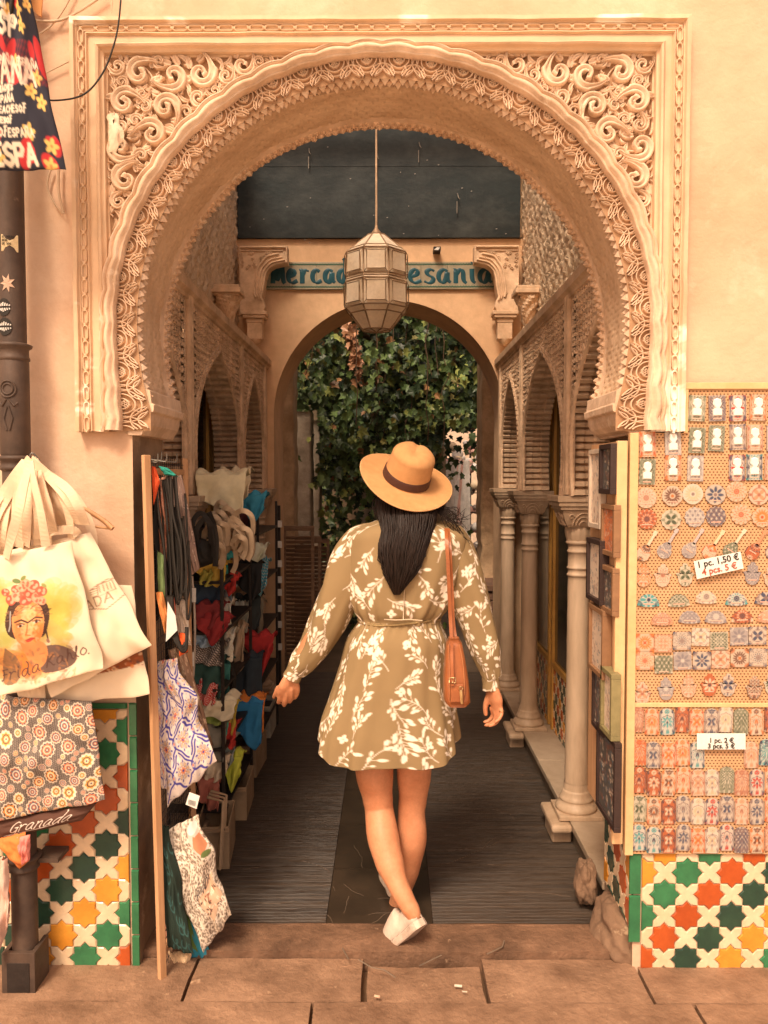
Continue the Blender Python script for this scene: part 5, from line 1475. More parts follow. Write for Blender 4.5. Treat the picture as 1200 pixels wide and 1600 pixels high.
# blue and white azulejo bag
cv = Canvas(1, 1.7, 190, (.74,.66,.60)); rr = random.Random(31); BL_ = (.07,.06,.32); OR_ = (.72,.26,.12); TN = (.66,.46,.28)
for i in range(-1, 4):
    for j in range(-1, 5):
        cx, cy = i*.42+(.21 if j % 2 else 0), j*.36
        for k in range(4):
            a0 = k*PI/2+PI/4; pts = [(cx+.20*math.cos(a0+t)*(1+.18*math.cos(4*(a0+t))), cy+.20*math.sin(a0+t)*(1+.18*math.cos(4*(a0+t)))) for t in [u*.12-.7 for u in range(12)]]; cv.line(pts, .014, BL_)
        for k in range(8):
            a = k*PI/4; cv.ell(cx+.085*math.cos(a), cy+.085*math.sin(a), .036, .017, a, TN); cv.ell(cx+.13*math.cos(a+.39), cy+.13*math.sin(a+.39), .022, .012, a+.39, BL_)
            cv.ring(cx+.085*math.cos(a), cy+.085*math.sin(a), .028, .003, (.16,.13,.25))
        cv.disc(cx, cy, .045, OR_, 8, .01); cv.disc(cx, cy, .018, BL_)
        cv.ell(cx+.21, cy, .05, .035, .3, (.42,.40,.5)); cv.disc(cx+.21, cy, .018, OR_)
for _ in range(160): x, y = rr.random(), rr.random()*1.7; cv.line([(x, y), (x+rr.uniform(-.03,.03), y+rr.uniform(-.03,.03))], .003, BL_)
cq('fabric_bag', [(237,1035),(278,1028),(339,1188),(262,1262)], 2.50, None, 'white bag with blue and orange Spanish tile print, widest on the mesh rack', 'bag', HB, cv, n=120, m=190, bulge=.03, wr=.02, edge=.02)
cq('fabric_bag', [(234,1040),(244,1038),(262,1235),(240,1222)], 2.47, None, 'left fold of a blue printed bag against the wooden upright', 'bag', HB, cv, n=50, m=150, bulge=.02, wr=.012, edge=.01)
cq('fabric_bag', [(262,1015),(288,1010),(334,1165),(300,1160)], 2.58, None, 'brown bag with beige rosette print behind the blue tile bag', 'bag', HB, paisley(8, (.24,.14,.09), [(.72,.54,.36),(.6,.4,.28)], 170, .045), n=60, m=120, bulge=.02, wr=.012)
o = cq('price_tag', [(296,1238),(312,1244),(307,1264),(290,1257)], 2.47, WHITE, 'white barcode tag dangling from the blue tile bag', 'tag', n=6, m=6, bulge=.0008, wr=0)
g = MB()
for k in range(9):
    a = at(295+k*1.3, 1249+k*.35, 2.467); b = at(294+k*1.3, 1257+k*.35, 2.467); g.beam(a, b, .0012, .0006)
g.build('barcode', INK, o)
# lower group: leopard bag etc
cv = Canvas(1, 1.5, 190, (.76,.66,.53)); rr = random.Random(17)
for _ in range(1500):
    x, y = rr.random(), rr.random()*1.5; cv.ring(x, y, rr.uniform(.007,.012), .0035, (.10,.075,.06)); cv.disc(x, y, .005, (.5,.35,.22))
for _ in range(20):
    x, y = rr.random(), rr.random()*1.5; cv.line([(x, y), (x+.12, y+.02), (x+.2, y+.08)], .005, (.86,.80,.7))
cv.poly([(.70,.06),(.94,.05),(.98,.45),(.85,.55),(.70,.42)], (.74,.50,.42)); cv.ell(.82,.12,.12,.08,0,(.84,.74,.68)); cv.poly([(.72,.34),(.80,.22),(.84,.24),(.95,.22),(.97,.42),(.80,.5)], (.48,.20,.10)); cv.ell(.86,.5,.09,.04,.2,(.12,.16,.05))
cv.poly([(.45,.95),(.92,.78),(.97,1.15),(.58,1.3)], (.62,.42,.28)); 
for _ in range(40): cv.ell(rr.uniform(.5,.92), rr.uniform(.95,1.2), .03, .012, rr.random()*3, rr.choice([(.30,.12,.07),(.75,.6,.45),(.12,.07,.05)]))
for s in text_strokes('GR NADA', .10, .1, .1, .55): cv.line([(.42+p[0], .95-p[1]-.18*p[0]) for p in s], .007, (.06,.04,.04))
cq('fabric_bag', [(251,1302),(311,1272),(362,1428),(318,1490)], 2.50, None, 'white leopard print bag with pink castle picture and dark lettering, low on mesh rack', 'bag', HB, cv, n=140, m=190, bulge=.035, wr=.018, edge=.015)
cv2 = Canvas(1, 2, 100, (.022,.040,.030)); rr = random.Random(2)
for _ in range(26): x, y = rr.random(), rr.random()*2; cv2.line([(x+.09*math.cos(t/3), y+.09*math.sin(t/3)) for t in range(13)], .012, (.05,.14,.13))
cq('fabric_bag', [(243,1288),(264,1292),(303,1492),(262,1480)], 2.46, None, 'dark green bag with faint teal rings next to the leopard bag', 'bag', HB, cv2, n=50, m=120, bulge=.025, wr=.014, edge=.01)
cq('fabric_bag', [(262,1300),(270,1320),(312,1488),(290,1480)], 2.52, (.14,.24,.07), 'green cloth bag peeking between the dark green and leopard bags', 'bag', HB, n=20, m=60, bulge=.02, wr=.008)
cq('fabric_bag', [(270,1330),(280,1340),(330,1492),(296,1508)], 2.53, (.05,.33,.46), 'turquoise bag showing at the bottom beneath the leopard bag', 'bag', HB, n=24, m=60, bulge=.02, wr=.008, edge=.01)
cq('fabric_bag', [(246,1290),(250,1290),(270,1480),(250,1460)], 2.50, paisley and garm('peach_print', (.60,.30,.2)), 'thin strip of coral bag along the lower wooden upright', 'bag', HB, n=12, m=50, bulge=.015, wr=.008)
cq('fabric_bag', [(262,1486),(300,1490),(292,1518),(282,1527)], 2.50, None, 'beige dotted bag corner hanging lowest on the mesh rack', 'bag', HB, paisley(5, (.55,.38,.22), [(.25,.15,.09)], 130, .03), n=40, m=40, bulge=.015, wr=.01)

# ---- shelves of folded clothes
def rack(label, xw, xf_, y0, y1, ztop, levels):
    r = thing('clothes_rack', label, 'rack', ((xw+xf_)/2, (y0+y1)/2, 0), 'clothes racks along the left wall')
    g = MB()
    for x in (xw, xf_):
        for y in (y0, y1): g.box((x-.007, y-.007, 0), (x+.007, y+.007, ztop))
    g.build('post', DARKMETAL, r, bevel=.002)
    for z in levels:
        g = MB(); g.box((xw-.005, y0-.005, z-.012), (xf_+.006, y1+.005, z)); g.build('shelf', DARKMETAL, r)
    g = MB(); g.box((xw+.004, y0+.3, .0), (xw+.03, y0+.34, ztop-.15)); g.build('wooden_slat', WOOD, r)
    return r
rack('black metal clothes rack nearer the street, crammed with folded garments', -.92, -.69, 3.28, 3.95, 1.42, (.16, .42, .67, .91, 1.12, 1.30))
rack('black metal clothes rack further in along the left wall', -.92, -.70, 4.25, 4.95, 1.40, (.16, .42, .70, .98, 1.25))
CG = 'garments piled on the racks'
GC = {}
def gm(col):
    if col not in GC: GC[col] = garm('garment_cloth', col)
    return GC[col]
def drape(px, py, Y, wpx, hpx, col, lab, seed=0, tip=.6, patt=None, name='folded_garment', cat='garment'):
    k = FPX/Y; c = at(px, py-2, Y); W = wpx*1.2/k; H = hpx*1.22/k; g = MB(); ks = lambda q: min(.85, q*1.65+.012)
    col = tuple(ks(q) for q in col); r = random.Random(seed*7+int(px)); n, m = 30, 34
    tx = r.uniform(.45, .9); rows = []; ph = r.random()*6; ns = r.uniform(.8, 1.9)
    for j in range(m+1):
        v = j/m; row = []
        for i in range(n+1):
            u = i/n
            tri = 1-abs(u-tx)/max(tx, 1-tx); L = H*((1-tip)+tip*tri)
            fo = .014*math.sin(u*ns*6+ph+v*3.5+u*v*4)+.014*mnoise.noise(Vector((u*5+seed, v*3, px*.1)))
            if v < .35:
                t = v/.35; a = t*PI/2; y = .13*(1-math.sin(a)); z = H*.10*(1+.4*math.sin(u*9+ph))*math.cos(a)*0+H*.16*math.sin(PI*min(1, t*.9+.05))+.01*math.sin(u*14+ph)
                z += .02*mnoise.noise(Vector((u*4, t*4, seed+px)))
            else:
                t = (v-.35)/.65; y = -fo*min(1, t*2)-.02*t; z = H*.10*(1-t)-L*t
            x = (u-.5)*W*(1-.18*max(0, v-.35))+.006*mnoise.noise(Vector((v*6, u*3, seed)))
            row.append(c+Vector((x, y, z+H*.35)))
        rows.append(row)
    g.grid(rows, 0, True)
    col_ = None
    if patt:
        A_ = np.array(g.v); rp = random.Random(seed); base = np.tile(np.array(col), (len(A_), 1))
        for ii in range(len(A_)):
            i, j = ii % (n+1), ii//(n+1)
            if (i*3+j*5) % 7 < 2: base[ii] = patt
        col_ = base
    o = g.build(name, CLOTHV if patt else gm(col), None, colors=col_)
    s = o.modifiers.new('thick', 'SOLIDIFY'); s.thickness = .004; s.offset = 0
    tag(o, lab, cat, CG); return o
D = [
 (345,768,3.40,66,46,(.62,.45,.29),'big beige cloth heaped on top of the nearer rack',.4),
 (368,760,3.7,40,40,(.58,.42,.27),'beige cloth behind the heap on top of the nearer rack',.3),
 (395,794,3.75,34,34,(.03,.20,.30),'blue cloth on top between the two racks',.7),
 (400,866,4.0,28,18,(.66,.52,.38),'cream garment near the top of the further rack',.5),
 (406,900,4.1,22,42,(.02,.22,.30),'turquoise garment with white lines at the further rack',.4),
 (392,905,4.0,30,44,(.02,.02,.02),'black garment beside the turquoise one',.4),
 (386,828,4.0,20,40,(.10,.03,.03),'dark maroon garment under the blue cloth',.5),
 (330,896,3.32,40,30,(.66,.34,.06),'mustard cloth draped over the upper shelf of the nearer rack',.7),
 (346,884,3.45,20,20,(.03,.30,.30),'teal cloth beside the mustard one',.5),
 (322,905,3.30,18,16,(.36,.32,.06),'olive scrap hanging under the mustard cloth',.2),
 (355,915,3.5,26,22,(.45,.04,.03),'red cloth with pointed corners on the upper shelf of the nearer rack',.8),
 (328,928,3.36,40,28,(.03,.05,.08),'navy folded garment under the mustard cloth',.2),
 (350,935,3.6,22,30,(.35,.42,.46),'pale blue garment right of the navy one',.3),
 (328,962,3.30,38,28,(.17,.02,.02),'dark red folded garment, upper of the maroon pair',.3),
 (333,985,3.28,44,32,(.22,.018,.018),'maroon garment with a pointed corner, lower of the maroon pair',.8),
 (350,968,3.45,20,40,(.58,.50,.42),'grey white printed garment beside the maroon pair',.3),
 (352,1010,3.45,24,34,(.64,.50,.40),'cream printed garment below the grey white one',.6),
 (322,1002,3.30,28,14,(.25,.34,.42),'light blue folded garment under the maroon pair',.2),
 (328,1022,3.30,38,26,(.05,.04,.04),'black printed garment under the light blue one',.2),
 (326,1060,3.30,40,40,(.02,.06,.05),'very dark green garment in the middle of the nearer rack',.3),
 (348,1062,3.45,20,44,(.04,.16,.14),'teal green garment next to the very dark green one',.3),
 (322,1085,3.28,30,24,(.36,.02,.02),'red garment with small white dots on the nearer rack',.4),
 (335,1108,3.28,58,22,(.66,.46,.33),'peach cream garment folded over the lower shelf',.3),
 (328,1120,3.30,36,16,(.20,.26,.06),'green garment under the peach cream one',.2),
 (356,1122,3.42,24,34,(.70,.38,.06),'yellow orange garment with a notched edge',.7),
 (346,1136,3.36,18,28,(.10,.40,.33),'aqua garment left of the yellow orange one',.3),
 (354,1152,3.40,26,24,(.46,.04,.03),'bright red garment under the yellow orange one',.7),
 (330,1160,3.30,40,40,(.16,.15,.12),'dull grey green garment low on the nearer rack',.4),
 (352,1180,3.42,26,34,(.22,.26,.24),'grey blue garment at the lowest shelf of the nearer rack',.5),
 (336,1205,3.32,34,24,(.55,.42,.30),'beige garment lying on the lowest shelf of the nearer rack',.4),
 (360,1206,3.44,30,40,(.40,.44,.05),'lime green cloth hanging lowest off the nearer rack',.9),
 (326,1240,3.30,30,40,(.30,.10,.07),'brown red garment spilling over the cartons',.5),
 (405,1025,4.0,40,54,(.32,.02,.02),'dark red cloth with a long corner on the further rack',.9),
 (388,960,4.1,34,44,(.03,.04,.04),'black garment mid height on the further rack',.5),
 (398,970,4.2,24,50,(.20,.17,.12),'grey khaki garment beside the black one on the further rack',.7),
 (378,966,4.0,18,30,(.60,.50,.42),'off white garment on the left of the further rack',.4),
 (388,1065,3.9,38,66,(.02,.03,.04),'deep navy garment hanging under the dark red cloth',.4),
 (393,1118,3.85,36,50,(.62,.16,.03),'orange cloth slung over the lower further rack',.8),
 (386,1130,3.82,42,56,(.02,.15,.32),'strong blue cloth hanging beside the orange one',.6),
 (374,1010,3.8,14,50,(.40,.30,.2),'tan garment hanging in the gap between the racks',.3),
 (394,1000,4.3,22,30,(.10,.09,.08),'charcoal garment half hidden on the further rack',.3),
]
for i, (px, py, Y, w_, h_, c, lab, tip) in enumerate(D):
    drape(px, py, Y, w_, h_, c, lab, i+1, tip, (.75,.65,.55) if 'dots' in lab or 'printed' in lab or 'white lines' in lab else None)
# rope like tangle of cotton straps spilling down
tg = thing('strap_tangle', 'heap of tangled beige cotton straps spilling off the top of the nearer rack', 'straps', tuple(at(358, 880, 3.2)))
rr = random.Random(44)
for k in range(30):
    px, py = rr.uniform(330, 384), rr.uniform(792, 860); y = 3.22+rr.uniform(-.05, .12)
    if (px-358)**2/30**2+(py-830)**2/48**2 > 1.05: continue
    a = rr.uniform(-.5, .5); s = rr.uniform(.7, 1.2); dn = rr.uniform(10, 26)
    g = MB(); strap(g, [at(px-14*s, py+8*a+dn*.6, y+.02), at(px-12*s, py-6*a-6, y), at(px-2, py-12-4*a, y-.03), at(px+10*s, py-3+8*a, y-.03), at(px+12*s, py+dn, y), at(px+6*s, py+dn+14, y+.02)], .010, .003); g.build('strap', gm((.60,.45,.30)), tg)
bg_ = thing('shoulder_bag', 'black shoulder bag with looped handles hanging at the nearer rack', 'bag', tuple(at(318, 880, 3.15)))
cloth_quad('bag_body', [(300,838),(332,845),(334,880),(306,890)], 3.18, gm((.03,.028,.025)), bg_, None, 20, 20, .04, .01, 3)
for P in ([(302,845),(300,820),(312,802),(326,815),(330,850)], [(308,850),(308,826),(320,812),(332,825),(334,870)], [(326,800),(334,820),(338,850),(336,885)]):
    g = MB(); strap(g, [at(a, b, 3.12) for a, b in P], .010, .003); g.build('handle', INK, bg_)
# tags on the rack edge, belts, wire hook
for px, py in ((299,930),(296,1030)):
    g = MB(); p = at(px, py, 3.0); g.prism([at(px-7, py-11, 3.0), at(px+7, py-11, 3.0), at(px+7, py+11, 3.0), at(px-7, py+11, 3.0)], (0, .003, 0)); o = g.build('card_tag', WHITE)
    tag(o, 'cream card tag beside the nearer rack, %s of two' % ('upper' if py < 1000 else 'lower'), 'tag', 'card tags')
g = MB(); g.tube(spline([at(300,900,3.05), at(304,960,3.05), at(304,1020,3.05), at(300,1080,3.05)], 6), .005, 6); o = g.build('white_belt', gm((.62,.52,.42))); tag(o, 'narrow pale belt curving down left of the nearer rack', 'belt')
g = MB(); strap(g, [at(357,985,3.5), at(362,1030,3.5), at(366,1070,3.5), at(354,1098,3.5)], .008, .003); o = g.build('black_belt', INK); tag(o, 'black strap hanging against the wooden slat of the nearer rack', 'belt')
# cartons on the floor
def carton(px, py, Y, w_, d, h, col, lab, rot=0, open_=True):
    p = at(px, py, Y); r = thing('carton', lab, 'box', (p.x, Y, 0), 'boxes on the floor at the left'); M = Matrix.Rotation(rot, 3, 'Z'); g = MB()
    def bx_(a, b):
        n0 = len(g.v); g.box(a, b)
        for i in range(n0, len(g.v)): v = M @ Vector(g.v[i]); g.v[i] = (v.x+p.x, v.y+Y, v.z)
    t = .004
    bx_((-w_/2,-d/2,0),(w_/2,d/2,t)); bx_((-w_/2,-d/2,t),(w_/2,-d/2+t,h)); bx_((-w_/2,d/2-t,t),(w_/2,d/2,h)); bx_((-w_/2,-d/2+t,t),(-w_/2+t,d/2-t,h)); bx_((w_/2-t,-d/2+t,t),(w_/2,d/2-t,h))
    g.build('box', col, r)
    g = MB(); 
    bx_((-w_/2,-d/2-.03,h-.010),(w_/2,-d/2-.001,h-.006)); 
    g.build('flap', col, r)
CB = mat('cardboard', (.42,.30,.19), (.32,.22,.13), 6, .85, .2, 40)
carton(338, 1290, 3.22, .13, .26, .17, CB, 'brown open carton on the floor nearest the hanging bags', .1)
carton(366, 1215, 3.68, .15, .28, .15, CB, 'greyish carton on the floor between the racks', .05)
carton(384, 1178, 4.2, .17, .28, .16, CB, 'pale carton on the floor under the blue cloth', -.04)
carton(409, 1118, 4.8, .14, .24, .19, mat('pale_box', (.50,.46,.38), None, 6, .7, .1), 'white topped box on the floor farthest along the left', 0)
g = MB()
for k in range(3):
    a = atx(338-k*6, 1262, -.68); g.tube([(-.66, 3.05+k*.03, .02), (-.64, 3.03+k*.03, .30), (-.70, 3.02+k*.03, .32)], .006, 6)
o = g.build('folding_legs', CB); tag(o, 'light wooden folding legs leaning against the brown carton', 'stand')
# cards on a black strip at the far arch, left
bs = thing('postcard_strip', 'narrow dark strip with small white cards by the left side of the far arch', 'display', tuple(at(436, 1060, 5.3)))
g = MB(); a, b = at(431, 790, 5.3), at(439, 1085, 5.3); g.box((a.x, 5.3, .12), (b.x, 5.33, a.z)); g.build('strip', DARKMETAL, bs)
for py in (818, 850, 880, 905, 925, 950, 975, 1010):
    g = MB(); p = at(437, py, 5.29); g.box((p.x-.012, 5.285, p.z-.025), (p.x+.016, 5.29, p.z+.02)); g.build('card', WHITE, bs)

# ================================================================ RIGHT: perforated board with magnets
PEG = mat('pegboard', (.60,.36,.19), (.53,.31,.155), 5, .7, 0)
n = PEG.node_tree; L = n.links; b = n.nodes['Principled BSDF']; src = b.inputs['Base Color'].links[0].from_socket
ge = n.nodes.new('ShaderNodeTexCoord'); sx = n.nodes.new('ShaderNodeSeparateXYZ'); L.new(ge.outputs['Object'], sx.inputs[0])
def mth(op, a, b_=None, v=None):
    q = n.nodes.new('ShaderNodeMath'); q.operation = op
    L.new(a, q.inputs[0]) if not isinstance(a, float) else None
    if b_ is not None: L.new(b_, q.inputs[1])
    if v is not None: q.inputs[1].default_value = v
    return q.outputs[0]
row_ = mth('FLOOR', mth('DIVIDE', sx.outputs[2], v=.0088))
half = mth('MULTIPLY', mth('MODULO', mth('ABSOLUTE', row_), v=2.0), v=.5)
fu = mth('SUBTRACT', mth('FRACT', mth('ADD', mth('DIVIDE', sx.outputs[0], v=.0112), half)), v=.5)
fv = mth('SUBTRACT', mth('FRACT', mth('DIVIDE', sx.outputs[2], v=.0088)), v=.5)
d2 = mth('ADD', mth('MULTIPLY', fu, fu), mth('MULTIPLY', fv, fv))
lt = mth('LESS_THAN', d2, v=.062)
mx = n.nodes.new('ShaderNodeMix'); mx.data_type = 'RGBA'; L.new(lt, mx.inputs[0]); L.new(src, mx.inputs[6]); mx.inputs[7].default_value = (.13,.055,.02,1); L.new(mx.outputs[2], b.inputs['Base Color'])
peg = thing('display_board', 'big perforated board of pale wood covered in souvenir magnets, right of the arch', 'board', tuple(at(1100, 1335, 2.455)))
YB = 2.462
bp = lambda px, py: at(px, py, YB)
xl, xr = bp(985, 1000).x, bp(1262, 1000).x; xn = fx1+.004
zt1, zn, zm, zb1 = bp(1100, 598).z, fzb-.004, bp(1100, 1101).z, bp(1000, 1334).z
g = MB(); g.box((xl, YB, zb1), (xr, YB+.012, zn)); g.box((xn, YB, zn), (xr, YB+.012, zt1)); g.build('perforated_panel', PEG, peg)
PW = mat('pale_batten', (.80,.52,.27), (.70,.43,.2), 6, .55, .1, 30)
g = MB(); g.box((xl-.012, YB-.012, zb1), (xl+.014, YB+.012, zn)); g.box((xl+.014, YB-.006, zm-.007), (xr, YB, zm+.007)); g.box((xn, YB-.008, zt1-.02), (xr, YB, zt1)); g.box((xn, YB-.007, zn), (xn+.012, YB, zt1-.02)); g.build('batten', PW, peg, bevel=.0015)
# magnets
PAL = {
 'orange': ((.80,.60,.42), (.78,.25,.06), (.62,.14,.05)), 'navy': ((.72,.60,.48), (.09,.10,.16), (.30,.20,.18)), 'grey': ((.50,.43,.40), (.30,.26,.27), (.72,.64,.55)),
 'red': ((.80,.66,.54), (.58,.05,.035), (.12,.10,.14)), 'teal': ((.76,.70,.60), (.10,.40,.40), (.06,.07,.12)), 'green': ((.74,.66,.5), (.10,.12,.07), (.30,.30,.2)),
 'peach': ((.82,.62,.46), (.72,.36,.2), (.50,.2,.12)), 'brown': ((.78,.62,.46), (.20,.08,.05), (.72,.22,.07)), 'cream': ((.84,.74,.6), (.78,.56,.36), (.35,.25,.22)), 'rust': ((.60,.17,.07), (.82,.60,.42), (.15,.08,.08))}
def mand(pal, seed, style, asp=1.0):
    bgc, c1, c2 = [tuple(q*kk for q in c) for c, kk in zip(PAL[pal], (.66,.72,.7))]; r = random.Random(seed)
    if style in (1, 3) and pal in ('navy','green','brown','rust'): bgc, c1 = c1, bgc
    cv = Canvas(1, asp, 60, bgc); cx, cy = .5, asp/2
    if style == 0:
        k = r.choice((8, 12, 16)); Rm = .42
        for j in range(k): a = 2*PI*j/k; cv.ell(cx+Rm*.62*math.cos(a), cy+Rm*.62*math.sin(a), Rm*.36, Rm*1.1/k+.012, a, c1)
        cv.disc(cx, cy, .13, bgc); cv.disc(cx, cy, .09, c2)
        for ax in (0, 1):
            for ay in (0, asp): cv.disc(ax, ay, .16, c2); cv.ring(ax, ay, .22, .02, c1)
    elif style == 1:
        for i in range(6):
            for j in range(int(6*asp)): x, y = i*.2, j*.2; cv.ring(x, y, .075, .02, c1); cv.disc(x, y, .03, c2)
    elif style == 2:
        for t in range(4): 
            for j in range(12): a = 2*PI*j/12+t*.26; R0 = .10+.11*t; cv.ell(cx+R0*math.cos(a), cy+R0*math.sin(a), .045, .028, a, c1 if t % 2 else c2)
        cv.disc(cx, cy, .05, c2)
    elif style == 3:
        for i in range(-1, 5):
            for j in range(-1, int(5*asp)+1):
                x, y = (i+.5*(j % 2))*.26, j*.2; cv.ring(x, y, .10, .018, c2); cv.ell(x, y, .05, .07, 0, c1)
    else:
        for j in range(4): a = PI/4+j*PI/2; cv.ell(cx+.2*math.cos(a), cy+.2*math.sin(a), .17, .09, a, c1); cv.ell(cx+.42*math.cos(a-PI/4), cy+.42*math.sin(a-PI/4), .1, .06, a-PI/4, c2)
        cv.disc(cx, cy, .09, c2); cv.ring(cx, cy, .34, .018, c2)
        if asp > 1.2:
            for yy in (.12, asp-.12): 
                for i in range(5): cv.disc(.1+i*.2, yy, .055, c1)
    for k in range(4): cv.disc((k % 2), (k//2)*asp, .13, c1); cv.ring((k % 2), (k//2)*asp, .19, .02, c2)
    if asp > 1.5:
        for yy in (.24, asp-.24):
            for j in range(8): a = PI*j/4; cv.ell(.5+.13*math.cos(a), yy+.13*math.sin(a), .07, .035, a, c2 if style % 2 else c1)
            cv.disc(.5, yy, .05, c1 if style % 2 else c2)
            for xx in (.12, .88): cv.ell(xx, yy, .06, .12, 0, c2)
        for xx in (.04, .96): cv.line([(xx, 0), (xx, asp)], .028, c2)
        cv.ring(.5, asp/2, .40, .022, c2, 8, .05)
    return cv
def outline(shape, w, h):
    P = []
    if shape == 'rect': P = [(-w/2,-h/2),(w/2,-h/2),(w/2,h/2),(-w/2,h/2)]
    elif shape == 'round': P = [(w/2*math.cos(a), h/2*math.sin(a)) for a in [2*PI*k/28 for k in range(28)]]
    elif shape == 'scallop': P = [((w/2)*(1+.05*math.cos(12*a))*math.cos(a), (h/2)*(1+.05*math.cos(12*a))*math.sin(a)) for a in [2*PI*k/48 for k in range(48)]]
    elif shape == 'arched': P = [(-w/2,-h/2+.004),(-w/2+.003,-h/2),(w/2-.003,-h/2),(w/2,-h/2+.004)]+[(w/2*math.cos(a), h/2-w*.36+w*.36*math.sin(a)) for a in [PI*k/12 for k in range(13)]]
    elif shape == 'fan': P = [(w/2*math.cos(a)*(1+.03*math.cos(14*a)), -h/2+h*math.sin(a)*(1+.03*math.cos(14*a))) for a in [PI*k/28 for k in range(29)]]+[(-w*.2,-h*.62),(w*.2,-h*.62)]
    elif shape == 'hamsa':
        P = [(0,-h/2),(w*.22,-h*.46),(w*.38,-h*.30),(w*.42,-h*.08),(w*.52,h*.04),(w*.40,h*.10),(w*.30,h*.04),(w*.30,h*.34),(w*.16,h*.38),(w*.13,h*.44),(w*.10,h*.5),(-w*.10,h*.5),(-w*.13,h*.44),(-w*.16,h*.38),(-w*.30,h*.34),(-w*.30,h*.04),(-w*.40,h*.10),(-w*.52,h*.04),(-w*.42,-h*.08),(-w*.38,-h*.30),(-w*.22,-h*.46)]
    elif shape == 'guitar':
        P = []
        for k in range(32):
            a = 2*PI*k/32; r = .5*w*(1+.0*math.cos(a)); x = r*math.cos(a)*(.78 if math.sin(a) > .2 else 1.0); y = h*.24*math.sin(a)*(1.1 if math.sin(a) > 0 else .9)-h*.22
            if abs(math.sin(a)) < .3: x *= .93
            P.append((x, y))
    return P
MS = {'rect': 'rectangular', 'round': 'round', 'scallop': 'round', 'arched': 'arch topped', 'fan': 'fan shaped', 'hamsa': 'hand shaped', 'guitar': 'guitar shaped', 'square': 'square'}
_pr = {}
_cu = {}
def magnet(px, py, shape, pal, style, row, idx, tot, wpx, hpx, rot=0, figure=False):
    k = FPX/2.45; w_, h_ = wpx/k, hpx/k; c = at(px, py, YB-.001); sh = 'rect' if shape == 'square' else shape
    key = (pal, style, round(h_/w_, 1))
    if key not in _cu: _cu[key] = mand(pal, hash(style)+len(pal), style, h_/w_)
    cv = _cu[key]
    P = outline(sh, w_, h_); cy0 = sum(p[1] for p in P)/len(P)
    # resample the outline
    Q = []
    for a, b in zip(P, P[1:]+P[:1]):
        s = max(1, int(math.hypot(b[0]-a[0], b[1]-a[1])/.0035))
        for i in range(s): Q.append((lerp(a[0], b[0], i/s), lerp(a[1], b[1], i/s)))
    n = len(Q); R = 9; g = MB(); V = []; UV = []
    ca, sa = math.cos(rot), math.sin(rot)
    def put(x, y, d): return (c.x+x*ca-y*sa, c.y-d, c.z+x*sa+y*ca)
    TH = .0042
    for j in range(R+1):
        t = 1-j/R
        for x, y in Q: X, Y_ = x*t, cy0+(y-cy0)*t; V.append(put(X, Y_, TH)); UV.append((X, Y_))
    for x, y in Q: V.append(put(x, y, 0)); UV.append((x*.98, y*.98))
    F = [(j*n+i, j*n+(i+1) % n, (j+1)*n+(i+1) % n, (j+1)*n+i) for j in range(R) for i in range(n)]
    F += [((R+1)*n+i, (R+1)*n+(i+1) % n, (i+1) % n, i) for i in range(n)]
    g.add(V, F); uv = np.array(UV)
    col = cv.sample((uv[:,0]+w_/2)/w_, (uv[:,1]+h_/2)/w_)
    if sh == 'guitar':
        c2 = PAL[pal][1]
        b0 = len(g.v); g.add([put(-w_*.09, -h_*.0, TH), put(w_*.09, 0, TH), put(w_*.07, h_*.36, TH), put(w_*.13, h_*.38, TH), put(w_*.11, h_*.5, TH), put(-w_*.11, h_*.5, TH), put(-w_*.13, h_*.38, TH), put(-w_*.07, h_*.36, TH)]+[put(-w_*.09, 0, 0), put(w_*.09, 0, 0), put(w_*.07, h_*.36, 0), put(w_*.13, h_*.38, 0), put(w_*.11, h_*.5, 0), put(-w_*.11, h_*.5, 0), put(-w_*.13, h_*.38, 0), put(-w_*.07, h_*.36, 0)],
              [(0,1,2,7),(7,2,3,6),(6,3,4,5)]+[(i, 8+i, 8+(i+1) % 8, (i+1) % 8) for i in range(8)])
        col = np.vstack([col, np.tile(np.array(PAL[pal][0])*.8+np.array(c2)*.2, (16, 1))])
    if (pal, sh, figure) not in _pr: _pr[(pal, sh, figure)] = 0
    col = np.array(col)
    o = g.build('magnet', GLAZEV, None, colors=col)
    # fired glaze label strip, and the white figurine on the picture magnets
    if figure:
        f_ = MB(); wm = put
        prof_ = [(0,-.30),(.30,-.30),(.32,-.05),(.16,.0),(.30,.16),(.24,.34),(.0,.40)]
        fp = [(x*w_*.9, y*h_) for x, y in prof_]+[(-x*w_*.9, y*h_) for x, y in prof_[::-1][1:-1]]
        raised(f_, fp, lambda u, v, h: put(u, v, TH+h), .0045, 0, .003); f_.build('figurine', WHITE, o)
    lb = MB(); yl = -h_*.40 if sh in ('rect', 'arched') else -h_*.28
    if sh == 'guitar': yl = -h_*.22
    if sh == 'fan': yl = -h_*.36
    if sh != 'arched':
        raised(lb, [(-w_*.26, yl-.0016), (w_*.26, yl-.0016), (w_*.26, yl+.0016), (-w_*.26, yl+.0016)], lambda u, v, h: put(u, v, TH+h), .0008, 0, .0004); lb.build('name_strip', PEACHL, o)
    st = ['petalled', 'dotted', 'ringed', 'latticed', 'cross flowered'][style]
    lab = ('%s %s magnet with white figurine, %s of %d in the %s' % (pal, st, ordn(idx), tot, row)) if figure else '%s %s %s magnet, %s of %d in the %s' % (pal, st, MS[shape], ordn(idx), tot, row)
    tag(o, lab, 'magnet', 'souvenir magnets on the board'); return o
PEACHL = mat('name_strip_peach', (.78,.46,.34), None, 30, .5, 0)
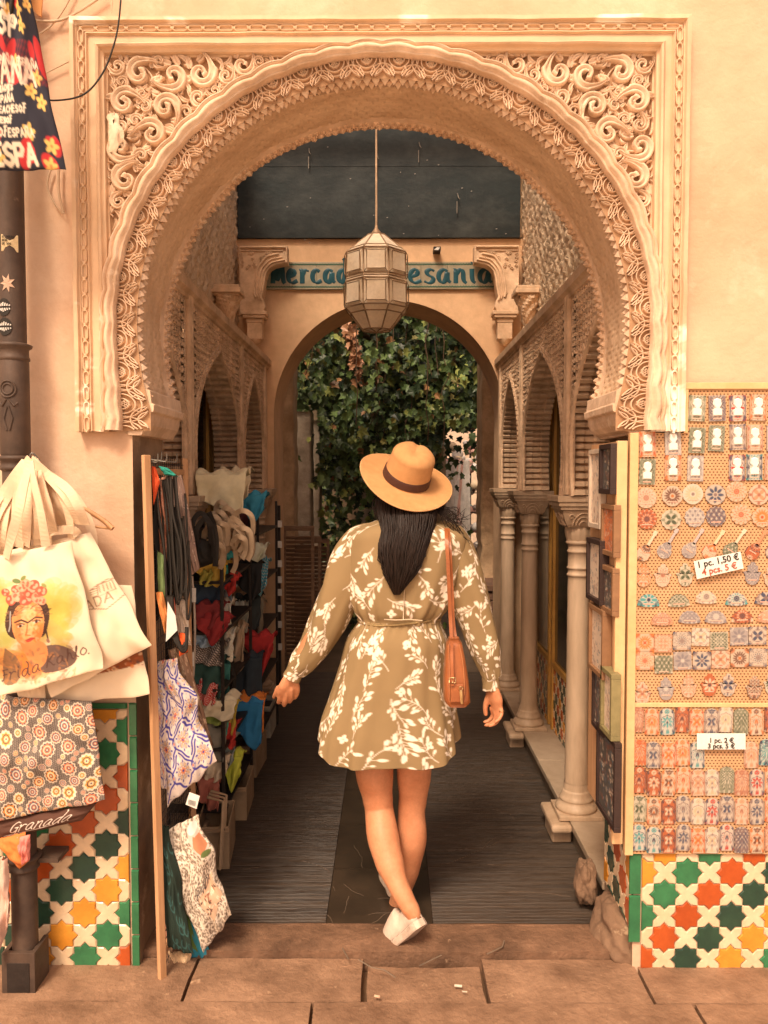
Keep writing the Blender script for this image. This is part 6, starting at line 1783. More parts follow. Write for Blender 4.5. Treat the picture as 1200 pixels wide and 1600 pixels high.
def mrow(shape, items, row, w_, h_, pals, rot=0, figure=False, seed=0):
    r = random.Random(seed)
    for i, (px, py) in enumerate(items):
        pl = pals[i % len(pals)]
        magnet(px, py, shape, pl[0], pl[1], row, i, len(items), w_, h_, rot+r.uniform(-.05, .05), figure)
F_ = [(1088.5,638),(1120,638),(1152,638),(1184,637),(1216,637)]
mrow('rect', F_, 'top figurine row', 26, 40, [('green',4),('navy',1),('red',0),('brown',2),('orange',1)], 0, True, 1)
mrow('rect', [(1011.5,694),(1051,692),(1088.5,688),(1119,685),(1152,683),(1179,684),(1210,685)], 'second figurine row', 25, 40, [('orange',4),('grey',1),('green',3),('green',1),('navy',4),('peach',2),('grey',0)], 0, True, 2)
mrow('rect', [(1011,737),(1051,731),(1086,732),(1151,731),(1178,730),(1207,730)], 'third figurine row', 25, 40, [('green',3),('brown',0),('grey',1),('red',0),('teal',4),('peach',2)], 0, True, 3)
mrow('round', [(1009,778),(1050,775),(1082,772),(1117,773),(1150,768),(1185,773),(1218,772)], 'upper row of round magnets', 32, 32, [('peach',2),('brown',0),('cream',0),('navy',0),('orange',2),('peach',4),('cream',1)], 0, False, 4)
mrow('scallop', [(1010,811),(1048,812),(1085,808),(1118,807),(1157,804),(1190,808),(1219,808)], 'lower row of round magnets', 31, 31, [('rust',2),('green',4),('grey',3),('navy',3),('orange',2),('orange',0),('red',1)], 0, False, 5)
mrow('guitar', [(1011,854),(1044,850),(1083,850),(1115,852),(1148,850),(1182,852),(1214,852)], 'row of guitar magnets', 24, 56, [('brown',0),('grey',1),('grey',2),('orange',4),('green',3),('rust',2),('navy',4)], -.55, False, 6)
mrow('hamsa', [(1005,899),(1035,899),(1070,898),(1175,896),(1205,900)], 'upper row of hand magnets', 27, 36, [('orange',1),('peach',2),('green',4),('grey',1),('peach',0)], 0, False, 7)
mrow('fan', [(1013,937),(1060,937),(1103,932),(1150,935),(1196,934)], 'upper row of fan magnets', 34, 18, [('teal',0),('green',1),('cream',2),('teal',2),('navy',4)], 0, False, 8)
mrow('fan', [(1034,966),(1077,963),(1118,963),(1159,962),(1200,962)], 'lower row of fan magnets', 34, 18, [('peach',3),('grey',1),('grey',2),('rust',2),('peach',1)], 0, False, 9)
mrow('square', [(1007,1004),(1035.5,1005),(1065,1001),(1094,995),(1123,1001),(1154,994),(1183,993)], 'upper row of square magnets', 28, 28, [('orange',0),('peach',1),('navy',2),('cream',4),('green',1),('grey',0),('navy',4)], 0, False, 10)
mrow('square', [(1007,1032),(1036.5,1038),(1066,1032),(1096,1032),(1125,1030),(1155,1028),(1184,1027)], 'lower row of square magnets', 28, 28, [('orange',2),('green',3),('grey',0),('navy',0),('peach',4),('brown',0),('navy',2)], 0, False, 11)
mrow('hamsa', [(1003,1083),(1040,1076),(1075,1072),(1108,1070),(1137,1070),(1178,1074),(1206,1068)], 'lower row of hand magnets', 27, 36, [('peach',4),('grey',2),('peach',1),('rust',0),('navy',4),('brown',1),('green',0)], 0, False, 12)
pls = ['orange','peach','teal','rust','orange','navy','peach','green','orange','rust']
X5 = [998,1021,1044,1067,1090,1112,1135,1158,1182,1205]
rows5 = [(1125, [994,1018,1042,1065,1088,1111,1133,1157,1181,1205], 'first row of tall magnets', [('peach',3),('orange',0),('teal',0),('rust',2),('orange',4),('navy',4),('cream',0),('green',3),('brown',2),('rust',4)]),
 (1177, [998,1020,1044,1066,1089,1173,1197], 'second row of tall magnets', [('orange',3),('navy',4),('orange',4),('orange',0),('teal',2),('peach',0),('teal',1)]),
 (1220, X5, 'third row of tall magnets', [('rust',2),('rust',0),('brown',4),('orange',2),('peach',4),('cream',4),('green',1),('peach',3),('red',0),('brown',0)]),
 (1265, X5, 'fourth row of tall magnets', [('green',4),('brown',0),('rust',4),('navy',2),('cream',0),('red',0),('navy',4),('peach',2),('navy',0),('orange',0)]),
 (1310, X5, 'fifth row of tall magnets', [('teal',0),('teal',2),('rust',4),('navy',0),('orange',4),('cream',4),('red',2),('navy',3),('brown',4),('peach',1)])]
for y, xs, rn, pp in rows5: mrow('arched', [(x, y+(2 if i % 3 else -2)) for i, x in enumerate(xs)], rn, 22.5, 42, pp, 0, False, int(y))
# price cards
def textmesh(t, size, loc, rot, m, parent, ext=.0004):
    cu = bpy.data.curves.new('lettering', 'FONT'); cu.body = t; cu.size = size; cu.extrude = ext; cu.align_x = 'CENTER'; cu.offset = .0004
    ob = bpy.data.objects.new('lettering', cu); C.objects.link(ob)
    dg = bpy.context.evaluated_depsgraph_get(); me = bpy.data.meshes.new_from_object(ob.evaluated_get(dg)); bpy.data.objects.remove(ob)
    me.materials.clear(); me.materials.append(m); o = bpy.data.objects.new('lettering', me); C.objects.link(o)
    o.parent = parent; o.location = Vector(loc)-Vector(parent.location); o.rotation_euler = rot; return o
REDINK = mat('red_ink', (.50,.12,.07), None, 10, .7, 0)
def pcard(q, lines, lab, rot):
    c = at(sum(p[0] for p in q)/4, sum(p[1] for p in q)/4, 2.445); r = thing('price_card', lab, 'sign', tuple(c))
    g = MB(); g.prism([at(a, b, 2.445) for a, b in q], (0, .0015, 0)); g.build('card', WHITE, r)
    for t, size, dy, m in lines: textmesh(t, size, (c.x+dy*math.sin(rot)*-1, 2.4435, c.z+dy*math.cos(rot)), (PI/2, -rot, 0), m, r)
pcard([(1084,877),(1157,862),(1162,888),(1089,905)], [('1 pc. 1,50 €', .027, .005, INK), ('4 pcs. 5 €', .027, -.020, REDINK)], 'white card tilted over the magnets reading 1 pc. 1,50 €', .21)
pcard([(1089,1146),(1165,1146),(1165,1171),(1089,1171)], [('1 pc. 2 €', .021, -.003, INK), ('3 pcs. 5 €', .021, -.021, INK)], 'level white card on the tall magnets reading 1 pc. 2 €', 0)

# ---- picture board on the right jamb
XJ = .705
jb = thing('jamb_board', 'narrow pale wooden board on the right jamb carrying framed pictures', 'board', (XJ, 2.6, 0))
za, zb_ = atx(960, 1300, XJ).z, at(960, 690, 2.5).z
g = MB(); g.box((XJ+.0, 2.46, za), (XJ+.012, 2.80, zb_)); g.build('backing', WOOD, jb)
g = MB(); g.box((XJ-.012, 2.44, za-.03), (XJ+.02, 2.458, zb_-.0)); g.box((XJ+.03, 2.455, za), (XJ+.05, 2.475, zb_)); g.build('upright', PW, jb, bevel=.002)
FRC = {'b': (.05,.03,.025), 'w': (.62,.50,.38), 'n': (.30,.16,.08), 'o': (.62,.34,.10), 'g': (.26,.22,.10)}
PJ = [(921,702,938,825,'w','tallest, with dark mosaic print, at the top'),(941,694,959,772,'b','black framed, orange print, beside the tall pale one'),(940,788,960,868,'n','brown framed, third down on the street side'),(921,842,942,940,'b','black framed with net pattern, below the tall pale one'),
      (938,884,958,957,'n','brown framed, small, below the brown one'),(924,948,946,1052,'n','brown framed with red scroll print at mid height'),(926,1046,943,1142,'b','black framed, inner one of the lower pair'),(943,1046,960,1148,'g','olive framed, outer one of the lower pair'),(933,1144,961,1278,'b','largest, black framed with dark scroll print, at the bottom')]
for i, (x0, y0_, x1, y1_, fc, lab) in enumerate(PJ):
    a, b = atx(x0, y0_, XJ-.02), atx(x1, y1_, XJ-.02); ya, yb = sorted((a.y, b.y)); zc_ = (at((x0+x1)/2, y0_, (ya+yb)/2).z, at((x0+x1)/2, y1_, (ya+yb)/2).z)
    z1_, z0_ = zc_; dep = .022 if i % 2 == 0 else .03
    r = thing('framed_picture', 'small picture, right jamb: '+lab, 'picture', (XJ, (ya+yb)/2, z0_), 'framed pictures on the right jamb')
    g = MB(); fw_ = .016
    for lo, hi in (((ya, z0_), (yb, z0_+fw_)), ((ya, z1_-fw_), (yb, z1_)), ((ya, z0_+fw_), (ya+fw_, z1_-fw_)), ((yb-fw_, z0_+fw_), (yb, z1_-fw_))):
        g.box((XJ-.001-dep, lo[0], lo[1]), (XJ-.001, hi[0], hi[1]))
    g.build('frame', mat('frame_paint', FRC[fc], None, 8, .5, .1), r, bevel=.0015)
    cv = paisley(i, [(.72,.58,.45), (.10,.09,.08), (.62,.20,.08)][(i % 3) if i < 3 else (0 if i % 2 else 1)], [(.28,.10,.06), (.75,.60,.45), (.10,.14,.18)], 120, .06)
    g = MB(); n_ = 40; rows = [[(XJ-.002-dep*.6, lerp(ya+fw_*.8, yb-fw_*.8, u/n_), lerp(z0_+fw_*.8, z1_-fw_*.8, v/60)) for u in range(n_+1)] for v in range(61)]
    g.grid(rows, 0, True); U, V_ = np.meshgrid(np.arange(n_+1)/n_, np.arange(61)/60*1.6); col = cv.sample(U.ravel(), V_.ravel())
    g.build('print', GLAZEV, r, colors=col)

# ---- rough stone at the foot of the right jamb, rubble
ROCK = mat('rough_rock', (.24,.145,.088), (.14,.085,.052), 7, .9, .8, 30, dist=.008, stains=(12,.6,.7,(.45,.32,.2)))
def rock(c, s, lab, seed):
    g = MB(); rows = []
    for j in range(49):
        t = PI*j/48; r = []
        for i in range(80):
            a = 2*PI*i/80; d = Vector((math.sin(t)*math.cos(a), math.sin(t)*math.sin(a), math.cos(t)))
            k = (1+.30*mnoise.noise(d*1.4+Vector((seed,0,0)))+.12*mnoise.noise(d*4+Vector((0,seed,0)))+.035*mnoise.noise(d*11+Vector((0,0,seed))))
            sq = 1/max(abs(d.x)**3+abs(d.y)**3+abs(d.z)**3, .2)**.33
            p = Vector((d.x*s[0], d.y*s[1], d.z*s[2]))*k*(.5+.5*sq); p.z = max(p.z, -s[2]*.9); r.append(Vector(c)+p)
        rows.append(r)
    g.grid(rows, 0, True, cv=True); o = g.build('rough_stone', ROCK); tag(o, lab, 'stone', 'rough stones at the right jamb')
p = at(945, 1455, 2.66); rock((.785, 2.62, .02), (.095, .14, .11), 'big rough rounded stone at the foot of the right jamb', 2)
rock((.71, 2.83, .09), (.038, .06, .075), 'smaller upright stone behind the big one at the right jamb', 5)
# small litter on the pavement
LIT = [((710,1540),(722,1541),(.75,.66,.52),.004,'white cigarette butt on the drain stone'),((585,1556),(594,1558),(.70,.45,.30),.004,'orange tipped cigarette butt at the left of the drain stone'),((722,1549),(730,1550),(.72,.6,.45),.002,'tiny paper scrap by the cigarette butt')]
for (a, b, c, r_, lab) in LIT:
    P = []
    for px, py in (a, b): d = _ray(px, py); t = (.008-1.55)/d.z; P.append(Vector((0,0,1.55))+d*t)
    g = MB(); g.tube(P, r_, 8); o = g.build('litter', mat('litter_paper', c, None, 30, .8, 0)); tag(o, lab, 'litter')
# ================================================================ THE WOMAN walking in
YW = 2.73
def Wp(px, py, dy=0.0): return at(px, py, YW+dy)
PXM = FPX/YW
def skinmat(name, c, c2):
    m = mat(name, c, c2, 14, .5, .2, 160, dist=.001, spec=.35, contrast=(.3,.75))
    b = m.node_tree.nodes['Principled BSDF']; b.inputs['Subsurface Weight'].default_value = .12; b.inputs['Subsurface Radius'].default_value = (.02,.008,.004); b.inputs['Subsurface Scale'].default_value = .5
    return m
SKIN = skinmat('skin', (.68,.315,.165), (.54,.215,.10))
per = thing('person', 'woman seen from behind in tan hat and olive dress printed with white sprigs, walking in', 'person', tuple(Wp(625, 1450)))
def capsule(mb, pts, rad, flat=1.0, n=30):
    """closed tapered limb with round ends"""
    P = [Vector(p) for p in pts]; d0 = (P[0]-P[1]).normalized(); d1 = (P[-1]-P[-2]).normalized()
    Q = []; R = []
    for t in (1, .85, .5): Q.append(P[0]+d0*rad[0]*t); R.append(rad[0]*max(.04, math.sqrt(1-t*t)))
    Q += P; R += list(rad)
    for t in (.5, .85, 1): Q.append(P[-1]+d1*rad[-1]*t); R.append(rad[-1]*max(.04, math.sqrt(1-t*t)))
    mb.tube(Q, R, n, flat=flat)
def smooth_path(pts, rad, n=6):
    L = spline(pts, n); R = []
    for i in range(len(rad)-1):
        for k in range(n): R.append(lerp(rad[i], rad[i+1], (lambda t: t*t*(3-2*t))(k/n)))
    R.append(rad[-1]); return L, R
body = MB()
def limb(pts, rad, n=6): L, R = smooth_path(pts, rad, n); capsule(body, L, R)
# legs (left leg trails, heel lifted towards the camera; right leg ahead, planted)
limb([Wp(585,1085,.02), Wp(584,1150,.02), Wp(585,1205,.01), Wp(590,1246,.008), Wp(592,1262,.012), Wp(598,1305,-.045), Wp(608,1345,-.09), Wp(623,1385,-.14), Wp(641,1420,-.175)], [.088,.077,.066,.053,.050,.055,.049,.035,.029])
limb([Wp(643,1085,.02), Wp(646,1150,.03), Wp(647,1205,.04), Wp(645,1248,.05), Wp(643,1268,.05), Wp(643,1310,.05), Wp(637,1352,.07), Wp(625,1400,.11), Wp(615,1436,.14)], [.086,.071,.061,.050,.048,.054,.046,.034,.029])
limb([Wp(618,1430,.14), Wp(610,1440,.22), Wp(606,1438,.30)], [.032,.034,.028])
limb([Wp(641,1418,-.175), Wp(646,1434,-.18), Wp(630,1455,-.128), Wp(616,1472,-.085)], [.029,.024,.022,.016])
# torso
rows = []
for py, px, hw, dp, dy in ((798,632,22,.05,0),(812,631,26,.055,0),(824,630,48,.07,0),(834,630,78,.09,0),(855,630,82,.10,.01),(900,628,74,.105,.015),(950,624,60,.09,.01),(972,622,58,.088,.0),(1010,618,66,.10,0),(1060,614,76,.12,0),(1100,613,78,.12,0),(1130,613,60,.10,.01)):
    c = Wp(px, py, dy); rows.append([c+Vector((hw/PXM*math.cos(a), dp*math.sin(a), 0)) for a in [2*PI*j/28 for j in range(28)]])
body.grid(rows, 0, True, cv=True)
n0 = len(body.v)-28*12; body.f.append(tuple(n0+i for i in range(28))[::-1]); body.m.append(0); body.sm.append(True)
n1 = len(body.v)-28; body.f.append(tuple(n1+i for i in range(28))); body.m.append(0); body.sm.append(True)
limb([Wp(630,850,.0), Wp(632,812,.0), Wp(634,780,.015), Wp(635,760,.03)], [.060,.052,.050,.055])
# head: skull, jaw, nose, chin, ears (face looks up the passage)
hc = Wp(634, 742, .035)
def ball(c, r, n=18):
    rows = [[Vector(c)+Vector((r[0]*math.sin(PI*j/12)*math.cos(2*PI*i/n), r[1]*math.sin(PI*j/12)*math.sin(2*PI*i/n), r[2]*math.cos(PI*j/12))) for i in range(n)] for j in range(13)]
    body.grid(rows, 0, True, cv=True)
ball(hc, (.074,.092,.098)); ball(hc+Vector((0,.035,-.045)), (.058,.062,.070)); ball(hc+Vector((0,.082,-.088)), (.020,.018,.017))
limb([hc+Vector((0,.090,.004)), hc+Vector((0,.104,-.022)), hc+Vector((0,.110,-.034))], [.008,.011,.013], 3)
for s_ in (-1, 1):
    ball(hc+Vector((s_*.076,.002,-.018)), (.010,.018,.030)); ball(hc+Vector((s_*.036,.070,-.030)), (.022,.020,.020))
ball(hc+Vector((0,.090,-.058)), (.022,.012,.006)); ball(hc+Vector((0,.088,-.068)), (.019,.012,.007))
# arms
limb([Wp(562,852,.0), Wp(545,885,.0), Wp(517,945,-.01), Wp(508,965,-.01), Wp(480,1015,-.0), Wp(459,1050,.01)], [.050,.045,.038,.037,.032,.024])
limb([Wp(702,850,.0), Wp(718,885,.0), Wp(746,948,-.01), Wp(751,965,-.01), Wp(762,1020,-.01), Wp(767,1068,-.015)], [.050,.045,.038,.037,.032,.024])
# hands
def hand(palm, fingers, thumb):
    L, R = smooth_path(palm, [.023,.030,.031,.026], 5); capsule(body, L, R, .58, 16)
    for f_, r0 in fingers:
        L, R = smooth_path(f_, [r0*1.12, r0*1.04, r0*.95, r0*.80], 5); capsule(body, L, R, 1, 10)
    L, R = smooth_path(thumb, [.014,.0115,.0095,.0085], 5); capsule(body, L, R, 1, 10)
hand([Wp(458,1052,.01), Wp(452,1062,.012), Wp(447,1072,.014), Wp(444,1079,.018)],
     [(([Wp(455,1077,.012), Wp(455,1089,.026), Wp(453,1096,.044), Wp(452,1096,.060)]), .0086),
      (([Wp(448,1079,.010), Wp(446,1093,.022), Wp(444,1101,.042), Wp(444,1101,.062)]), .0090),
      (([Wp(440,1078,.010), Wp(437,1090,.022), Wp(435,1097,.042), Wp(436,1098,.060)]), .0085),
      (([Wp(434,1074,.012), Wp(430,1083,.022), Wp(428,1089,.038), Wp(429,1090,.052)]), .0074)],
     [Wp(459,1062,.015), Wp(464,1074,.025), Wp(464,1083,.036), Wp(461,1090,.046)])
hand([Wp(767,1070,-.015), Wp(770,1080,-.015), Wp(774,1092,-.014), Wp(776,1101,-.012)],
     [(([Wp(769,1106,.004), Wp(770,1118,.012), Wp(764,1126,.014), Wp(757,1128,.012)]), .0086),
      (([Wp(773,1107,-.006), Wp(775,1122,-.008), Wp(768,1131,-.010), Wp(759,1133,-.012)]), .0090),
      (([Wp(777,1106,-.014), Wp(780,1119,-.022), Wp(775,1129,-.028), Wp(765,1134,-.030)]), .0085),
      (([Wp(781,1102,-.020), Wp(784,1113,-.032), Wp(781,1122,-.040), Wp(774,1128,-.044)]), .0074)],
     [Wp(766,1082,-.008), Wp(761,1094,.0), Wp(758,1106,.004), Wp(759,1116,.004)])
ob = body.build('body_raw', SKIN)
rm = ob.modifiers.new('r', 'REMESH'); rm.mode = 'VOXEL'; rm.voxel_size = .0036; rm.use_smooth_shade = True
sm_ = ob.modifiers.new('s', 'CORRECTIVE_SMOOTH') if False else ob.modifiers.new('s', 'SMOOTH'); sm_.iterations = 12; sm_.factor = .5
dg = bpy.context.evaluated_depsgraph_get(); me = bpy.data.meshes.new_from_object(ob.evaluated_get(dg)); off = Vector(ob.location); bpy.data.objects.remove(ob)
bo = bpy.data.objects.new('body', me); C.objects.link(bo); bo.parent = per; bo.location = off-Vector(per.location)
me.materials.clear(); me.materials.append(SKIN)
for p in me.polygons: p.use_smooth = True
# eyes and lips
for s_ in (-1, 1):
    g = MB(); c = hc+Vector((s_*.030,.088,-.004)); g.lathe([(.0005,-.009),(.007,-.006),(.009,0),(.007,.006),(.0005,.009)], c, 12); g.build('eye', WHITE, per)
g = MB(); g.tube([hc+Vector((-.022,.094,-.063)), hc+Vector((0,.103,-.061)), hc+Vector((.022,.094,-.063))], [.002,.005,.002], 8); g.build('lips', mat('lips', (.5,.13,.1), None, 10, .5, 0), per)
# finger nails / ring
g = MB(); p = Wp(783.5,1112,-.038); g.lathe([(.0095,-.0012),(.0098,0),(.0095,.0012)], Wp(784,1111,-.031), 14); g.build('ring', mat('gold', (.7,.5,.2), None, 10, .3, 0, metal=1), per)

# ---- dress cloth print
OLV = (.275,.190,.092); SPR = (.88,.78,.64)
def sprig(cv, x, y, s, a, r):
    L = [(x, y)]; aa = a
    for k in range(9): aa += .10*math.sin(a*7+k*.3); L.append((L[-1][0]+s*.115*math.cos(aa), L[-1][1]+s*.115*math.sin(aa)))
    cv.line(L, .0009, SPR)
    for k in range(2, 10, 1):
        px_, py_ = L[k]
        if k % 2 and r.random() < .5: continue
        for d in (-1, 1):
            if r.random() < .15: continue
            b = aa+d*r.uniform(.5, .95); ln = s*r.uniform(.17, .30)*(1 if k > 4 else .8)
            ex, ey = px_+ln*math.cos(b), py_+ln*math.sin(b)
            cv.line([(px_, py_), (ex, ey)], .0007, SPR); cv.ell(ex+ln*.30*math.cos(b), ey+ln*.30*math.sin(b), ln*.50, ln*.24, b, SPR)
    cv.ell(L[-1][0], L[-1][1], s*.09, s*.045, aa, SPR)
def flower(cv, x, y, s, r):
    a0 = r.random()*6
    for k in range(4): a = a0+k*PI/2; cv.ell(x+s*.55*math.cos(a), y+s*.55*math.sin(a), s*.62, s*.42, a, SPR)
    cv.disc(x, y, s*.16, OLV)
def dresscv(w_, h_, seed, res=600, gap=.108, size=.078):
    cv = Canvas(w_, h_, res, OLV); r = random.Random(seed); j = 0; y = .02
    while y < h_:
        x = (.5*gap if j % 2 else 0)
        while x < w_:
            xx, yy = x+r.uniform(-.022, .022), y+r.uniform(-.018, .018)
            a = r.choice((-2.4, -1.9, 1.1, .9, 2.2, -1.2, 1.9))+r.uniform(-.4, .4)
            sprig(cv, xx-.4*size*math.cos(a), yy-.4*size*math.sin(a), size*r.uniform(.9, 1.25), a, r)
            if r.random() < .45: flower(cv, xx+r.uniform(-.05, .05), yy+r.uniform(.03, .055), .013, r)
            x += gap
        y += gap*.78; j += 1
    return cv
DRESS = mat('dress_cloth', attr=True, rough=.85, bump=.25, bscale=900, dist=.0006, scale=5)
def interp(tab, t):
    for a, b in zip(tab[:-1], tab[1:]):
        if t <= b[0]:
            k = (t-a[0])/(b[0]-a[0]); return [lerp(p, q, k) for p, q in zip(a, b)]
    return tab[-1]
def smooth_tab(tab):
    out = []
    for i in range(len(tab)-1):
        p0, p1, p2, p3 = tab[max(i-1,0)], tab[i], tab[i+1], tab[min(i+2,len(tab)-1)]
        for k in range(6):
            t = k/6; out.append([.5*((2*b)+(c-a)*t+(2*a-5*b+4*c-d)*t*t+(3*b-a-3*c+d)*t**3) for a, b, c, d in zip(p0, p1, p2, p3)])
    out.append(list(tab[-1])); return out
def shell(name, tab, hemf, NV, cv, foldf, closed_top=False, parent=per):
    """tab rows: v-parameter py, px, half width px, depth m, dy"""
    tab = smooth_tab(tab); NU = 340; V = []; UV = []; rows = []
    y0, y1 = tab[0][0], tab[-1][0]; acc = 0
    for j in range(NV+1):
        v = j/NV; row = []
        for i in range(NU):
            a = 2*PI*i/NU
            py = y0+(hemf(a)-y0)*v
            t = interp(tab, min(py, y1)); f = foldf(a, v)
            ca, sa = math.cos(a), math.sin(a)
            ex = .86
            X = (t[2]/PXM)*(abs(ca)**ex)*(1 if ca > 0 else -1)*f; D_ = t[3]*(abs(sa)**ex)*(1 if sa > 0 else -1)*f
            base = Wp(t[1], py, t[4]); row.append(base+Vector((X, D_, 0))); UV.append((a/(2*PI)*cv.w, (py-y0)/PXM))
        rows.append(row)
    g = MB(); g.grid(rows, 0, True, cv=True); uv = np.array(UV); col = cv.sample(uv[:,0], uv[:,1]*1.0)
    o = g.build(name, DRESS, parent, colors=col); s = o.modifiers.new('th', 'SOLIDIFY'); s.thickness = .0015; s.offset = -1; return o
cvB = dresscv(1.08, .40, 3); cvS = dresscv(1.25, .62, 7)
def ffold(a, v): return 1+.035*math.sin(a*9+2*math.sin(a*2+v*2))*(v**1.5)+.022*math.sin(a*23+v*3)*(v**3)+.010*mnoise.noise(Vector((math.cos(a)*3, math.sin(a)*3, v*2)))
bod = shell('bodice', [(811,630,38,.062,-.005),(816,632,52,.078,-.005),(824,633,74,.098,-.005),(836,634,94,.110,-.003),(856,634,96,.118,0),(890,631,91,.124,0),(925,627,83,.122,0),(950,625,73,.117,0),(964,624,63,.105,0),(970,624,62,.103,0)],
      lambda a: 970, 190, cvB, ffold)
def sfold(a, v): return 1+(.042*math.sin(a*7+1.2*math.sin(a*3)+v*1.2)+.024*math.sin(a*17+v*2+1))*(.25+.75*v)+.012*mnoise.noise(Vector((math.cos(a)*2, math.sin(a)*2, v*3)))+.02*math.sin(a*38)*max(0, .12-v)/.12
shell('skirt', [(966,624,62,.103,0),(974,624,65,.107,0),(1000,620,79,.124,0),(1040,615,85,.130,0),(1090,610,97,.138,0),(1130,606,108,.146,0),(1160,605,113,.150,0),(1200,605,116,.154,0)],
      lambda a: 1140+(40 if math.sin(a) < 0 else 46)*abs(math.sin(a))**.5+3*math.sin(a*5), 260, cvS, sfold)
# waist cord, back seam, little tie
g = MB(); pts = []
for i in range(61):
    a = 2*PI*i/60; pts.append(Wp(624, 967+3*math.sin(a*2), 0)+Vector((.142*math.cos(a), .110*math.sin(a), 0)))
g.tube(pts, .0035, 6, caps=False); g.build('waist_cord', mat('cord_cloth', (.36,.25,.11), None, 20, .8, .1), per)
g = MB(); g.tube([Wp(632, 922, -.134), Wp(631, 945, -.126), Wp(630, 968, -.120)], .0016, 5); g.tube([Wp(600,968,-.121), Wp(618,969,-.123), Wp(640,968,-.124), Wp(660,970,-.119)], .0022, 5); g.build('seam', mat('seam_thread', (.62,.50,.34), None, 20, .8, 0), per)
def sleeve(path, cuff, name, seed, inner):
    L = spline([Wp(a, b, c) for a, b, c, r in path], 12); Rr = []
    for i in range(len(path)-1):
        for k in range(12): Rr.append(lerp(path[i][3], path[i+1][3], k/12))
    Rr.append(path[-1][3]); Rr = [r/PXM for r in Rr]
    # resample finely
    LL = []; RR = []
    for i in range(len(L)-1):
        for k in range(3): LL.append(L[i].lerp(L[i+1], k/3)); RR.append(lerp(Rr[i], Rr[i+1], k/3))
    cv = dresscv(.52, .62, seed); NU = 150; rows = []; UV = []; acc = 0
    for i, p in enumerate(LL):
        d = (LL[min(i+1,len(LL)-1)]-LL[max(i-1,0)]).normalized(); x = d.cross(Vector((0,1,0))).normalized(); y = d.cross(x)
        if i: acc += (LL[i]-LL[i-1]).length
        v = i/(len(LL)-1); r = []
        for j in range(NU):
            a = 2*PI*j/NU
            f = 1+.06*math.sin(a*3+v*7+seed)+.045*math.sin(a*5+v*16+2*math.sin(v*5))*(.3+v)+.05*mnoise.noise(Vector((math.cos(a)*2, math.sin(a)*2, v*6+seed)))
            if v > .86: f *= 1+.05*math.sin(a*14)*(v-.86)/.14
            r.append(p+x*(RR[i]*math.cos(a)*f)+y*(RR[i]*.86*math.sin(a)*f)); UV.append((a/(2*PI)*.5, acc))
        rows.append(r)
    g = MB(); g.grid(rows, 0, True, cv=True); uv = np.array(UV); o = g.build(name, DRESS, per, colors=cv.sample(uv[:,0], uv[:,1]))
    s = o.modifiers.new('th', 'SOLIDIFY'); s.thickness = .0015; s.offset = -1
    # cuff
    A_, B_, r0 = cuff; P, Q = Wp(*A_), Wp(*B_); d = (Q-P).normalized(); x = d.cross(Vector((0,1,0))).normalized(); y = d.cross(x); rows = []; UV = []
    for k in range(30):
        t = k/29; c = P.lerp(Q, t); rows.append([c+x*(r0*math.cos(2*PI*j/80)*(1+.02*math.sin(t*9)))+y*(r0*.85*math.sin(2*PI*j/80)) for j in range(80)]); UV += [(j/80*.2, t*.05+.1) for j in range(80)]
    g = MB(); g.grid(rows, 0, True, cv=True); uv = np.array(UV); q = g.build('cuff', DRESS, o, colors=cv.sample(uv[:,0], uv[:,1]))
    s = q.modifiers.new('th', 'SOLIDIFY'); s.thickness = .002; s.offset = 1
sleeve([(598,848,0,30),(572,858,0,39),(548,888,0,36),(529,930,-.005,31),(510,975,-.005,28),(491,1012,0,23),(473,1036,.005,20),(462,1048,.008,14)], ((465,1042,.006),(455,1060,.010),.0315), 'sleeve', 11, 0)
sleeve([(672,846,0,30),(697,855,0,38),(716,885,0,34),(733,930,-.005,31),(747,975,-.008,26),(758,1015,-.01,23),(765,1045,-.013,16),(768,1060,-.014,13)], ((766,1054,-.013),(768,1078,-.015),.030), 'sleeve', 14, 0)

# ---- hair
HAIRM = mat('dark_hair', (.010,.006,.004), (.022,.011,.007), 30, .5, .2, 200, dist=.001, stretch=(6,6,.4), spec=.25)
g = MB(); rh = random.Random(5)
tabh = smooth_tab([(762,636,36,.050,.01),(776,637,42,.072,-.005),(798,636,43,.080,-.03),(826,636,38,.068,-.072),(858,629,34,.048,-.109),(890,626,25,.034,-.126),(912,622,14,.022,-.132),(929,620,5,.010,-.130)])
rows = []
for py, px, hw, dp, dy in tabh:
    rows.append([Wp(px, py, dy)+Vector((hw/PXM*math.cos(a), dp*math.sin(a), 0))*(1+.05*math.sin(a*13)+.03*math.sin(a*31+py*.01)) for a in [2*PI*j/120 for j in range(120)]])
g.grid(rows, 0, True, cv=True)
for k in range(260):
    a = rh.uniform(PI*.98, PI*2.02); e = rh.uniform(.85, 1.1); ln = rh.uniform(.75, 1.0)
    P = []
    for q in range(12):
        t = interp(tabh, lerp(764, 764+163*ln+rh.uniform(-1, 1), q/11)); w_ = 1.04+.05*math.sin(q*.7+k)
        if q > 8: w_ *= rh.uniform(.8, 1.1)
        P.append(Wp(t[1], t[0], t[4])+Vector((t[2]/PXM*math.cos(a+.05*math.sin(q*.5+k))*w_, t[3]*math.sin(a)*w_, 0)))
    g.tube(P, [.0022]*10+[.0014,.0006], 4, caps=False)
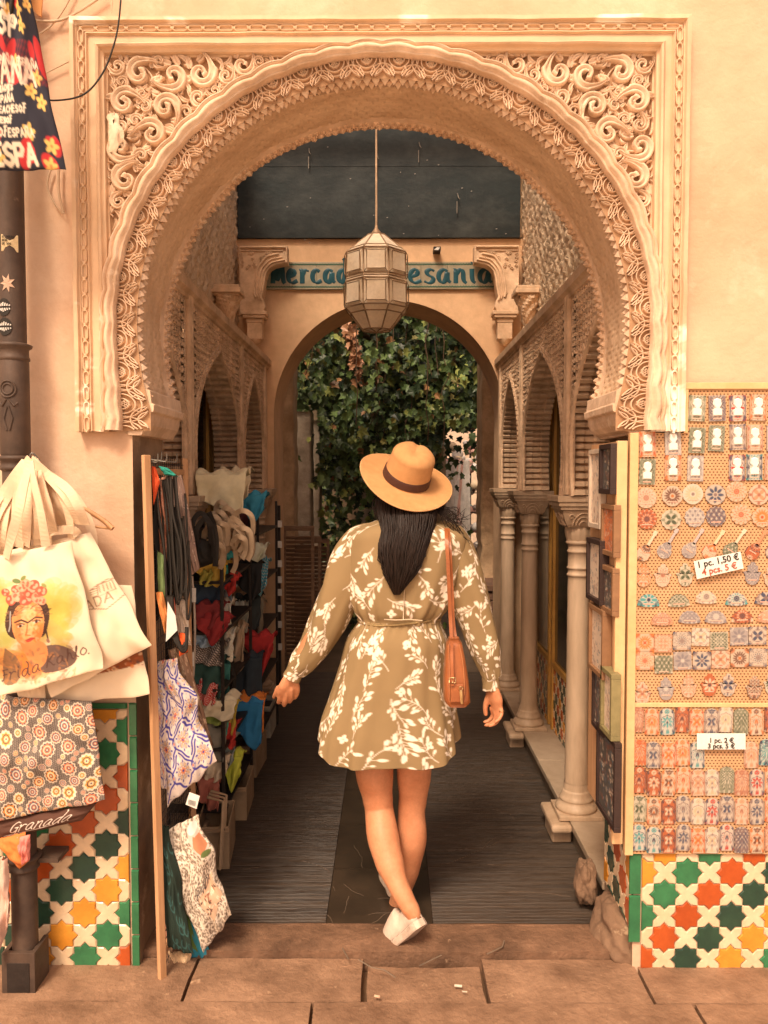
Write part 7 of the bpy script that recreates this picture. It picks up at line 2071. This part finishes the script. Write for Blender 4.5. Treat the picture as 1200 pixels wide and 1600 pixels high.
for k in range(44):      # stray locks, blown to the right and loose on the left
    if k < 30:
        b = [(674+rh.uniform(-8,8), 775+rh.uniform(-5,8), -.02), (692+rh.uniform(-5,6), 795+rh.uniform(-6,10), -.05), (706+rh.uniform(-8,14), 806+rh.uniform(-12,24), -.06), (722+rh.uniform(-16,18), 812+rh.uniform(-20,40), -.05)]
    else:
        b = [(597+rh.uniform(-4,6), 765, -.0), (586+rh.uniform(-4,5), 785+rh.uniform(-4,4), -.02), (588+rh.uniform(-4,6), 803+rh.uniform(-4,8), -.03), (602+rh.uniform(-8,6), 818+rh.uniform(-6,14), -.04)]
    g.tube(spline([Wp(*p) for p in b], 5), [.0016*(1-i/17)+.0004 for i in range(16)], 4, caps=False)
HAXI = (Matrix.Rotation(R_(19), 3, 'Y') @ Matrix.Rotation(R_(29), 3, 'X')); HC0 = Wp(634, 749, .01); HI = HAXI.transposed()
for i, v in enumerate(g.v):
    l = HI @ (Vector(v)-HC0)
    if l.z > -.007 and math.hypot(l.x, l.y) < .18 and math.hypot(l.x, l.y) > .0:
        l.z = -.007-.002*(i % 3); g.v[i] = tuple(HC0+HAXI @ l)
g.build('hair', HAIRM, per)

# ---- hat
FELT = mat('tan_felt', (.56,.30,.125), (.46,.235,.09), 7, .95, .25, 350, dist=.0008)
hat = thing('hat', None, None, (0,0,0)); bpy.data.objects.remove(hat)
HC = Wp(634, 749, .01)
ta, ro = R_(29), R_(19)
ax = Matrix.Rotation(ro, 3, 'Y') @ Matrix.Rotation(ta, 3, 'X')
def hp(r, a, z): return HC+ax @ Vector((r*math.cos(a), r*math.sin(a)*1.06, z))
g = MB(); rows = []; NB = 96
def brimz(r, a):
    k = (r-.083)/.080; return k*k*(-.006+.016*abs(math.cos(a))**2) - .004*k + .004*math.sin(a*2+.6)*k
for s_ in (1, -1):
    rr = []
    for i in range(13):
        t = i/12; r = lerp(.080, .163, t); rr.append([hp(r, 2*PI*j/NB, brimz(r, 2*PI*j/NB)+s_*.0016) for j in range(NB)])
    rows += rr if s_ > 0 else rr[::-1]
g.grid(rows, 0, True, cv=True); hatb = g.build('hat', FELT, per)
rim = MB(); rim.tube([hp(.163, 2*PI*j/NB, brimz(.163, 2*PI*j/NB)) for j in range(NB+1)], .0026, 6, caps=False); rim.build('rim', mat('felt_edge', (.64,.36,.16), None, 20, .9, .1), hatb)
g = MB(); rows = []
for i in range(26):
    t = i/25
    if t < .6: r = lerp(.082, .074, t/.6); z = .092*t/.6
    else: u = (t-.6)/.4; r = .074*math.cos(u*PI/2)**.62+.0005; z = .092+.034*math.sin(u*PI/2)**1.2
    row = []
    for j in range(NB):
        a = 2*PI*j/NB; x = r*math.cos(a); y = r*math.sin(a)*1.08
        k = max(0, min(1, (z-.06)/.06)); cr = .009*k*math.exp(-(x/.017)**2)*(1 if y > -.03 else max(0, 1+(y+.03)/.03)); pin = 1-.17*k*max(0, math.sin(a))**2
        row.append(HC+ax @ Vector((x*pin, y, z-cr)))
    rows.append(row)
g.grid(rows, 0, True, cv=True); g.build('crown', FELT, hatb)
g = MB(); rows = []
for i in range(8): t = i/7; rr_ = .0835-.0022*t; rows.append([hp(rr_+(.0008 if 0 < i < 7 else -.002), 2*PI*j/NB, .001+.034*t) for j in range(NB)])
g.grid(rows, 0, True, cv=True); g.build('band', mat('brown_ribbon', (.085,.032,.022), (.06,.025,.018), 30, .5, .2, 200, stretch=(1,1,14)), hatb)

# ---- shoulder bag of tan leather
LEA = mat('tan_leather', (.36,.115,.035), (.26,.075,.022), 8, .38, .2, 120, dist=.001, spec=.5)
BRASS = mat('brass', (.75,.55,.28), None, 10, .3, 0, metal=1)
hb = thing('handbag', 'small tan leather handbag with buckle hanging on a thin strap at her right hip', 'handbag', tuple(Wp(713, 1100, -.16)))
g = MB(); rows = []; yb_ = -.165
for k in range(15):
    t = k/14; py = lerp(996, 1100, t); hw = (10+9*math.sin(min(1, t*1.15)*PI/2))/PXM*(1 if t < .93 else .92); d = .030+.030*t
    c = Wp(lerp(709, 714, t), py, yb_)
    if k in (0, 14): hw *= .75; d *= .7
    rows.append([c+Vector((hw*(abs(math.cos(a))**.45)*(1 if math.cos(a) > 0 else -1), d*(abs(math.sin(a))**.45)*(1 if math.sin(a) > 0 else -1), 0)) for a in [2*PI*j/40 for j in range(40)]])
g.grid(rows, 0, True, cv=True); b0 = len(g.v)-40; g.f.append(tuple(b0+i for i in range(40))); g.m.append(0); g.sm.append(False); b0 = len(g.v)-600; g.f.append(tuple(b0+i for i in range(40))[::-1]); g.m.append(0); g.sm.append(False)
g.build('bag_body', LEA, hb)
g = MB(); 
for dx in (-9, 9): g.tube(spline([Wp(709+dx*.9, 1004, -.205), Wp(713+dx*1.2, 1040, -.222), Wp(714+dx*1.3, 1080, -.228), Wp(713+dx*1.1, 1096, -.22)], 6), .0016, 5)
g.build('piping', mat('light_leather', (.50,.20,.08), None, 12, .4, .1), hb)
g = MB(); g.box(tuple(Wp(704, 1098, -.232)), tuple(Wp(724, 1068, -.222))); g.build('pocket', LEA, hb, bevel=.003)
g = MB(); strap(g, [Wp(706,1002,-.21), Wp(706,1030,-.226), Wp(707,1060,-.236), Wp(707,1072,-.238)], .005, .0012); g.build('closing_strap', LEA, hb)
g = MB(); c = Wp(707, 1063, -.240); P = [c+Vector((x, 0, z)) for x, z in ((-.010,-.008),(.010,-.008),(.010,.008),(-.010,.008),(-.010,-.008))]; g.tube(P, .0016, 5); g.tube([c+Vector((0,0,-.008)), c+Vector((0,0,.008))], .0012, 5); g.build('buckle', BRASS, hb)
g = MB(); c = Wp(720, 1076, -.234); g.tube([c+Vector((.006*math.cos(a), 0, .006*math.sin(a))) for a in [2*PI*i/12 for i in range(13)]], .0012, 5); strap(g, [Wp(720,1078,-.235), Wp(721,1090,-.236), Wp(722,1100,-.234)], .004, .001); g.build('zip_pull', BRASS, hb)
for P in ([(697,826,-.085),(698,845,-.132),(700,880,-.145),(702,930,-.146),(704,970,-.15),(706,1000,-.165)], [(700,826,-.07),(703,860,-.12),(706,920,-.13),(708,970,-.135),(712,1000,-.15)]):
    g = MB(); strap(g, [Wp(*p) for p in P], .0058, .0014); g.build('strap', LEA, hb)
g = MB(); 
for px_ in (705, 713): c = Wp(px_, 1000, -.16); g.tube([c+Vector((.008*math.cos(a), 0, .008*math.sin(a))) for a in [2*PI*i/12 for i in range(13)]], .0014, 5)
g.build('ring', BRASS, hb)

# ---- canvas shoes
SHOE = mat('white_canvas', (.74,.60,.48), (.66,.52,.41), 12, .85, .3, 300, dist=.0008)
SOLE = mat('worn_rubber', (.66,.52,.41), (.42,.31,.23), 18, .7, .4, 90, dist=.002, stains=(30,.55,.7,(.33,.23,.17)))
def shoe(toe, heel, up, nm):
    """toe/heel: sole points; up: direction of the instep"""
    toe, heel = Vector(toe), Vector(heel); f = (toe-heel).normalized(); up = (Vector(up)-f*f.dot(Vector(up))).normalized(); s = f.cross(up); Lg = (toe-heel).length
    def pt(t, x, z): return heel+f*(t*Lg)+s*x+up*z
    def hw(t): return .027+.011*math.sin(min(1, max(0, (t-.25)/.6))*PI)**1.0 - (.012*((t-.8)/.2)**2 if t > .8 else 0) - (.008*((.12-t)/.12)**2 if t < .12 else 0)
    T = [i/26 for i in range(27)]
    base = MB(); rows = []
    for z in (0, .004, .020, .024):
        rows.append([pt(-.01+1.02*.5*(1-math.cos(PI*0))+0, 0, 0)]*0)
    ring = [(t, 1) for t in T]+[(t, -1) for t in T[::-1]]
    def rg(k, z): return [pt(min(1.0, max(0, t))+0, sd*hw(t)*k*(1 if 0 < t < 1 else .55), z) for t, sd in ring]
    rows = [rg(.55, .0), rg(1.0, .0), rg(1.07, .004), rg(1.07, .021), rg(1.0, .024)]
    base.grid(rows, 0, False, cv=True); b_ = len(base.v)-len(ring)*5; base.f.append(tuple(b_+i for i in range(len(ring)))); base.m.append(0); base.sm.append(False)
    so = base.build('sole', SOLE, per)
    u = MB(); rows = []
    for t in T:
        top = (.072-.016*math.sin(t/.32*PI/2) if t < .32 else .054*(1-((t-.32)/.68)**1.5)+.022+.004)
        if t == T[0] or t == T[-1]: w_ = hw(t)*.5
        else: w_ = hw(t)*.98
        r = []
        for k in range(13):
            a = PI*k/12; r.append(pt(t, w_*math.cos(a)*(1-.25*math.sin(a)), .022+(top-.0)*math.sin(a)**.7*(1.0)))
        rows.append(r)
    # leave the ankle opening
    u.grid(rows, 0, True); sh_ = u.build('shoe', SHOE, per); sm = sh_.modifiers.new('t', 'SOLIDIFY'); sm.thickness = .002
    lc_ = MB(); 
    for k in range(4):
        t = .42+.09*k; z = .022+.054*(1-((t-.32)/.68)**1.5)+.010; lc_.tube([pt(t, -.016, z-.004), pt(t+.01, 0, z+.002), pt(t, .016, z-.004)], .0018, 5)
    lc_.build('lace', WHITE, sh_)
shoe(Wp(603, 1499, -.09), Wp(662, 1446, -.215), (-.55, .60, .52), 'l')
shoe((Wp(602,1400,.42).x, YW+.36, .022), (Wp(614,1400,.12).x+.01, YW+.115, .022), (0, 0, 1), 'r')
